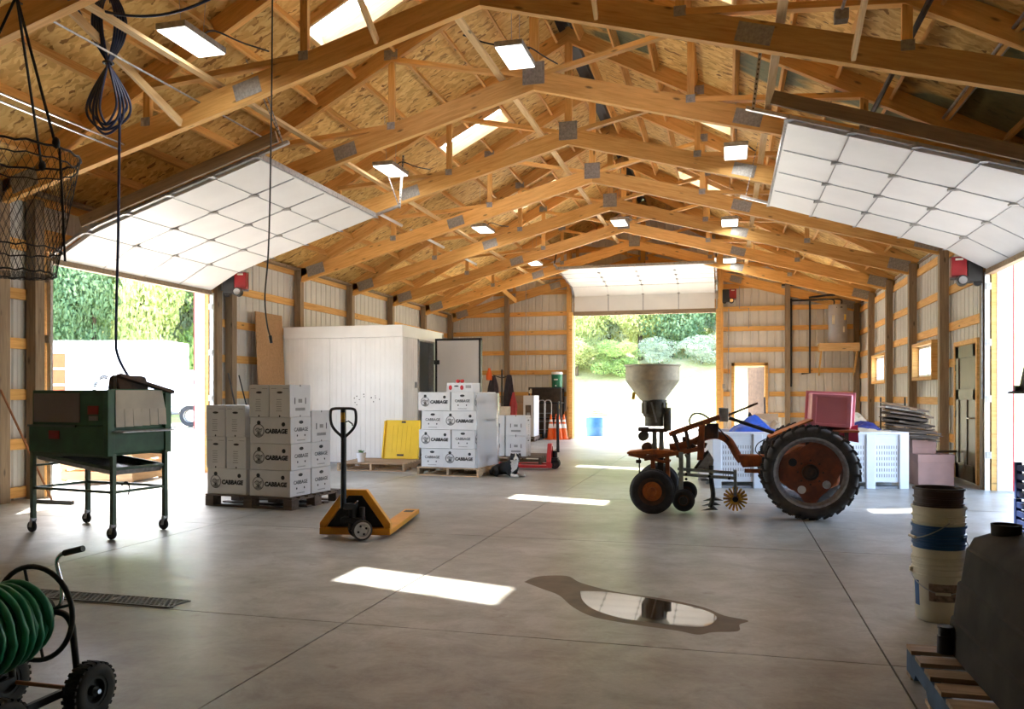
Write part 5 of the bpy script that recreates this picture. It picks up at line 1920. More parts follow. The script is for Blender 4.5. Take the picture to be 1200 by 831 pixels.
mb.obj('wire_mesh', 'black', wbk, kind='stuff')
for z, r_, th in ((ZT_, RT_, 0.006), (ZT_ - 0.055, RT_ * 0.95, 0.004), (ZB_ + 0.12, RB_ * 1.15, 0.004), (ZB_, RB_, 0.005)):
    mb = MB()
    n_ = 40
    mb.tube([(r_ * math.cos(2 * PI * k / n_), r_ * math.sin(2 * PI * k / n_), z + 0.006 * math.sin(k * 2.3)) for k in range(n_)], th, 6, closed=True)
    mb.obj('hoop', 'black', wbk, 60)
for k in range(3):
    a = -0.15 + 2.1 * k
    MB().tube([(RT_ * math.cos(a), RT_ * math.sin(a), ZT_), (0, 0, 3.35)], 0.007, 6).obj('rope', 'black', wbk, 60)
    MB().lathe([(0, -0.03), (0.016, -0.02), (0.018, 0.0), (0.014, 0.02), (0, 0.03)], 8, Matrix.Translation((RT_ * math.cos(a), RT_ * math.sin(a), ZT_ + 0.02))).obj('knot', 'black', wbk, 60)
MB().tube([(0, 0, 3.35), (0, 0, chord_z(-3.44) + 0.02)], 0.009, 6).obj('rope', 'black', wbk, 60)
MB().tube([(RT_ * 0.985, -0.02, ZT_), (RT_ * 0.98, 0.0, 2.3), (RT_ * 1.0, 0.01, ZB_ + 0.05)], 0.006, 6).obj('loose_rope', 'black', wbk, 60)

# ------------------------------------------------------------------ hose reel cart
hr = thing('hose_reel_cart', 'black wheeled hose reel cart with green hose at the lower left', 'hose reel', (-2.80, 2.62, 0))
AX = 0.44
for y, nm in ((0.16, 'far'), (-0.24, 'near')):
    MB().ring((0.0, y, AX), (0, 1, 0), 0.195, 0.011, 40, 8).obj('flange_ring', 'black', hr, 60)
    for k in range(4):
        a = 0.25 + k * PI / 2
        MB().cyl((0.03 * math.cos(a), y, AX + 0.03 * math.sin(a)), (0.19 * math.cos(a), y, AX + 0.19 * math.sin(a)), 0.006, n=8).obj('spoke', 'black', hr, 40)
MB().cyl((0, -0.25, AX), (0, 0.22, AX), 0.055, n=20).obj('drum', 'black', hr, 40)
MB().cyl((0, 0.16, AX), (0, 0.235, AX), 0.028, n=14).obj('hub', 'chrome', hr, 40)
rg = random.Random(9)
hose_r = 0.0155
pts = []
for layer, (r_, a_, b_) in enumerate(((0.075, -0.215, 0.14), (0.103, 0.135, -0.205), (0.131, -0.205, 0.11), (0.155, 0.085, -0.19))):
    turns = 10 if layer < 3 else 6
    for k in range(turns * 26):
        f = k / (turns * 26)
        a = 2 * PI * k / 26
        sag = 0.014 * math.sin(f * 9 + layer)
        rr = r_ + (0.012 if math.sin(a) < 0 else 0) + sag * 0.5
        pts.append((rr * math.cos(a), a_ + (b_ - a_) * f, AX - 0.006 + rr * math.sin(a)))
MB().tube(pts, hose_r, 7).obj('hose', 'hose_green', hr, 60)
MB().tube(smooth_path([(0.0, 0.225, AX), (0.06, 0.235, AX + 0.02), (0.055, 0.25, AX + 0.10), (0.03, 0.25, AX + 0.19), (0.045, 0.25, AX + 0.225), (0.075, 0.25, AX + 0.24)], 6), 0.009, 8).obj('crank', 'chrome', hr, 60)
MB().cyl((0.07, 0.25, AX + 0.238), (0.165, 0.25, AX + 0.262), 0.0135, n=12).obj('crank_grip', 'black', hr, 40)
WR = 0.118
for y in (-0.22, 0.22):
    for s in (-1, 1):
        x = s * 0.225
        Mx = Matrix.Translation((x, y, WR)) @ Matrix.Rotation(PI / 2, 4, 'Y')
        ty_ = MB().lathe([(0.062, -0.036), (0.085, -0.042), (0.106, -0.036), (0.116, -0.018), (0.118, 0.0), (0.116, 0.018), (0.106, 0.036), (0.085, 0.042), (0.062, 0.036)], 30, Mx).obj('tyre', 'rubber', hr, 50)
        tm_ = MB()
        for k in range(26):
            a = 2 * PI * k / 26
            for q in (-1, 1):
                aa = a + (0.12 if q > 0 else 0)
                tm_.box((0, 0, 0), (0.010, 0.014, 0.030), Mx @ Matrix.Rotation(aa, 4, 'Z') @ Matrix.Translation((0.1135, 0, q * 0.018)))
        tm_.obj('tread', 'rubber', ty_, kind='stuff')
        MB().lathe([(0.0, -0.03), (0.02, -0.03), (0.022, -0.01), (0.045, -0.008), (0.050, -0.032), (0.064, -0.032), (0.064, 0.032), (0.050, 0.032), (0.045, 0.008), (0.022, 0.01), (0.02, 0.03), (0.0, 0.03)], 22, Mx).obj('rim', 'dark_metal', hr, 40)
        MB().cyl(Mx @ Vector((0, 0, s * 0.03)), Mx @ Vector((0, 0, s * 0.05)), 0.010, n=10).obj('axle_nut', 'chrome', hr, 40)
    MB().cyl((-0.19, y, WR), (0.19, y, WR), 0.009, n=10).obj('axle', 'stick', hr, 40)
    yy = 0.20 if y > 0 else -0.27
    MB().tube(smooth_path([(0.0, yy, AX), (0.08, yy, AX), (0.125, yy, AX - 0.01), (0.155, yy, AX - 0.05), (0.165, yy, AX - 0.12), (0.17, y, WR)], 6), 0.0135, 8).obj('frame_tube', 'black', hr, 60)
    MB().tube(smooth_path([(0.0, yy, AX), (-0.08, yy, AX), (-0.125, yy, AX - 0.01), (-0.155, yy, AX - 0.05), (-0.165, yy, AX - 0.12), (-0.17, y, WR)], 6), 0.0135, 8).obj('frame_tube', 'black', hr, 60)
for s in (-1, 1):
    MB().bar((s * 0.16, -0.22, WR + 0.01), (s * 0.16, 0.22, WR + 0.01), 0.02, 0.03).obj('side_rail', 'black', hr)

# ------------------------------------------------------------------ the old one-row tractor
tr = thing('tractor', 'rusty vintage tractor with pale seed hopper, cultivator and big rear wheel', 'tractor', (0, 9.85, 0))


def wheel(x, y, z, r, w, rim_r, hub_mat, lugs, disc, tyre_mat='rubber_dusty'):
    Mx = Matrix.Translation((x, y, z)) @ Matrix.Rotation(PI / 2, 4, 'X')
    h = w / 2
    rr = r - (0.022 if lugs else 0)
    t_ = MB().lathe([(rim_r, -h * 0.70), (rim_r + (rr - rim_r) * 0.35, -h), (rim_r + (rr - rim_r) * 0.75, -h * 0.95), (rr - 0.012, -h * 0.78), (rr, -h * 0.35), (rr + 0.002, 0), (rr, h * 0.35), (rr - 0.012, h * 0.78),
                     (rim_r + (rr - rim_r) * 0.75, h * 0.95), (rim_r + (rr - rim_r) * 0.35, h), (rim_r, h * 0.70)], 48, Mx).obj('tyre', tyre_mat, tr, 50)
    if lugs:
        mb = MB()
        for k in range(22):
            for q in (-1, 1):
                a = 2 * PI * (k + (0.5 if q > 0 else 0)) / 22
                for s_ in range(3):
                    f = s_ / 2
                    rad = rr + 0.012 - 0.014 * f
                    mb.box((0, 0, 0), (0.030, 0.030, h * 0.42), Mx @ Matrix.Rotation(a + 0.085 * f, 4, 'Z') @ Matrix.Translation((rad, 0, q * h * (0.16 + 0.36 * f))))
                mb.box((0, 0, 0), (0.075, 0.028, 0.014), Mx @ Matrix.Rotation(a + 0.11, 4, 'Z') @ Matrix.Translation((rr - 0.035, 0, q * h * 0.93)))
        mb.obj('tread', tyre_mat, t_, kind='stuff')
    else:
        mb = MB()
        for q in (-0.5, 0, 0.5):
            mb.ring((x, y + q * h, z), (0, 1, 0), r - 0.002, 0.006, 48, 5)
        mb.obj('tread', tyre_mat, t_)
    MB().lathe([(rim_r - 0.03, -h * 0.55), (rim_r - 0.012, -h * 0.75), (rim_r + 0.014, -h * 0.78), (rim_r + 0.014, -h * 0.68), (rim_r - 0.01, -h * 0.60), (rim_r - 0.03, h * 0.2), (rim_r + 0.0, h * 0.7), (rim_r + 0.014, h * 0.78), (rim_r - 0.012, h * 0.75), (rim_r - 0.045, h * 0.2)], 40, Mx, closed=True).obj('rim', 'rust_dark' if disc else 'galv', tr, 40)
    sg = -1 if y < 0 else 1
    if disc:
        MB().lathe([(0.0, 0.05), (0.045, 0.05), (0.05, 0.025), (rim_r * 0.55, 0.012), (rim_r * 0.8, 0.02), (rim_r - 0.02, -0.01), (rim_r - 0.02, -0.02), (0, -0.02)], 32, Mx @ Matrix.Scale(-sg, 4, (0, 0, 1))).obj('wheel_disc', hub_mat, tr, 40)
    else:
        poly = []
        for k in range(72):
            a = 2 * PI * k / 72
            lob = max(0, math.cos(a - R(270))) ** 24 + max(0, math.cos(a - R(170))) ** 6 + max(0, math.cos(a - R(62))) ** 5 + 0.6 * max(0, math.cos(a - R(15))) ** 10
            q = rim_r * (0.70 + 0.28 * min(1, lob))
            poly.append((q * math.cos(a), q * math.sin(a)))
        MB().prism(poly, -0.008, 0.008, Matrix.Translation((x, y + sg * 0.0, z))).obj('wheel_disc', hub_mat, tr)
        MB().lathe([(0.0, 0.07), (0.05, 0.07), (0.06, 0.05), (0.085, 0.045), (0.09, 0.012), (0.0, 0.0)], 24, Mx @ Matrix.Scale(-sg, 4, (0, 0, 1))).obj('hub', 'rust_dark', tr, 40)
        mb = MB()
        for k in range(8):
            a = 2 * PI * k / 8
            mb.cyl((x + 0.13 * math.cos(a), y, z + 0.13 * math.sin(a)), (x + 0.13 * math.cos(a), y + sg * 0.02, z + 0.13 * math.sin(a)), 0.012, n=6)
        mb.obj('wheel_bolt', 'rust_dark', tr)
        for a, mt in ((R(245), 'carton'), (R(322), 'galv'), (R(150), 'black')):
            cx, cz = x + 0.21 * math.cos(a), z + 0.21 * math.sin(a)
            MB().prism([(cx + 0.045 * math.cos(b), cz + 0.045 * math.sin(b)) for b in [k * PI / 6 for k in range(12)]], y + sg * 0.009, y + sg * 0.012).obj('disc_hole', mt, tr)


wheel(0.87, -0.48, 0.515, 0.515, 0.19, 0.375, 'wheel_rust', True, False)
wheel(0.86, 0.48, 0.515, 0.515, 0.19, 0.375, 'wheel_rust', True, False)
wheel(-0.83, -0.43, 0.253, 0.253, 0.125, 0.150, 'rust_bright', False, True, 'rubber')
wheel(-0.83, 0.43, 0.253, 0.253, 0.125, 0.150, 'rust', False, True, 'rubber')
MB().cyl((0.87, -0.46, 0.515), (0.86, 0.46, 0.515), 0.06, n=16).obj('rear_axle', 'rust_dark', tr, 40)
MB().prism([(0.52, 0.42), (0.60, 0.66), (0.78, 0.78), (1.06, 0.76), (1.22, 0.62), (1.20, 0.36), (1.02, 0.27), (0.70, 0.28)], -0.22, 0.22).obj('gear_housing', 'rust', tr, bevel=0.03)
MB().cyl((0.98, -0.24, 0.62), (0.98, 0.24, 0.62), 0.13, n=18).obj('engine_block', 'pink_dark', tr, 40)
MB().prism([(0.95, 0.74), (1.35, 0.70), (1.40, 0.42), (1.22, 0.34), (1.02, 0.44)], -0.17, 0.17).obj('engine_cover', 'rust_dark', tr, bevel=0.02)
MB().prism([(0.10, 0.665), (0.50, 0.665), (0.56, 0.52), (0.42, 0.535), (0.17, 0.515)], -0.07, 0.07).obj('rear_beam', 'rust', tr, bevel=0.015)
MB().bar((0.19, -0.12, 0.485), (0.55, -0.12, 0.485), 0.03, 0.045).obj('drawbar', 'rust', tr)
MB().tube(smooth_path([(0.16, 0, 0.585), (0.115, 0, 0.65), (0.07, 0, 0.735), (0.02, 0, 0.815), (-0.05, 0, 0.865), (-0.14, 0, 0.885), (-0.25, 0, 0.865), (-0.38, 0, 0.80), (-0.50, 0, 0.76), (-0.66, 0, 0.73)], 5), 0.046, 12).obj('arched_frame', 'rust', tr, 50)
for y in (-0.16, 0.16):
    MB().bar((-0.66, y, 0.89), (-0.08, y, 1.10), 0.05, 0.055).obj('boom', 'rust', tr, bevel=0.008)
    MB().bar((-0.95, y * 0.9, 0.60), (-0.28, y, 0.735), 0.045, 0.05).obj('lower_boom', 'rust', tr, bevel=0.008)
    MB().prism([(-0.34, 0.60), (-0.27, 0.60), (-0.25, 1.02), (-0.32, 1.02)], y - 0.02, y + 0.02).obj('upright', 'rust', tr, bevel=0.006)
    MB().bar((-0.62, y, 0.90), (-0.52, y, 0.64), 0.03, 0.03).obj('strut', 'rust_dark', tr)
    MB().bar((-0.48, y * 0.6, 0.95), (-0.42, y, 0.70), 0.025, 0.025).obj('strut', 'rust_dark', tr)
MB().cyl((-0.25, -0.15, 0.93), (-0.25, 0.15, 0.93), 0.065, n=14).obj('lift_cylinder', 'rust_dark', tr, 40)
MB().lohi((-0.24, -0.12, 0.85), (-0.10, 0.12, 1.02)).obj('tool_box', 'rust_dark', tr, bevel=0.01)
mb = MB()
rg = random.Random(12)
for k in range(16):
    mb.box((rg.uniform(-0.62, -0.25), rg.uniform(-0.2, 0.2), rg.uniform(0.62, 0.88)), (rg.uniform(0.03, 0.09), rg.uniform(0.04, 0.10), rg.uniform(0.03, 0.07)), rot=(0, rg.uniform(-.6, .6), 0))
mb.obj('clamps', 'rust_dark', tr, bevel=0.006)
MB().lohi((-0.095, -0.10, 1.045), (0.012, 0.10, 1.205)).obj('battery_box', 'galv', tr, bevel=0.006)
MB().cyl((0.0, -0.02, 1.115), (0.34, -0.04, 1.262), 0.014, n=10).obj('steering_shaft', 'rust_dark', tr, 40)
MB().cyl((0.02, 0.05, 1.085), (0.52, 0.05, 0.915), 0.022, n=10).obj('link_rod', 'dark_metal', tr, 40)
MB().bar((-0.12, -0.10, 1.0), (0.02, -0.10, 0.83), 0.014, 0.014).obj('hose_clip', 'black', tr)
MB().tube(smooth_path([(-0.41, -0.05, 0.98), (-0.43, -0.06, 1.06), (-0.385, -0.06, 1.13), (-0.30, -0.06, 1.135), (-0.22, -0.05, 1.09), (-0.18, -0.04, 1.05)], 6), 0.012, 7).obj('hydraulic_hose', 'galv', tr, 60)
# front table and steering column
MB().prism([(-1.15, 0.655), (-0.62, 0.655), (-0.62, 0.70), (-0.86, 0.715), (-1.15, 0.68)], -0.17, 0.17).obj('front_plate', 'rust_bright', tr, bevel=0.008)
MB().bar((-1.13, -0.16, 0.65), (-0.66, -0.16, 0.56), 0.025, 0.03).obj('brace', 'rust', tr)
MB().bar((-1.13, 0.16, 0.65), (-0.66, 0.16, 0.56), 0.025, 0.03).obj('brace', 'rust', tr)
MB().cyl((-1.01, -0.10, 0.64), (-1.01, -0.10, 0.42), 0.008).obj('pin', 'dark_metal', tr)
MB().box((-1.02, -0.10, 0.565), (0.06, 0.05, 0.04)).obj('clamp', 'rust_dark', tr, bevel=0.006)
for x, m_ in ((-0.86, 'rust'), (-0.77, 'rust_dark'), (-0.69, 'rust_bright')):
    MB().bar((x, -0.05, 0.66), (x + 0.015, -0.05, 0.30), 0.05 if m_ != 'rust_dark' else 0.07, 0.045 if m_ != 'rust_dark' else 0.07, up=(0, 1, 0)).obj('column', m_, tr, bevel=0.006)
MB().bar((-0.82, -0.40, 0.27), (-0.82, 0.40, 0.27), 0.06, 0.07).obj('front_axle', 'rust', tr, bevel=0.008)
# hopper, its gearbox and feet
hx = -0.865
hp = MB().lathe([(0.315, 1.71), (0.335, 1.715), (0.335, 1.70), (0.318, 1.69), (0.318, 1.53), (0.30, 1.50), (0.15, 1.30), (0.145, 1.29), (0.135, 1.30), (0.29, 1.505), (0.305, 1.53), (0.305, 1.70)], 40, Matrix.Translation((hx, 0, 0)), closed=True).obj('hopper', 'hopper_skin', tr, 30)
MB().lathe([(0.0, 1.30), (0.148, 1.30), (0.15, 1.29), (0.142, 1.27), (0.138, 1.13), (0.125, 1.10), (0.11, 1.09), (0.11, 0.98), (0.0, 0.98)], 28, Matrix.Translation((hx + 0.02, 0, 0))).obj('spinner_housing', 'hopper_metal', tr, 40)
mb = MB()
for k in range(9):
    a = 2 * PI * k / 9
    mb.box((hx + 0.02 + 0.143 * math.cos(a), 0.143 * math.sin(a), 1.2), (0.02, 0.02, 0.13))
mb.obj('housing_ribs', 'hopper_metal', tr)
MB().bar((hx + 0.0, -0.155, 1.27), (hx + 0.06, -0.155, 1.03), 0.012, 0.02).obj('gate_lever', 'galv', tr)
MB().box((hx - 0.20, -0.22, 1.345), (0.035, 0.02, 0.085), rot=(0, 0.15, 0)).obj('tag', 'ramp_yellow', tr)
MB().cyl((-0.685, -0.05, 0.93), (-0.685, -0.05, 1.205), 0.046, n=16).obj('canister', 'hopper_metal', tr, 40)
MB().cyl((-0.97, -0.08, 0.865), (-0.97, 0.08, 0.865), 0.06, n=18).obj('drive_motor', 'hopper_metal', tr, 40)
MB().box((-0.97, 0, 0.945), (0.12, 0.14, 0.05)).obj('motor_bracket', 'hopper_metal', tr, bevel=0.006)
MB().box((-0.84, 0, 0.935), (0.30, 0.22, 0.04)).obj('hopper_base', 'rust_dark', tr, bevel=0.006)
for x in (-0.84, -0.76):
    for y in (-0.07, 0.07):
        MB().lohi((x - 0.022, y - 0.02, 0.70), (x + 0.022, y + 0.02, 0.95)).obj('hopper_leg', 'grey_green', tr)
MB().cyl((-0.93, -0.05, 0.73), (-0.93, 0.1, 0.73), 0.06, n=14).obj('pulley', 'rust_dark', tr, 40)
# belly toolbar and cultivator
for z in (0.40, 0.46):
    MB().bar((-0.56, -0.18, z + 0.035), (0.10, -0.18, z), 0.035, 0.035).obj('toolbar', 'grey_green', tr, bevel=0.004)
MB().lohi((-0.545, -0.21, 0.19), (-0.495, -0.16, 0.69)).obj('shank', 'grey_green', tr, bevel=0.006)
MB().lohi((-0.47, -0.03, 0.40), (-0.42, 0.02, 0.72)).obj('shank', 'grey_green', tr, bevel=0.006)
for x, z in ((-0.46, 0.44), (-0.20, 0.42), (0.02, 0.40), (-0.46, 0.38)):
    MB().cyl((x, -0.205, z), (x, -0.225, z), 0.016, n=8).obj('bolt', 'black', tr)
gw = wheel(-0.49, -0.22, 0.135, 0.125, 0.05, 0.06, 'dark_metal', False, True, 'black')
wheel(-0.47, 0.1, 0.20, 0.12, 0.05, 0.06, 'dark_metal', False, True, 'black')
MB().prism([(-0.38, 0.50), (-0.22, 0.72), (-0.15, 0.60), (-0.17, 0.47), (-0.30, 0.47)], -0.10, -0.09).obj('shield', 'galv', tr)
MB().bar((-0.36, -0.12, 0.50), (-0.22, -0.12, 0.70), 0.012, 0.03).obj('shield_edge', 'rust_dark', tr)
for k, z in enumerate((0.02, 0.07, 0.12)):
    MB().add([(-0.30 + 0.01 * k, -0.20 + 0.05 * k, z), (-0.17, -0.22 + .05 * k, z + 0.045), (-0.15, -0.13 + .05 * k, z + 0.05), (-0.17, -0.13 + .05 * k, z), (-0.10 + .03 * k, -0.10 + .05 * k, z)], [(0, 1, 2, 3), (1, 2, 4), (0, 3, 4), (0, 1, 4)]).obj('sweep', 'dark_metal', tr)
MB().tube(smooth_path([(-0.18, -0.17, 0.54), (-0.18, -0.17, 0.38), (-0.16, -0.17, 0.20), (-0.19, -0.17, 0.06)], 6), 0.028, 7).obj('cultivator_shank', 'dark_metal', tr, 50)
MB().lohi((0.07, -0.20, 0.20), (0.105, -0.165, 0.50)).obj('weeder_post', 'grey_green', tr)
sw_ = MB()
for k in range(18):
    a = 2 * PI * k / 18
    for q in (0, 1):
        d = Vector((math.cos(a), (0.25 if q else -0.1) * math.sin(a * 3), math.sin(a)))
        c_ = Vector((0.088, -0.19 + 0.06 * q, 0.165))
        sw_.bar(c_ + d * 0.03, c_ + d * 0.135, 0.020, 0.014, up=(0, 1, 0))
sw_.obj('finger_weeder', 'weeder_yellow', tr)
MB().cyl((0.088, -0.24, 0.165), (0.088, -0.11, 0.165), 0.032, n=12).obj('weeder_hub', 'dark_metal', tr, 40)
# seat platform, wires
MB().add([(0.46, -0.30, 0.865), (0.46, 0.2, 0.865), (0.92, 0.2, 1.07), (0.92, -0.30, 1.07)], [(0, 1, 2, 3)]).obj('fender', 'rust_bright', tr).modifiers.new('gauge', 'SOLIDIFY').thickness = 0.02
MB().lohi((0.85, -0.25, 0.94), (1.40, 0.25, 0.965)).obj('seat_platform', 'rust', tr, bevel=0.006)
for x in (0.88, 1.3):
    MB().lohi((x - 0.02, -0.02, 0.70), (x + 0.02, 0.02, 0.945)).obj('seat_post', 'rust_dark', tr)
MB().tube(smooth_path([(0.42, -0.22, 0.86), (0.33, -0.25, 0.80), (0.31, -0.25, 0.72), (0.38, -0.23, 0.66)], 6), 0.006, 6).obj('wire', 'black', tr, 60)

# pink tote tipped up on the seat
tt = thing('storage_tote', 'pink plastic storage tote tipped on its side on the tractor seat', 'tote', (1.12, 9.85, 0.967), R(-4))
ti = Matrix.Rotation(R(-4), 4, 'X') @ Matrix.Rotation(R(3), 4, 'Y')
MB().add([(-0.20, -0.20, 0.03), (0.20, -0.20, 0.03), (0.20, -0.20, 0.37), (-0.20, -0.20, 0.37), (-0.245, 0.20, 0.0), (0.245, 0.20, 0.0), (0.245, 0.20, 0.42), (-0.245, 0.20, 0.42)],
         [(0, 1, 2, 3), (0, 4, 5, 1), (1, 5, 6, 2), (2, 6, 7, 3), (3, 7, 4, 0)], ti).obj('tub', 'pink_plastic', tt, bevel=0.018)
mb = MB()
for a, b in (((-0.205, 0.02), (-0.155, 0.38)), ((0.155, 0.02), (0.205, 0.38)), ((-0.16, 0.02), (0.16, 0.055)), ((-0.16, 0.345), (0.16, 0.38))):
    mb.lohi((a[0], -0.212, a[1]), (b[0], -0.195, b[1]), ti)
mb.obj('bottom_rim', 'pink_plastic', tt, bevel=0.006)
mb = MB()
for a, b in (((-0.27, -0.015), (-0.23, 0.44)), ((0.23, -0.015), (0.27, 0.44)), ((-0.25, -0.015), (0.25, 0.02)), ((-0.25, 0.405), (0.25, 0.44))):
    mb.lohi((a[0], 0.18, a[1]), (b[0], 0.215, b[1]), ti)
mb.obj('rim', 'pink_plastic', tt, bevel=0.006)
MB().prism([(0.02, -0.02), (0.30, 0.05), (0.31, -0.15), (0.10, -0.12)], 0.05, 0.09).obj('loose_flap', 'pink_dark', tt)

# ------------------------------------------------------------------ the dog
def skin_mesh(name, chains, sub=3):
    vs, es, rad = [], [], []
    for ch, root in chains:
        prev = root
        for p in ch:
            vs.append(p[:3])
            rad.append(p[3])
            if prev is not None:
                es.append((prev, len(vs) - 1))
            prev = len(vs) - 1
    me = bpy.data.meshes.new(name)
    me.from_pydata(vs, es, [])
    o = bpy.data.objects.new(name, me)
    C.objects.link(o)
    o.modifiers.new('skin', 'SKIN').use_smooth_shade = True
    for i, sv in enumerate(me.skin_vertices[0].data):
        rr = rad[i]
        sv.radius = (rr, rr) if not isinstance(rr, tuple) else rr
        sv.use_root = (i == 0)
    s = o.modifiers.new('sub', 'SUBSURF')
    s.levels = s.render_levels = sub
    dg = bpy.context.evaluated_depsgraph_get()
    dg.update()
    out = bpy.data.meshes.new_from_object(o.evaluated_get(dg))
    bpy.data.objects.remove(o)
    return out


dog = thing('dog', 'black and white border collie lying on the floor beside the wrapped pallet', 'dog', (-3.58, 13.13, 0), R(-20))
spine = [(-0.20, 0.02, 0.115, 0.10), (-0.09, 0.015, 0.125, 0.115), (0.03, 0, 0.145, 0.112), (0.12, 0, 0.165, 0.098), (0.165, -0.005, 0.225, 0.085), (0.195, -0.01, 0.285, 0.074)]
head = [(0.212, -0.018, 0.335, 0.082), (0.240, -0.052, 0.335, 0.066), (0.272, -0.092, 0.306, 0.040), (0.294, -0.120, 0.298, 0.030)]
L1 = [(0.14, -0.085, 0.10, 0.050), (0.13, -0.095, 0.045, 0.038), (0.22, -0.10, 0.030, 0.027), (0.30, -0.105, 0.028, 0.028), (0.335, -0.108, 0.022, 0.022)]
L2 = [(0.14, 0.085, 0.10, 0.050), (0.13, 0.095, 0.045, 0.038), (0.23, 0.075, 0.030, 0.027), (0.32, 0.06, 0.028, 0.028), (0.355, 0.055, 0.022, 0.022)]
H1 = [(-0.17, -0.10, 0.095, 0.075), (-0.07, -0.145, 0.08, 0.05), (-0.14, -0.155, 0.035, 0.030), (-0.04, -0.16, 0.024, 0.024)]
H2 = [(-0.17, 0.12, 0.09, 0.075), (-0.07, 0.15, 0.075, 0.05), (-0.14, 0.16, 0.035, 0.030), (-0.04, 0.165, 0.024, 0.024)]
TL = [(-0.30, 0.04, 0.06, 0.05), (-0.38, 0.10, 0.04, 0.045), (-0.40, 0.18, 0.035, 0.03)]
n0 = len(spine)
me = skin_mesh('body', [(spine, None), (head, n0 - 1), (L1, 3), (L2, 3), (H1, 0), (H2, 0), (TL, 0)])
me.materials.clear()
me.materials.append(M['fur_black'])
me.materials.append(M['fur_white'])
rg = random.Random(1)
for v in me.vertices:
    v.co += v.normal * rg.uniform(-0.0025, 0.004)
for p in me.polygons:
    c_ = p.center
    white = False
    if c_.x > 0.19 and c_.z < 0.075:                        # paws and lower forelegs
        white = True
    fa, la = c_.x * 0.80 - c_.y * 0.60, c_.x * 0.60 + c_.y * 0.80 - 0.095
    if 0.055 < c_.z < 0.285 and fa > 0.165 and abs(la) < 0.062 + 0.006 * math.sin(c_.z * 120):   # chest and ruff
        white = True
    if c_.z > 0.262 and c_.x > 0.20:                       # muzzle and blaze
        ax = (c_.x - 0.215) * 0.55 + (c_.y + 0.02) * 0.83   # sideways of the head
        side = (c_.x - 0.215) * 0.64 + (c_.y + 0.020) * 0.50
        along = (c_.x - 0.215) * 0.62 - (c_.y + 0.02) * 0.78
        if (abs(side) < 0.011 and along > 0) or along > 0.098 or (along > 0.075 and c_.z < 0.31):
            white = True
    if c_.x < -0.38:
        white = True
    p.material_index = 1 if white else 0
    p.use_smooth = True
bd = bpy.data.objects.new('body', me)
C.objects.link(bd)
bd.parent = dog
fw_ = Vector((0.62, -0.78, 0)).normalized()
sd_ = Vector((0.78, 0.62, 0))
hc = Vector((0.225, -0.03, 0.345))
for s in (-1, 1):
    b = hc + sd_ * (s * 0.060) + Vector((0, 0, 0.030)) - fw_ * 0.015
    e = MB().add([b - fw_ * 0.03, b + sd_ * (s * -0.022) + fw_ * 0.015 + Vector((0, 0, 0.012)), b + fw_ * 0.035 - sd_ * (s * 0.01), b + sd_ * (s * 0.022) + Vector((0, 0, 0.020)), b + sd_ * (s * 0.036) + fw_ * 0.022 + Vector((0, 0, -0.050))], [(0, 1, 3), (1, 2, 3), (2, 0, 3), (3, 4, 2), (3, 0, 4)])
    e.obj('ear', 'fur_black', dog, 60)
    ey = hc + sd_ * (s * 0.030) + fw_ * 0.066 + Vector((0, 0, 0.006))
    MB().lathe([(0, -0.007), (0.006, -0.004), (0.007, 0), (0.006, 0.004), (0, 0.007)], 10, Matrix.Translation(ey)).obj('eye', 'eye_dark', dog, 60)
MB().lathe([(0, -0.008), (0.009, -0.004), (0.011, 0), (0.009, 0.005), (0, 0.008)], 10, Matrix.Translation(Vector((0.311, -0.143, 0.304)))).obj('nose', 'eye_dark', dog, 60)

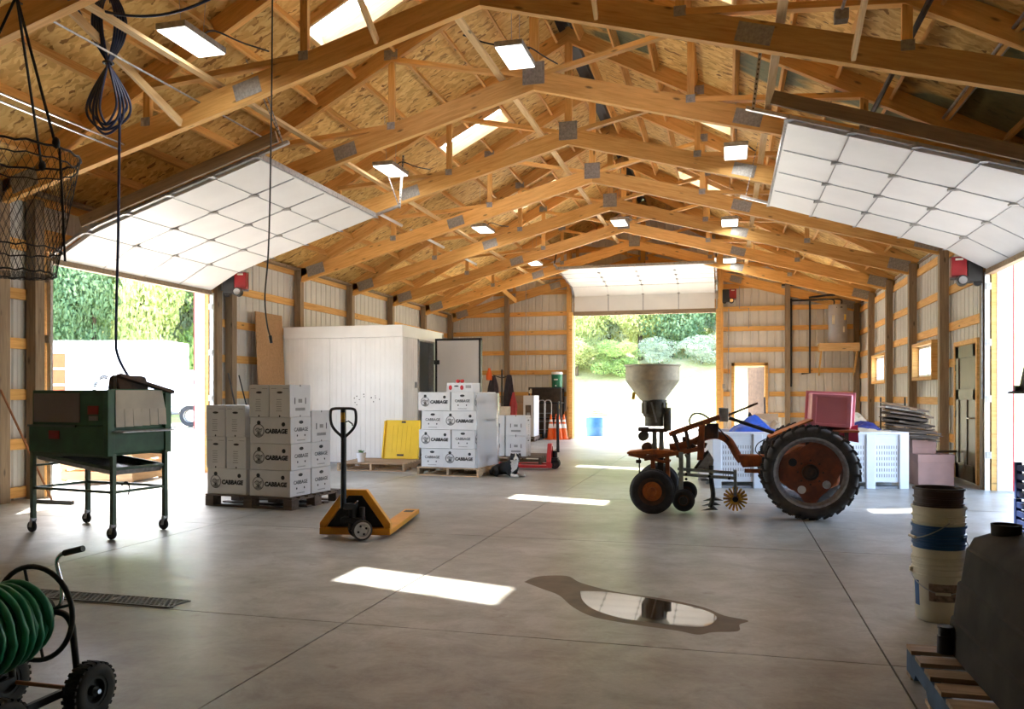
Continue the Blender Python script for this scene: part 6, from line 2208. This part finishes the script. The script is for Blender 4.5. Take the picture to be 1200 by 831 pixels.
# ------------------------------------------------------------------ slotted plastic bins
def bulk_bin(label, loc, rz, L, W, H):
    t = thing('bulk_bin', label, 'bin', loc, rz, 'white slotted bulk bins')
    th = 0.035
    posts = (-L / 2 + 0.06, 0, L / 2 - 0.06)
    for y in (-1, 1):
        p = MB().lohi((-L / 2 + 0.02, y * (W / 2 - 0.02) - th / 2, 0.10), (L / 2 - 0.02, y * (W / 2 - 0.02) + th / 2, H - 0.02)).obj('side_wall', 'bin_plastic', t)
        sl = MB()
        for a, b in zip(posts, posts[1:]):
            n = int((b - a - 0.16) / 0.034)
            for i in range(n):
                x = a + 0.08 + (b - a - 0.16) * (i + 0.5) / n
                for r in range(6):
                    sl.box((x, y * (W / 2 - 0.002), 0.19 + 0.082 * r), (0.010, 0.004, 0.046))
        sl.obj('slots', 'bin_dark', p, kind='stuff')
        for x in posts:
            MB().lohi((x - 0.065, y * W / 2 - 0.035, 0.0), (x + 0.065, y * W / 2 + 0.012, H - 0.03)).obj('corner_post', 'bin_plastic', t, bevel=0.008)
            MB().cyl((x, y * (W / 2 + 0.012), 0.05), (x, y * (W / 2 + 0.016), 0.05), 0.010, n=8).obj('plug', 'bin_dark', t)
        for z in (H - 0.09, H - 0.05):
            MB().lohi((-L / 2 + 0.13, y * W / 2 - 0.012, z - 0.008), (L / 2 - 0.13, y * W / 2 + 0.008, z + 0.008)).obj('rib', 'bin_plastic', t)
    for x in (-1, 1):
        MB().lohi((x * (L / 2 - 0.02) - th / 2, -W / 2 + 0.02, 0.10), (x * (L / 2 - 0.02) + th / 2, W / 2 - 0.02, H - 0.02)).obj('end_wall', 'bin_plastic', t)
    MB().lohi((-L / 2 + 0.02, -W / 2 + 0.02, 0.09), (L / 2 - 0.02, W / 2 - 0.02, 0.13)).obj('bottom', 'bin_plastic', t)
    for a, b in (((-L / 2 - 0.01, -W / 2 - 0.02), (L / 2 + 0.01, -W / 2 + 0.03)), ((-L / 2 - 0.01, W / 2 - 0.03), (L / 2 + 0.01, W / 2 + 0.02)), ((-L / 2 - 0.01, -W / 2), (-L / 2 + 0.04, W / 2)), ((L / 2 - 0.04, -W / 2), (L / 2 + 0.01, W / 2))):
        MB().lohi((a[0], a[1], H - 0.035), (b[0], b[1], H)).obj('rim', 'bin_plastic', t, bevel=0.006)
    for y in (-W / 2 + 0.05, 0, W / 2 - 0.05):
        MB().lohi((-L / 2 + 0.02, y - 0.05, 0.0), (L / 2 - 0.02, y + 0.05, 0.035)).obj('skid', 'bin_dark', t)
    return t


AB = R(12.4)
ub = Vector((math.cos(AB), math.sin(AB), 0))
nb = Vector((-math.sin(AB), math.cos(AB), 0))
F0 = Vector((-0.22, 12.22, 0))
bulk_bin('slotted white bulk bin behind the tractor front end, blue tarp on top', tuple(F0 + ub * 0.66 + nb * 0.55), AB, 1.30, 1.10, 0.82)
bulk_bin('slotted white bulk bin right of the big tractor wheel, holding sacks', tuple(F0 + ub * 2.27 + nb * 0.55), AB, 1.06, 1.10, 0.82)


def mound(name, label, cat, mat, loc, sx, sy, z0, h, seed, rz=0, rough=0.35):
    rg = random.Random(seed)
    n = 14
    hs = [[0] * (n + 1) for _ in range(n + 1)]
    bumps = [(rg.uniform(-.8, .8), rg.uniform(-.8, .8), rg.uniform(0.15, 0.5), rg.uniform(-rough, rough)) for _ in range(14)]
    vs, fs = [], []
    for j in range(n + 1):
        for i in range(n + 1):
            u, v = -1 + 2 * i / n, -1 + 2 * j / n
            e = (1 - u ** 6) * (1 - v ** 6)
            z = 0.72 * e
            for bx, by, br, bh in bumps:
                z += bh * e * math.exp(-((u - bx) ** 2 + (v - by) ** 2) / br ** 2)
            z += rg.uniform(-0.05, 0.05) * e
            vs.append((u * sx / 2, v * sy / 2, z0 + max(0, z) * h))
    m = n + 1
    for j in range(n):
        for i in range(n):
            fs.append((j * m + i, j * m + i + 1, (j + 1) * m + i + 1, (j + 1) * m + i))
    k = len(vs)
    vs += [(-sx / 2, -sy / 2, z0 - 0.02), (sx / 2, -sy / 2, z0 - 0.02), (sx / 2, sy / 2, z0 - 0.02), (-sx / 2, sy / 2, z0 - 0.02)]
    fs.append((k, k + 3, k + 2, k + 1))
    o = MB().add(vs, fs).obj(name, mat, None, 35)
    return tag(o, label, cat, None, loc, rz)


c1 = F0 + ub * 0.66 + nb * 0.55
c2 = F0 + ub * 2.27 + nb * 0.55
# filling below the rim, then what shows above it
for c_, L_, lab in ((c1, 1.18, 'flattened cardboard filling the bin behind the tractor'), (c2, 0.94, 'flattened cardboard filling the bin right of the tractor wheel')):
    o = MB().lohi((-L_ / 2, -0.48, 0.135), (L_ / 2, 0.48, 0.74)).obj('cardboard_bale', 'cardboard', None, bevel=0.02)
    tag(o, lab, 'cardboard', None, tuple(c_), AB)
mound('tarp', 'crumpled bright blue tarp on the bin behind the tractor', 'tarp', 'tarp_blue', tuple(c1 + ub * 0.05 + nb * -0.12), 0.72, 0.55, 0.745, 0.22, 3, AB)
mound('sack', 'crumpled pale plastic bag beside the blue tarp', 'bag', 'sack_tan', tuple(c1 + ub * 0.35 + nb * 0.28), 0.45, 0.40, 0.745, 0.28, 4, AB)
mound('sack', 'large tan paper sack at the back of the right bin', 'sack', 'sack_tan', tuple(c2 + ub * 0.12 + nb * 0.30), 0.62, 0.32, 0.745, 0.34, 5, AB)
mound('bag', 'navy blue dotted bag on the right bin', 'bag', 'bag_navy', tuple(c2 + ub * 0.08 + nb * -0.02), 0.60, 0.28, 0.745, 0.22, 6, AB)
mound('cloth', 'orange cloth heap near the pink tote on the right bin', 'cloth', 'orange_cloth', tuple(c2 + ub * -0.30 + nb * -0.05), 0.22, 0.34, 0.745, 0.20, 7, AB)
mound('sack', 'low tan sack near the front rim of the right bin', 'sack', 'sack_tan', tuple(c2 + ub * 0.12 + nb * -0.34), 0.62, 0.28, 0.745, 0.13, 8, AB)
mound('backpack', 'small black pack behind the blue tarp on the bin', 'bag', 'coat_dark', tuple(c1 + ub * 0.15 + nb * 0.36), 0.16, 0.16, 0.745, 0.40, 14, AB)
o = MB().lohi((-0.18, -0.01, 0), (0.18, 0.01, 0.32)).obj('cardboard_sheet', 'cardboard', None)
tag(o, 'tan cardboard sheet standing upright behind the fender of the tractor', 'cardboard', None, tuple(c1 + ub * 0.38 + nb * 0.40 + Vector((0, 0, 0.745))), AB)


def cardboard_box(label, loc, rz, sx, sy, sz, mat='cardboard_pink', open_=False):
    t = thing('cardboard_box', label, 'box', loc, rz, 'brown cardboard boxes')
    if open_:
        for a, b in (((-sx / 2, -sy / 2), (sx / 2, -sy / 2 + .01)), ((-sx / 2, sy / 2 - .01), (sx / 2, sy / 2)), ((-sx / 2, -sy / 2), (-sx / 2 + .01, sy / 2)), ((sx / 2 - .01, -sy / 2), (sx / 2, sy / 2))):
            MB().lohi((a[0], a[1], 0), (b[0], b[1], sz)).obj('side', mat, t)
        MB().lohi((-sx / 2, -sy / 2, 0.001), (sx / 2, sy / 2, 0.01)).obj('bottom', mat, t)
    else:
        MB().lohi((-sx / 2, -sy / 2, 0), (sx / 2, sy / 2, sz)).obj('body', mat, t, bevel=0.005)
        MB().lohi((-sx / 2 - .004, -sy / 2 - .004, sz - 0.12), (sx / 2 + .004, sy / 2 + .004, sz + .003)).obj('lid', mat, t, bevel=0.004)
    return t


cardboard_box('large pinkish cardboard box on the floor right of the bins', (2.98, 13.62, 0), R(10), 0.52, 0.45, 0.46)
cardboard_box('smaller cardboard box standing on the large pinkish box', (2.86, 13.70, 0.464), R(8), 0.34, 0.34, 0.21)
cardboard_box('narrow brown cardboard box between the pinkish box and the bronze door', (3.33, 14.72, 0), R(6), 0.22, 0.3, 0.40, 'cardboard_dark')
rg = random.Random(21)
zz = 0.665
SH = ['lowest', 'second', 'third', 'fourth', 'fifth', 'sixth', 'seventh', 'eighth', 'ninth', 'tenth', 'eleventh', 'twelfth', 'thirteenth', 'fourteenth', 'fifteenth', 'sixteenth', 'seventeenth', 'eighteenth', 'nineteenth', 'twentieth', 'second highest', 'topmost']
for k in range(22):
    tl = (rg.uniform(-0.10, 0.10), rg.uniform(-0.06, 0.14))
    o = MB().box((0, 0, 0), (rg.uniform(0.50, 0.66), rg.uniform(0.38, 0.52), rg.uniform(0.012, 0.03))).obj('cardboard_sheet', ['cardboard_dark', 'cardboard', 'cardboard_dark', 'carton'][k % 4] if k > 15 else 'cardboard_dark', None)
    tag(o, '%s of the messy flattened cardboard sheets stacked right of the bins' % SH[k], 'cardboard', 'flattened cardboard sheets', (2.76 + rg.uniform(-.06, .06) - 0.008 * k, 13.72 + rg.uniform(-.06, .06), zz))
    o.rotation_euler = (tl[0] * 0.4, 0.03 + tl[1] * 0.35 + 0.007 * k, rg.uniform(-.5, .5))
    zz += 0.0245
o = MB().box((0, 0, 0.11), (0.16, 0.14, 0.22)).obj('blue_tub', 'barrel_blue', None, bevel=0.015)
tag(o, 'small blue tub on the floor beside the bronze door', 'tub', loc=(3.50, 14.95, 0))
tag(MB().box((0, 0, 0), (0.9, 0.10, 0.03)).obj('scrap_board', 'pallet_dark', None), 'dark scrap board across the brown cardboard box near the bronze door', 'board', loc=(3.22, 14.6, 0.43), rz=R(28))
for k, (x, y, a) in enumerate(((0.62, 12.95, -18), (2.35, 14.0, 12), (2.75, 14.2, 8))):
    tag(MB().cyl((0, 0, 0), (0.10 * math.sin(R(a)), 0.1, 1.32), 0.013, n=8).obj('handle_pole', 'dark_metal', None, 40), ['dark tool handle sticking up behind the blue tarp', 'dark thin pole standing behind the tan sacks', 'dark thin pole standing right of the tan sacks'][k], 'pole', loc=(x, y + 0.9 if k == 0 else y, 0.0))

# ------------------------------------------------------------------ right foreground
def bucket(label, z, mat, bail=True, print_=False, x=1.235, y=5.42, tilt=0.0, R0=0.128, R1=0.147, Hb=0.37):
    t = thing('bucket', label, 'bucket', (x, y, z), tilt, 'nested plastic buckets')
    prof = [(0.0, 0.002), (R0 - 0.01, 0.0), (R0, 0.012), (R1 - 0.007, Hb - 0.10), (R1 + 0.001, Hb - 0.098), (R1 + 0.001, Hb - 0.09), (R1 - 0.006, Hb - 0.088), (R1 - 0.005, Hb - 0.062), (R1 + 0.003, Hb - 0.06), (R1 + 0.003, Hb - 0.052), (R1 - 0.004, Hb - 0.05), (R1 - 0.003, Hb - 0.016), (R1 + 0.005, Hb - 0.014), (R1 + 0.005, Hb), (R1 - 0.006, Hb), (R1 - 0.010, Hb - 0.10), (R0 - 0.006, 0.02), (0.0, 0.012)]
    MB().lathe(prof, 40, closed=False).obj('shell', mat, t, 40)
    if bail:
        b = []
        for k in range(15):
            a = PI * k / 14
            b.append(((R1 + 0.012) * math.cos(a), -0.12 * math.sin(a) - 0.03 * math.sin(a), Hb - 0.075 - 0.115 * math.sin(a)))
        MB().tube(smooth_path(b, 3), 0.0035, 6).obj('bail', 'galv', t, 60)
        MB().cyl((0.03 * 1, -0.152, Hb - 0.188), (-0.05, -0.152, Hb - 0.188), 0.009, n=8).obj('grip', mat, t, 40)
        for s in (-1, 1):
            MB().box((s * (R1 + 0.006), 0, Hb - 0.075), (0.018, 0.03, 0.03)).obj('ear', mat, t, bevel=0.004)
    if print_:
        Mx = Matrix.Identity(4)
        vs, fs = [], []
        n = 14
        for j, z_ in enumerate((0.13, 0.235)):
            rr = R0 + (R1 - 0.007 - R0) * (z_ - 0.012) / (Hb - 0.112) + 0.0012
            for k in range(n + 1):
                a = R(-125) + R(85) * k / n
                vs.append((rr * math.cos(a), rr * math.sin(a), z_))
        fs = [(k, k + 1, n + 2 + k, n + 1 + k) for k in range(n)]
        MB().add(vs, fs).obj('faded_label', 'faded_print', t, 60)
        vs = []
        for j, z_ in enumerate((0.09, 0.24)):
            rr = R0 + (R1 - 0.007 - R0) * (z_ - 0.012) / (Hb - 0.112) + 0.0012
            for k in range(5):
                a = R(-172) + R(20) * k / 4
                vs.append((rr * math.cos(a), rr * math.sin(a), z_))
        MB().add(vs, [(k, k + 1, 6 + k, 5 + k) for k in range(4)]).obj('blue_label', 'bucket_blue', t, 60)
    return t


bucket('dirty white bucket at the bottom of the nested bucket column', 0.0, 'bucket_white', True, True)
bucket('dirty white bucket nested second from the bottom of the column', 0.065, 'bucket_white', False)
bucket('blue bucket nested in the column, lower of the two blue ones', 0.148, 'bucket_blue', False, tilt=0.4)
bucket('blue bucket nested in the column, upper of the two blue ones', 0.205, 'bucket_blue', True, tilt=2.4)
bucket('white bucket with dangling handle between the blue and brown buckets', 0.315, 'bucket_white', True, tilt=-1.35)
bucket('brown bucket topmost in the nested bucket column', 0.425, 'bucket_brown', False, R0=0.122, R1=0.139)

pallet('blue edged wooden pallet at the lower right corner under the dark tank', (1.40, 3.70, 0), 0.0, 1.12, 1.22, 'pallet_wood', blue=True)
tk = thing('tank', 'dark moulded plastic tank with stepped ribs on the lower right pallet', 'tank', (1.50, 3.60, 0.147))
x0, x1, y0, y1 = -0.49, 0.50, -0.65, 0.78
tiers = [(0.0, 0.16, 0.0, 0.012), (0.16, 0.33, 0.022, 0.036), (0.33, 0.50, 0.048, 0.066)]
for a, b, i0, i1 in tiers:
    vs = []
    for z, q in ((a, i0), (b - 0.012, i1), (b, i1 + 0.012)):
        rr = 0.12
        pts = []
        for cx, cy, a0 in ((x1 - q - rr, y1 - q - rr, 0), (x0 + q + rr, y1 - q - rr, 90), (x0 + q + rr, y0 + q + rr, 180), (x1 - q - rr, y0 + q + rr, 270)):
            for s_ in range(7):
                an = R(a0 + 15 * s_)
                pts.append((cx + rr * math.cos(an), cy + rr * math.sin(an), z))
        vs += pts
    n = 28
    fs = [(j * n + k, j * n + (k + 1) % n, (j + 1) * n + (k + 1) % n, (j + 1) * n + k) for j in range(2) for k in range(n)]
    fs += [tuple(range(n))[::-1], tuple(range(2 * n, 3 * n))]
    MB().add(vs, fs).obj('tank_tier', 'tank_dark', tk, 30)
vs = []
for z, q in ((0.50, 0.075), (0.54, 0.09), (0.57, 0.14), (0.585, 0.22)):
    rr = 0.12
    for cx, cy, a0 in ((x1 - q - rr, y1 - q - rr, 0), (x0 + q + rr, y1 - q - rr, 90), (x0 + q + rr, y0 + q + rr, 180), (x1 - q - rr, y0 + q + rr, 270)):
        for s_ in range(7):
            an = R(a0 + 15 * s_)
            vs.append((cx + rr * math.cos(an), cy + rr * math.sin(an), z))
n = 28
MB().add(vs, [(j * n + k, j * n + (k + 1) % n, (j + 1) * n + (k + 1) % n, (j + 1) * n + k) for j in range(3) for k in range(n)] + [tuple(range(3 * n, 4 * n))]).obj('shoulder', 'tank_dark', tk, 40)
MB().lathe([(0.055, 0.0), (0.06, 0.0), (0.062, 0.05), (0.055, 0.05)], 24, Matrix.Translation((-0.29, 0.50, 0.575)), closed=True).obj('filler_neck', 'tank_dark', tk, 40)
tag(MB().lathe([(0, 0), (0.075, 0), (0.085, 0.12), (0.078, 0.12), (0.07, 0.01), (0, 0.01)], 22).obj('black_pot', 'black', None, 40), 'black plant pot sitting on top of the dark tank', 'pot', loc=(1.43, 4.02, 0.733))
tag(MB().tube(smooth_path([(0.02, 0, 0), (0.0, 0, 0.05), (-0.02, -0.01, 0.09), (-0.045, 0, 0.115), (-0.05, 0, 0.16)], 6), 0.006, 6).obj('wire_hook', 'galv', None, 60), 'small bent wire at the filler neck of the dark tank', 'wire', loc=(1.33, 4.06, 0.733))
tag(MB().lathe([(0, 0), (0.036, 0), (0.036, 0.08), (0.03, 0.085), (0.03, 0.115), (0.034, 0.115), (0.034, 0.125), (0, 0.125)], 18).obj('black_can', 'black_gloss', None, 40), 'black can on the pallet end beside the dark tank', 'can', loc=(0.985, 4.20, 0.1465))
o = MB().lohi((-0.16, -0.012, 0), (0.16, 0.012, 0.24)).obj('scrap_board', 'pallet_wood', None)
tag(o, 'short board leaning on end between the bucket column and the dark tank', 'board', loc=(1.55, 5.25, 0.0))
o.rotation_euler = (R(24), 0, R(35))
tag(MB().box((0, 0, 0.02), (0.55, 0.09, 0.04)).obj('scrap_board', 'pallet_wood', None), 'flat board on the floor behind the bucket column', 'board', loc=(1.62, 5.55, 0), rz=R(-25))

# blue crates at the right edge
crate_src = None
for k in range(4):
    lab = 'blue plastic crate at the right edge, %s of four' % ['bottom', 'second', 'third', 'top'][k]
    if crate_src is None:
        crate_src = thing('plastic_crate', lab, 'crate', (2.06, 5.62, 0), R(0), 'stacked blue crates')
        s_ = crate_src
        for sx, sy in ((1, 0), (-1, 0), (0, 1), (0, -1)):
            for z in (0.03, 0.085, 0.14, 0.195):
                if sx:
                    MB().box((sx * 0.29, 0, z), (0.018, 0.40, 0.034)).obj('slat', 'crate_blue', s_)
                else:
                    MB().box((0, sy * 0.20, z), (0.58, 0.018, 0.034)).obj('slat', 'crate_blue', s_)
        for sx in (-1, 1):
            for sy in (-1, 1):
                MB().box((sx * 0.285, sy * 0.195, 0.115), (0.035, 0.035, 0.23)).obj('corner', 'crate_blue', s_)
        MB().box((0, 0, 0.012), (0.58, 0.40, 0.015)).obj('bottom', 'crate_blue', s_)
    else:
        dup(crate_src, (2.06 + 0.004 * k, 5.62, 0.233 * k), R(0.6 * k), lab)
hd = thing('hanging_hood', 'dark stepped cone shaped hood hanging at the right edge above blue crates', 'lamp hood', (1.86, 5.55, 1.36))
MB().lathe([(0.0, 0.44), (0.05, 0.44), (0.105, 0.20), (0.118, 0.20), (0.150, 0.025), (0.205, 0.012), (0.208, 0.0), (0.145, 0.0), (0.10, 0.19), (0.045, 0.42), (0, 0.42)], 36).obj('shade', 'dark_metal', hd, 30)
MB().box((-0.165, 0, 0.035), (0.03, 0.04, 0.03)).obj('clip', 'black', hd, bevel=0.004)
MB().tube([(0, 0, 0.43), (0, 0, roof_z(1.86) - 1.36 - 0.1)], 0.006, 6).obj('hang_wire', 'black', hd)

# ------------------------------------------------------------------ far corner, right
wh = thing('water_heater', 'grey cylindrical water heater on a high timber shelf in the far right corner', 'water heater', (3.03, 24.75, 2.83))
MB().lathe([(0.0, 0.0), (0.235, 0.0), (0.25, 0.03), (0.25, 1.05), (0.235, 1.09), (0.06, 1.10), (0.0, 1.10)], 36).obj('tank', 'heater_grey', wh, 40)
MB().box((-0.12, -0.222, 0.66), (0.11, 0.01, 0.26)).obj('label', 'label_cream', wh)
MB().box((0.13, -0.214, 0.38), (0.06, 0.01, 0.16)).obj('label', 'label_cream', wh)
MB().box((0.17, -0.19, 0.72), (0.05, 0.02, 0.16)).obj('label', 'label_yellow', wh)
MB().box((0.02, -0.24, 1.0), (0.16, 0.012, 0.03)).obj('brand_strip', 'dark_metal', wh)
for x in (-0.1, 0.1):
    MB().tube(smooth_path([(x, 0, 1.09), (x, 0, 1.22), (x - 0.15, 0, 1.26), (x - 0.5, 0.2, 1.27)], 5), 0.02, 8).obj('pipe', 'dark_metal', wh, 60)
sf = thing('heater_shelf', 'timber shelf on brackets carrying the water heater', 'shelf', (3.08, 24.95, 2.60))
beam('front_rail', (-0.57, -0.50, 0.10), (0.50, -0.50, 0.10), 0.04, 0.20, 'pine_pale', sf)
for k in range(4):
    beam('shelf_board', (-0.55, -0.40 + 0.22 * k, 0.212), (0.48, -0.40 + 0.22 * k, 0.212), 0.2, 0.022, 'pine_pale', sf)
for x in (-0.5, 0.45):
    beam('bracket', (x, -0.46, 0.1), (x, 0.32, 0.1), 0.04, 0.18, 'pine', sf)
    beam('strut', (x, -0.35, 0.02), (x, 0.32, -0.65), 0.04, 0.09, 'pine', sf)
bp = thing('black_pipes', 'black pipe loop on the far wall left of the water heater', 'pipe', (0, 25.20, 0))
MB().tube(smooth_path([(1.81, 0, 1.6), (1.81, 0, 3.0), (1.81, 0, 4.10), (1.84, 0, 4.13), (2.2, 0, 4.13), (2.7, 0, 4.13)], 3), 0.028, 8).obj('pipe', 'black', bp, 60)
MB().tube([(2.33, 0.02, 4.16), (2.33, 0.02, 2.0), (2.10, 0.02, 1.98)], 0.028, 8).obj('pipe', 'black', bp, 60)
MB().tube([(1.55, 0.02, 4.6), (2.9, 0.02, 4.52), (2.95, -0.3, 4.3)], 0.024, 8).obj('pipe', 'black', bp, 60)
MB().tube([(2.3, -0.02, 4.2), (2.75, -0.15, 4.24), (3.0, -0.2, 4.24)], 0.03, 8).obj('pipe', 'black', bp, 60)

# ------------------------------------------------------------------ far corner, left of the door
gl = thing('bulk_carton', 'tall white bulk carton with open brown interior before the far wall', 'box', (-6.02, 23.6, 0.0), R(4))
pallet('pallet under the tall white bulk carton', (-6.02, 23.6, 0), R(4), 1.12, 1.06, 'pallet_dark')
gl.location.z = 0.146
W_, D_, Hh = 1.06, 0.98, 1.20
for lo, hi, m_ in (((-W_ / 2, D_ / 2 - .02, 0), (W_ / 2, D_ / 2, Hh), 'cardboard'), ((-W_ / 2, -D_ / 2, 0), (-W_ / 2 + .02, D_ / 2, Hh), 'cardboard'), ((W_ / 2 - .02, -D_ / 2, 0), (W_ / 2, D_ / 2, Hh), 'carton'),
                   ((-W_ / 2, -D_ / 2, 0), (W_ / 2, -D_ / 2 + .02, 0.25), 'carton'), ((-W_ / 2, -D_ / 2, 0.25), (-W_ / 2 + .06, -D_ / 2 + .02, Hh), 'carton'), ((0.22, -D_ / 2, 0.25), (W_ / 2, -D_ / 2 + .02, Hh), 'carton'), ((-W_ / 2, -D_ / 2, Hh - .22), (0.22, -D_ / 2 + .02, Hh), 'cardboard')):
    MB().lohi(lo, hi).obj('side_panel', m_, gl)
MB().lohi((0.28, -D_ / 2 - 0.004, 0.55), (0.45, -D_ / 2 - 0.001, 0.92)).obj('cut_window', 'brown_panel', gl)
MB().lohi((0.32, -D_ / 2 - 0.006, 0.55), (0.42, -D_ / 2 - 0.003, 0.70)).obj('label', 'ink_pale', gl)
cardboard_box('small wooden looking box on the white cartons behind the dog', (-4.20, 15.15, 0.147 + 0.055 + 0.77), R(-4), 0.26, 0.24, 0.16, 'sack_tan')
rk = thing('shelf_rack', 'dark steel shelf rack at the far wall with a green drink cooler on top', 'shelf', (-5.47, 24.92, 0))
for x in (-0.5, 0.5):
    for y in (-0.22, 0.22):
        MB().lohi((x - 0.02, y - 0.02, 0), (x + 0.02, y + 0.02, 1.60)).obj('post', 'dark_metal', rk)
for z in (0.15, 0.62, 1.10, 1.56):
    MB().lohi((-0.52, -0.24, z), (0.52, 0.24, z + 0.04)).obj('shelf', 'dark_metal', rk)
MB().lohi((-0.50, 0.20, 0.19), (0.50, 0.23, 1.56)).obj('back_panel', 'brown_panel', rk)
MB().box((-0.46, -0.245, 1.46), (0.1, 0.01, 0.10)).obj('dial', 'label_cream', rk)
dc = thing('drink_cooler', 'green round drink cooler with white lid on the shelf rack', 'cooler', (-5.13, 24.9, 1.60))
MB().lathe([(0, 0), (0.15, 0), (0.16, 0.02), (0.17, 0.40), (0.0, 0.40)], 28).obj('body', 'cooler_green', dc, 40)
MB().lathe([(0, 0.40), (0.178, 0.40), (0.178, 0.45), (0.16, 0.48), (0, 0.49)], 28).obj('lid', 'white_paint', dc, 40)
MB().box((0, -0.168, 0.24), (0.12, 0.008, 0.04)).obj('label', 'carton', dc)
MB().cyl((0, -0.16, 0.05), (0, -0.20, 0.05), 0.018).obj('tap', 'white_paint', dc, 40)
cn = None
for k, (x, y) in enumerate(((-5.24, 24.52), (-5.09, 24.60), (-4.98, 24.44), (-4.85, 24.58))):
    lab = 'orange traffic cone with white band, %s from the left of four' % ['first', 'second', 'third', 'fourth'][k]
    if cn is None:
        cn = thing('traffic_cone', lab, 'cone', (x, y, 0), 0, 'orange traffic cones')
        MB().lathe([(0.125, 0.03), (0.125, 0.04), (0.02, 0.77), (0.0, 0.77)], 24).obj('body', 'cone_orange', cn, 40)
        MB().lathe([(0.083, 0.345), (0.0850, 0.345), (0.0655, 0.48), (0.0635, 0.48)], 24, closed=True).obj('band', 'reflective', cn, 40)
        MB().lathe([(0.056, 0.535), (0.0578, 0.535), (0.0465, 0.61), (0.045, 0.61)], 24, closed=True).obj('band', 'reflective', cn, 40)
        MB().lohi((-0.16, -0.16, 0), (0.16, 0.16, 0.03)).obj('base', 'cone_orange', cn, bevel=0.008)
    else:
        dup(cn, (x, y, 0), 0.2 * k, lab)
for k, (x, y) in enumerate(((-5.52, 24.45), (-5.36, 24.62))):
    ht = thing('hand_truck', 'silver hand truck standing before the shelf rack, %s of two' % ['left', 'right'][k], 'hand truck', (x, y, 0), R(6 * k))
    for s in (-1, 1):
        MB().tube(smooth_path([(s * 0.11, 0, 0.05), (s * 0.11, 0.02, 0.9), (s * 0.11, 0.03, 1.1), (s * 0.06, 0.04, 1.19), (0, 0.04, 1.20)], 5), 0.014, 8).obj('rail', 'steel', ht, 60)
        MB().lathe([(0, -0.02), (0.09, -0.025), (0.11, 0), (0.09, 0.025), (0, 0.02)], 18, Matrix.Translation((s * 0.15, 0.06, 0.11)) @ Matrix.Rotation(PI / 2, 4, 'Y')).obj('wheel', 'rubber', ht, 50)
    for z in (0.3, 0.55, 0.8):
        MB().bar((-0.11, 0.015, z), (0.11, 0.015, z), 0.02, 0.012).obj('cross_bar', 'steel', ht)
    MB().lohi((-0.14, -0.22, 0.0), (0.14, 0.0, 0.012)).obj('toe_plate', 'steel', ht)
# coat stand with dark jackets beyond the cold room door
cs = thing('coat_stand', 'coat stand hung with dark jackets between the cold room door and the bulk carton', 'coat stand', (-5.05, 18.2, 0))
MB().cyl((0, 0, 0), (0, 0, 1.95), 0.02, n=10).obj('post', 'dark_metal', cs, 40)
MB().lathe([(0, 0), (0.25, 0), (0.25, 0.02), (0.03, 0.05), (0, 0.05)], 20).obj('base', 'dark_metal', cs, 40)
for s in (-1, 1):
    MB().tube([(0, 0, 1.75), (s * 0.2, -0.04, 1.82)], 0.012, 6).obj('peg', 'dark_metal', cs, 60)


def coat(label, loc, h, w, mat, seed):
    rg = random.Random(seed)
    mb = MB()
    n, m = 16, 9
    vs, fs = [], []
    for j in range(m):
        f = j / (m - 1)
        ww = w * (0.35 + 0.65 * min(1, f * 2.2)) * (1 + 0.1 * math.sin(f * 7 + seed))
        for k in range(n):
            a = 2 * PI * k / n
            rr = 1 + 0.22 * math.sin(5 * a + seed + f * 2)
            vs.append((ww / 2 * rr * math.cos(a), ww / 3 * rr * math.sin(a), -h * f))
    fs = [(j * n + k, j * n + (k + 1) % n, (j + 1) * n + (k + 1) % n, (j + 1) * n + k) for j in range(m - 1) for k in range(n)]
    fs += [tuple(range(n)), tuple(range((m - 1) * n, m * n))]
    o = mb.add(vs, fs).obj('jacket', mat, None, 50)
    return tag(o, label, 'jacket', 'jackets on the coat stand', loc)


coat('dark jacket on the left peg of the coat stand', (-5.25, 18.14, 1.80), 0.75, 0.26, 'coat_dark', 1)
coat('dark jacket on the right peg of the coat stand', (-4.86, 18.14, 1.82), 0.85, 0.24, 'coat_dark', 2)
coat('orange vest at the top left of the coat stand', (-5.30, 18.02, 1.98), 0.28, 0.12, 'cone_orange', 3)
coat('red patterned shirt low on the coat stand near the bulk carton', (-4.72, 18.0, 1.42), 0.55, 0.14, 'coat_red', 4)
for o_, z in ((1, 0),):
    pass

# ------------------------------------------------------------------ puddle on the slab
def blob_poly(pts, z, name, mat, parent=None):
    P = smooth_path([(x, y, z) for x, y in pts + pts[:1]], 5)[:-1]
    n = len(P)
    return MB().add(P, [tuple(range(n))]).obj(name, mat, parent)


pd = thing('puddle', 'shallow muddy puddle on the concrete reflecting the far door', 'puddle', (0, 0, 0))
outer = [(-1.42, 5.72), (-1.36, 5.92), (-1.16, 5.99), (-1.02, 5.80), (-0.75, 5.60), (-0.40, 5.48), (-0.15, 5.33), (-0.02, 5.16), (0.12, 5.08), (0.07, 4.98), (0.06, 4.84), (-0.08, 4.78), (-0.16, 4.71), (-0.28, 4.76), (-0.52, 4.82), (-0.78, 4.92), (-0.95, 5.12), (-1.10, 5.40), (-1.25, 5.55)]
inner = [(-0.98, 5.55), (-0.80, 5.57), (-0.48, 5.46), (-0.20, 5.31), (-0.07, 5.15), (-0.08, 4.98), (-0.16, 4.86), (-0.38, 4.88), (-0.60, 4.93), (-0.80, 5.08), (-0.92, 5.30)]
blob_poly(outer, 0.0008, 'wet_edge', 'puddle_wet', pd)
blob_poly(inner, 0.0016, 'water', 'water', pd)
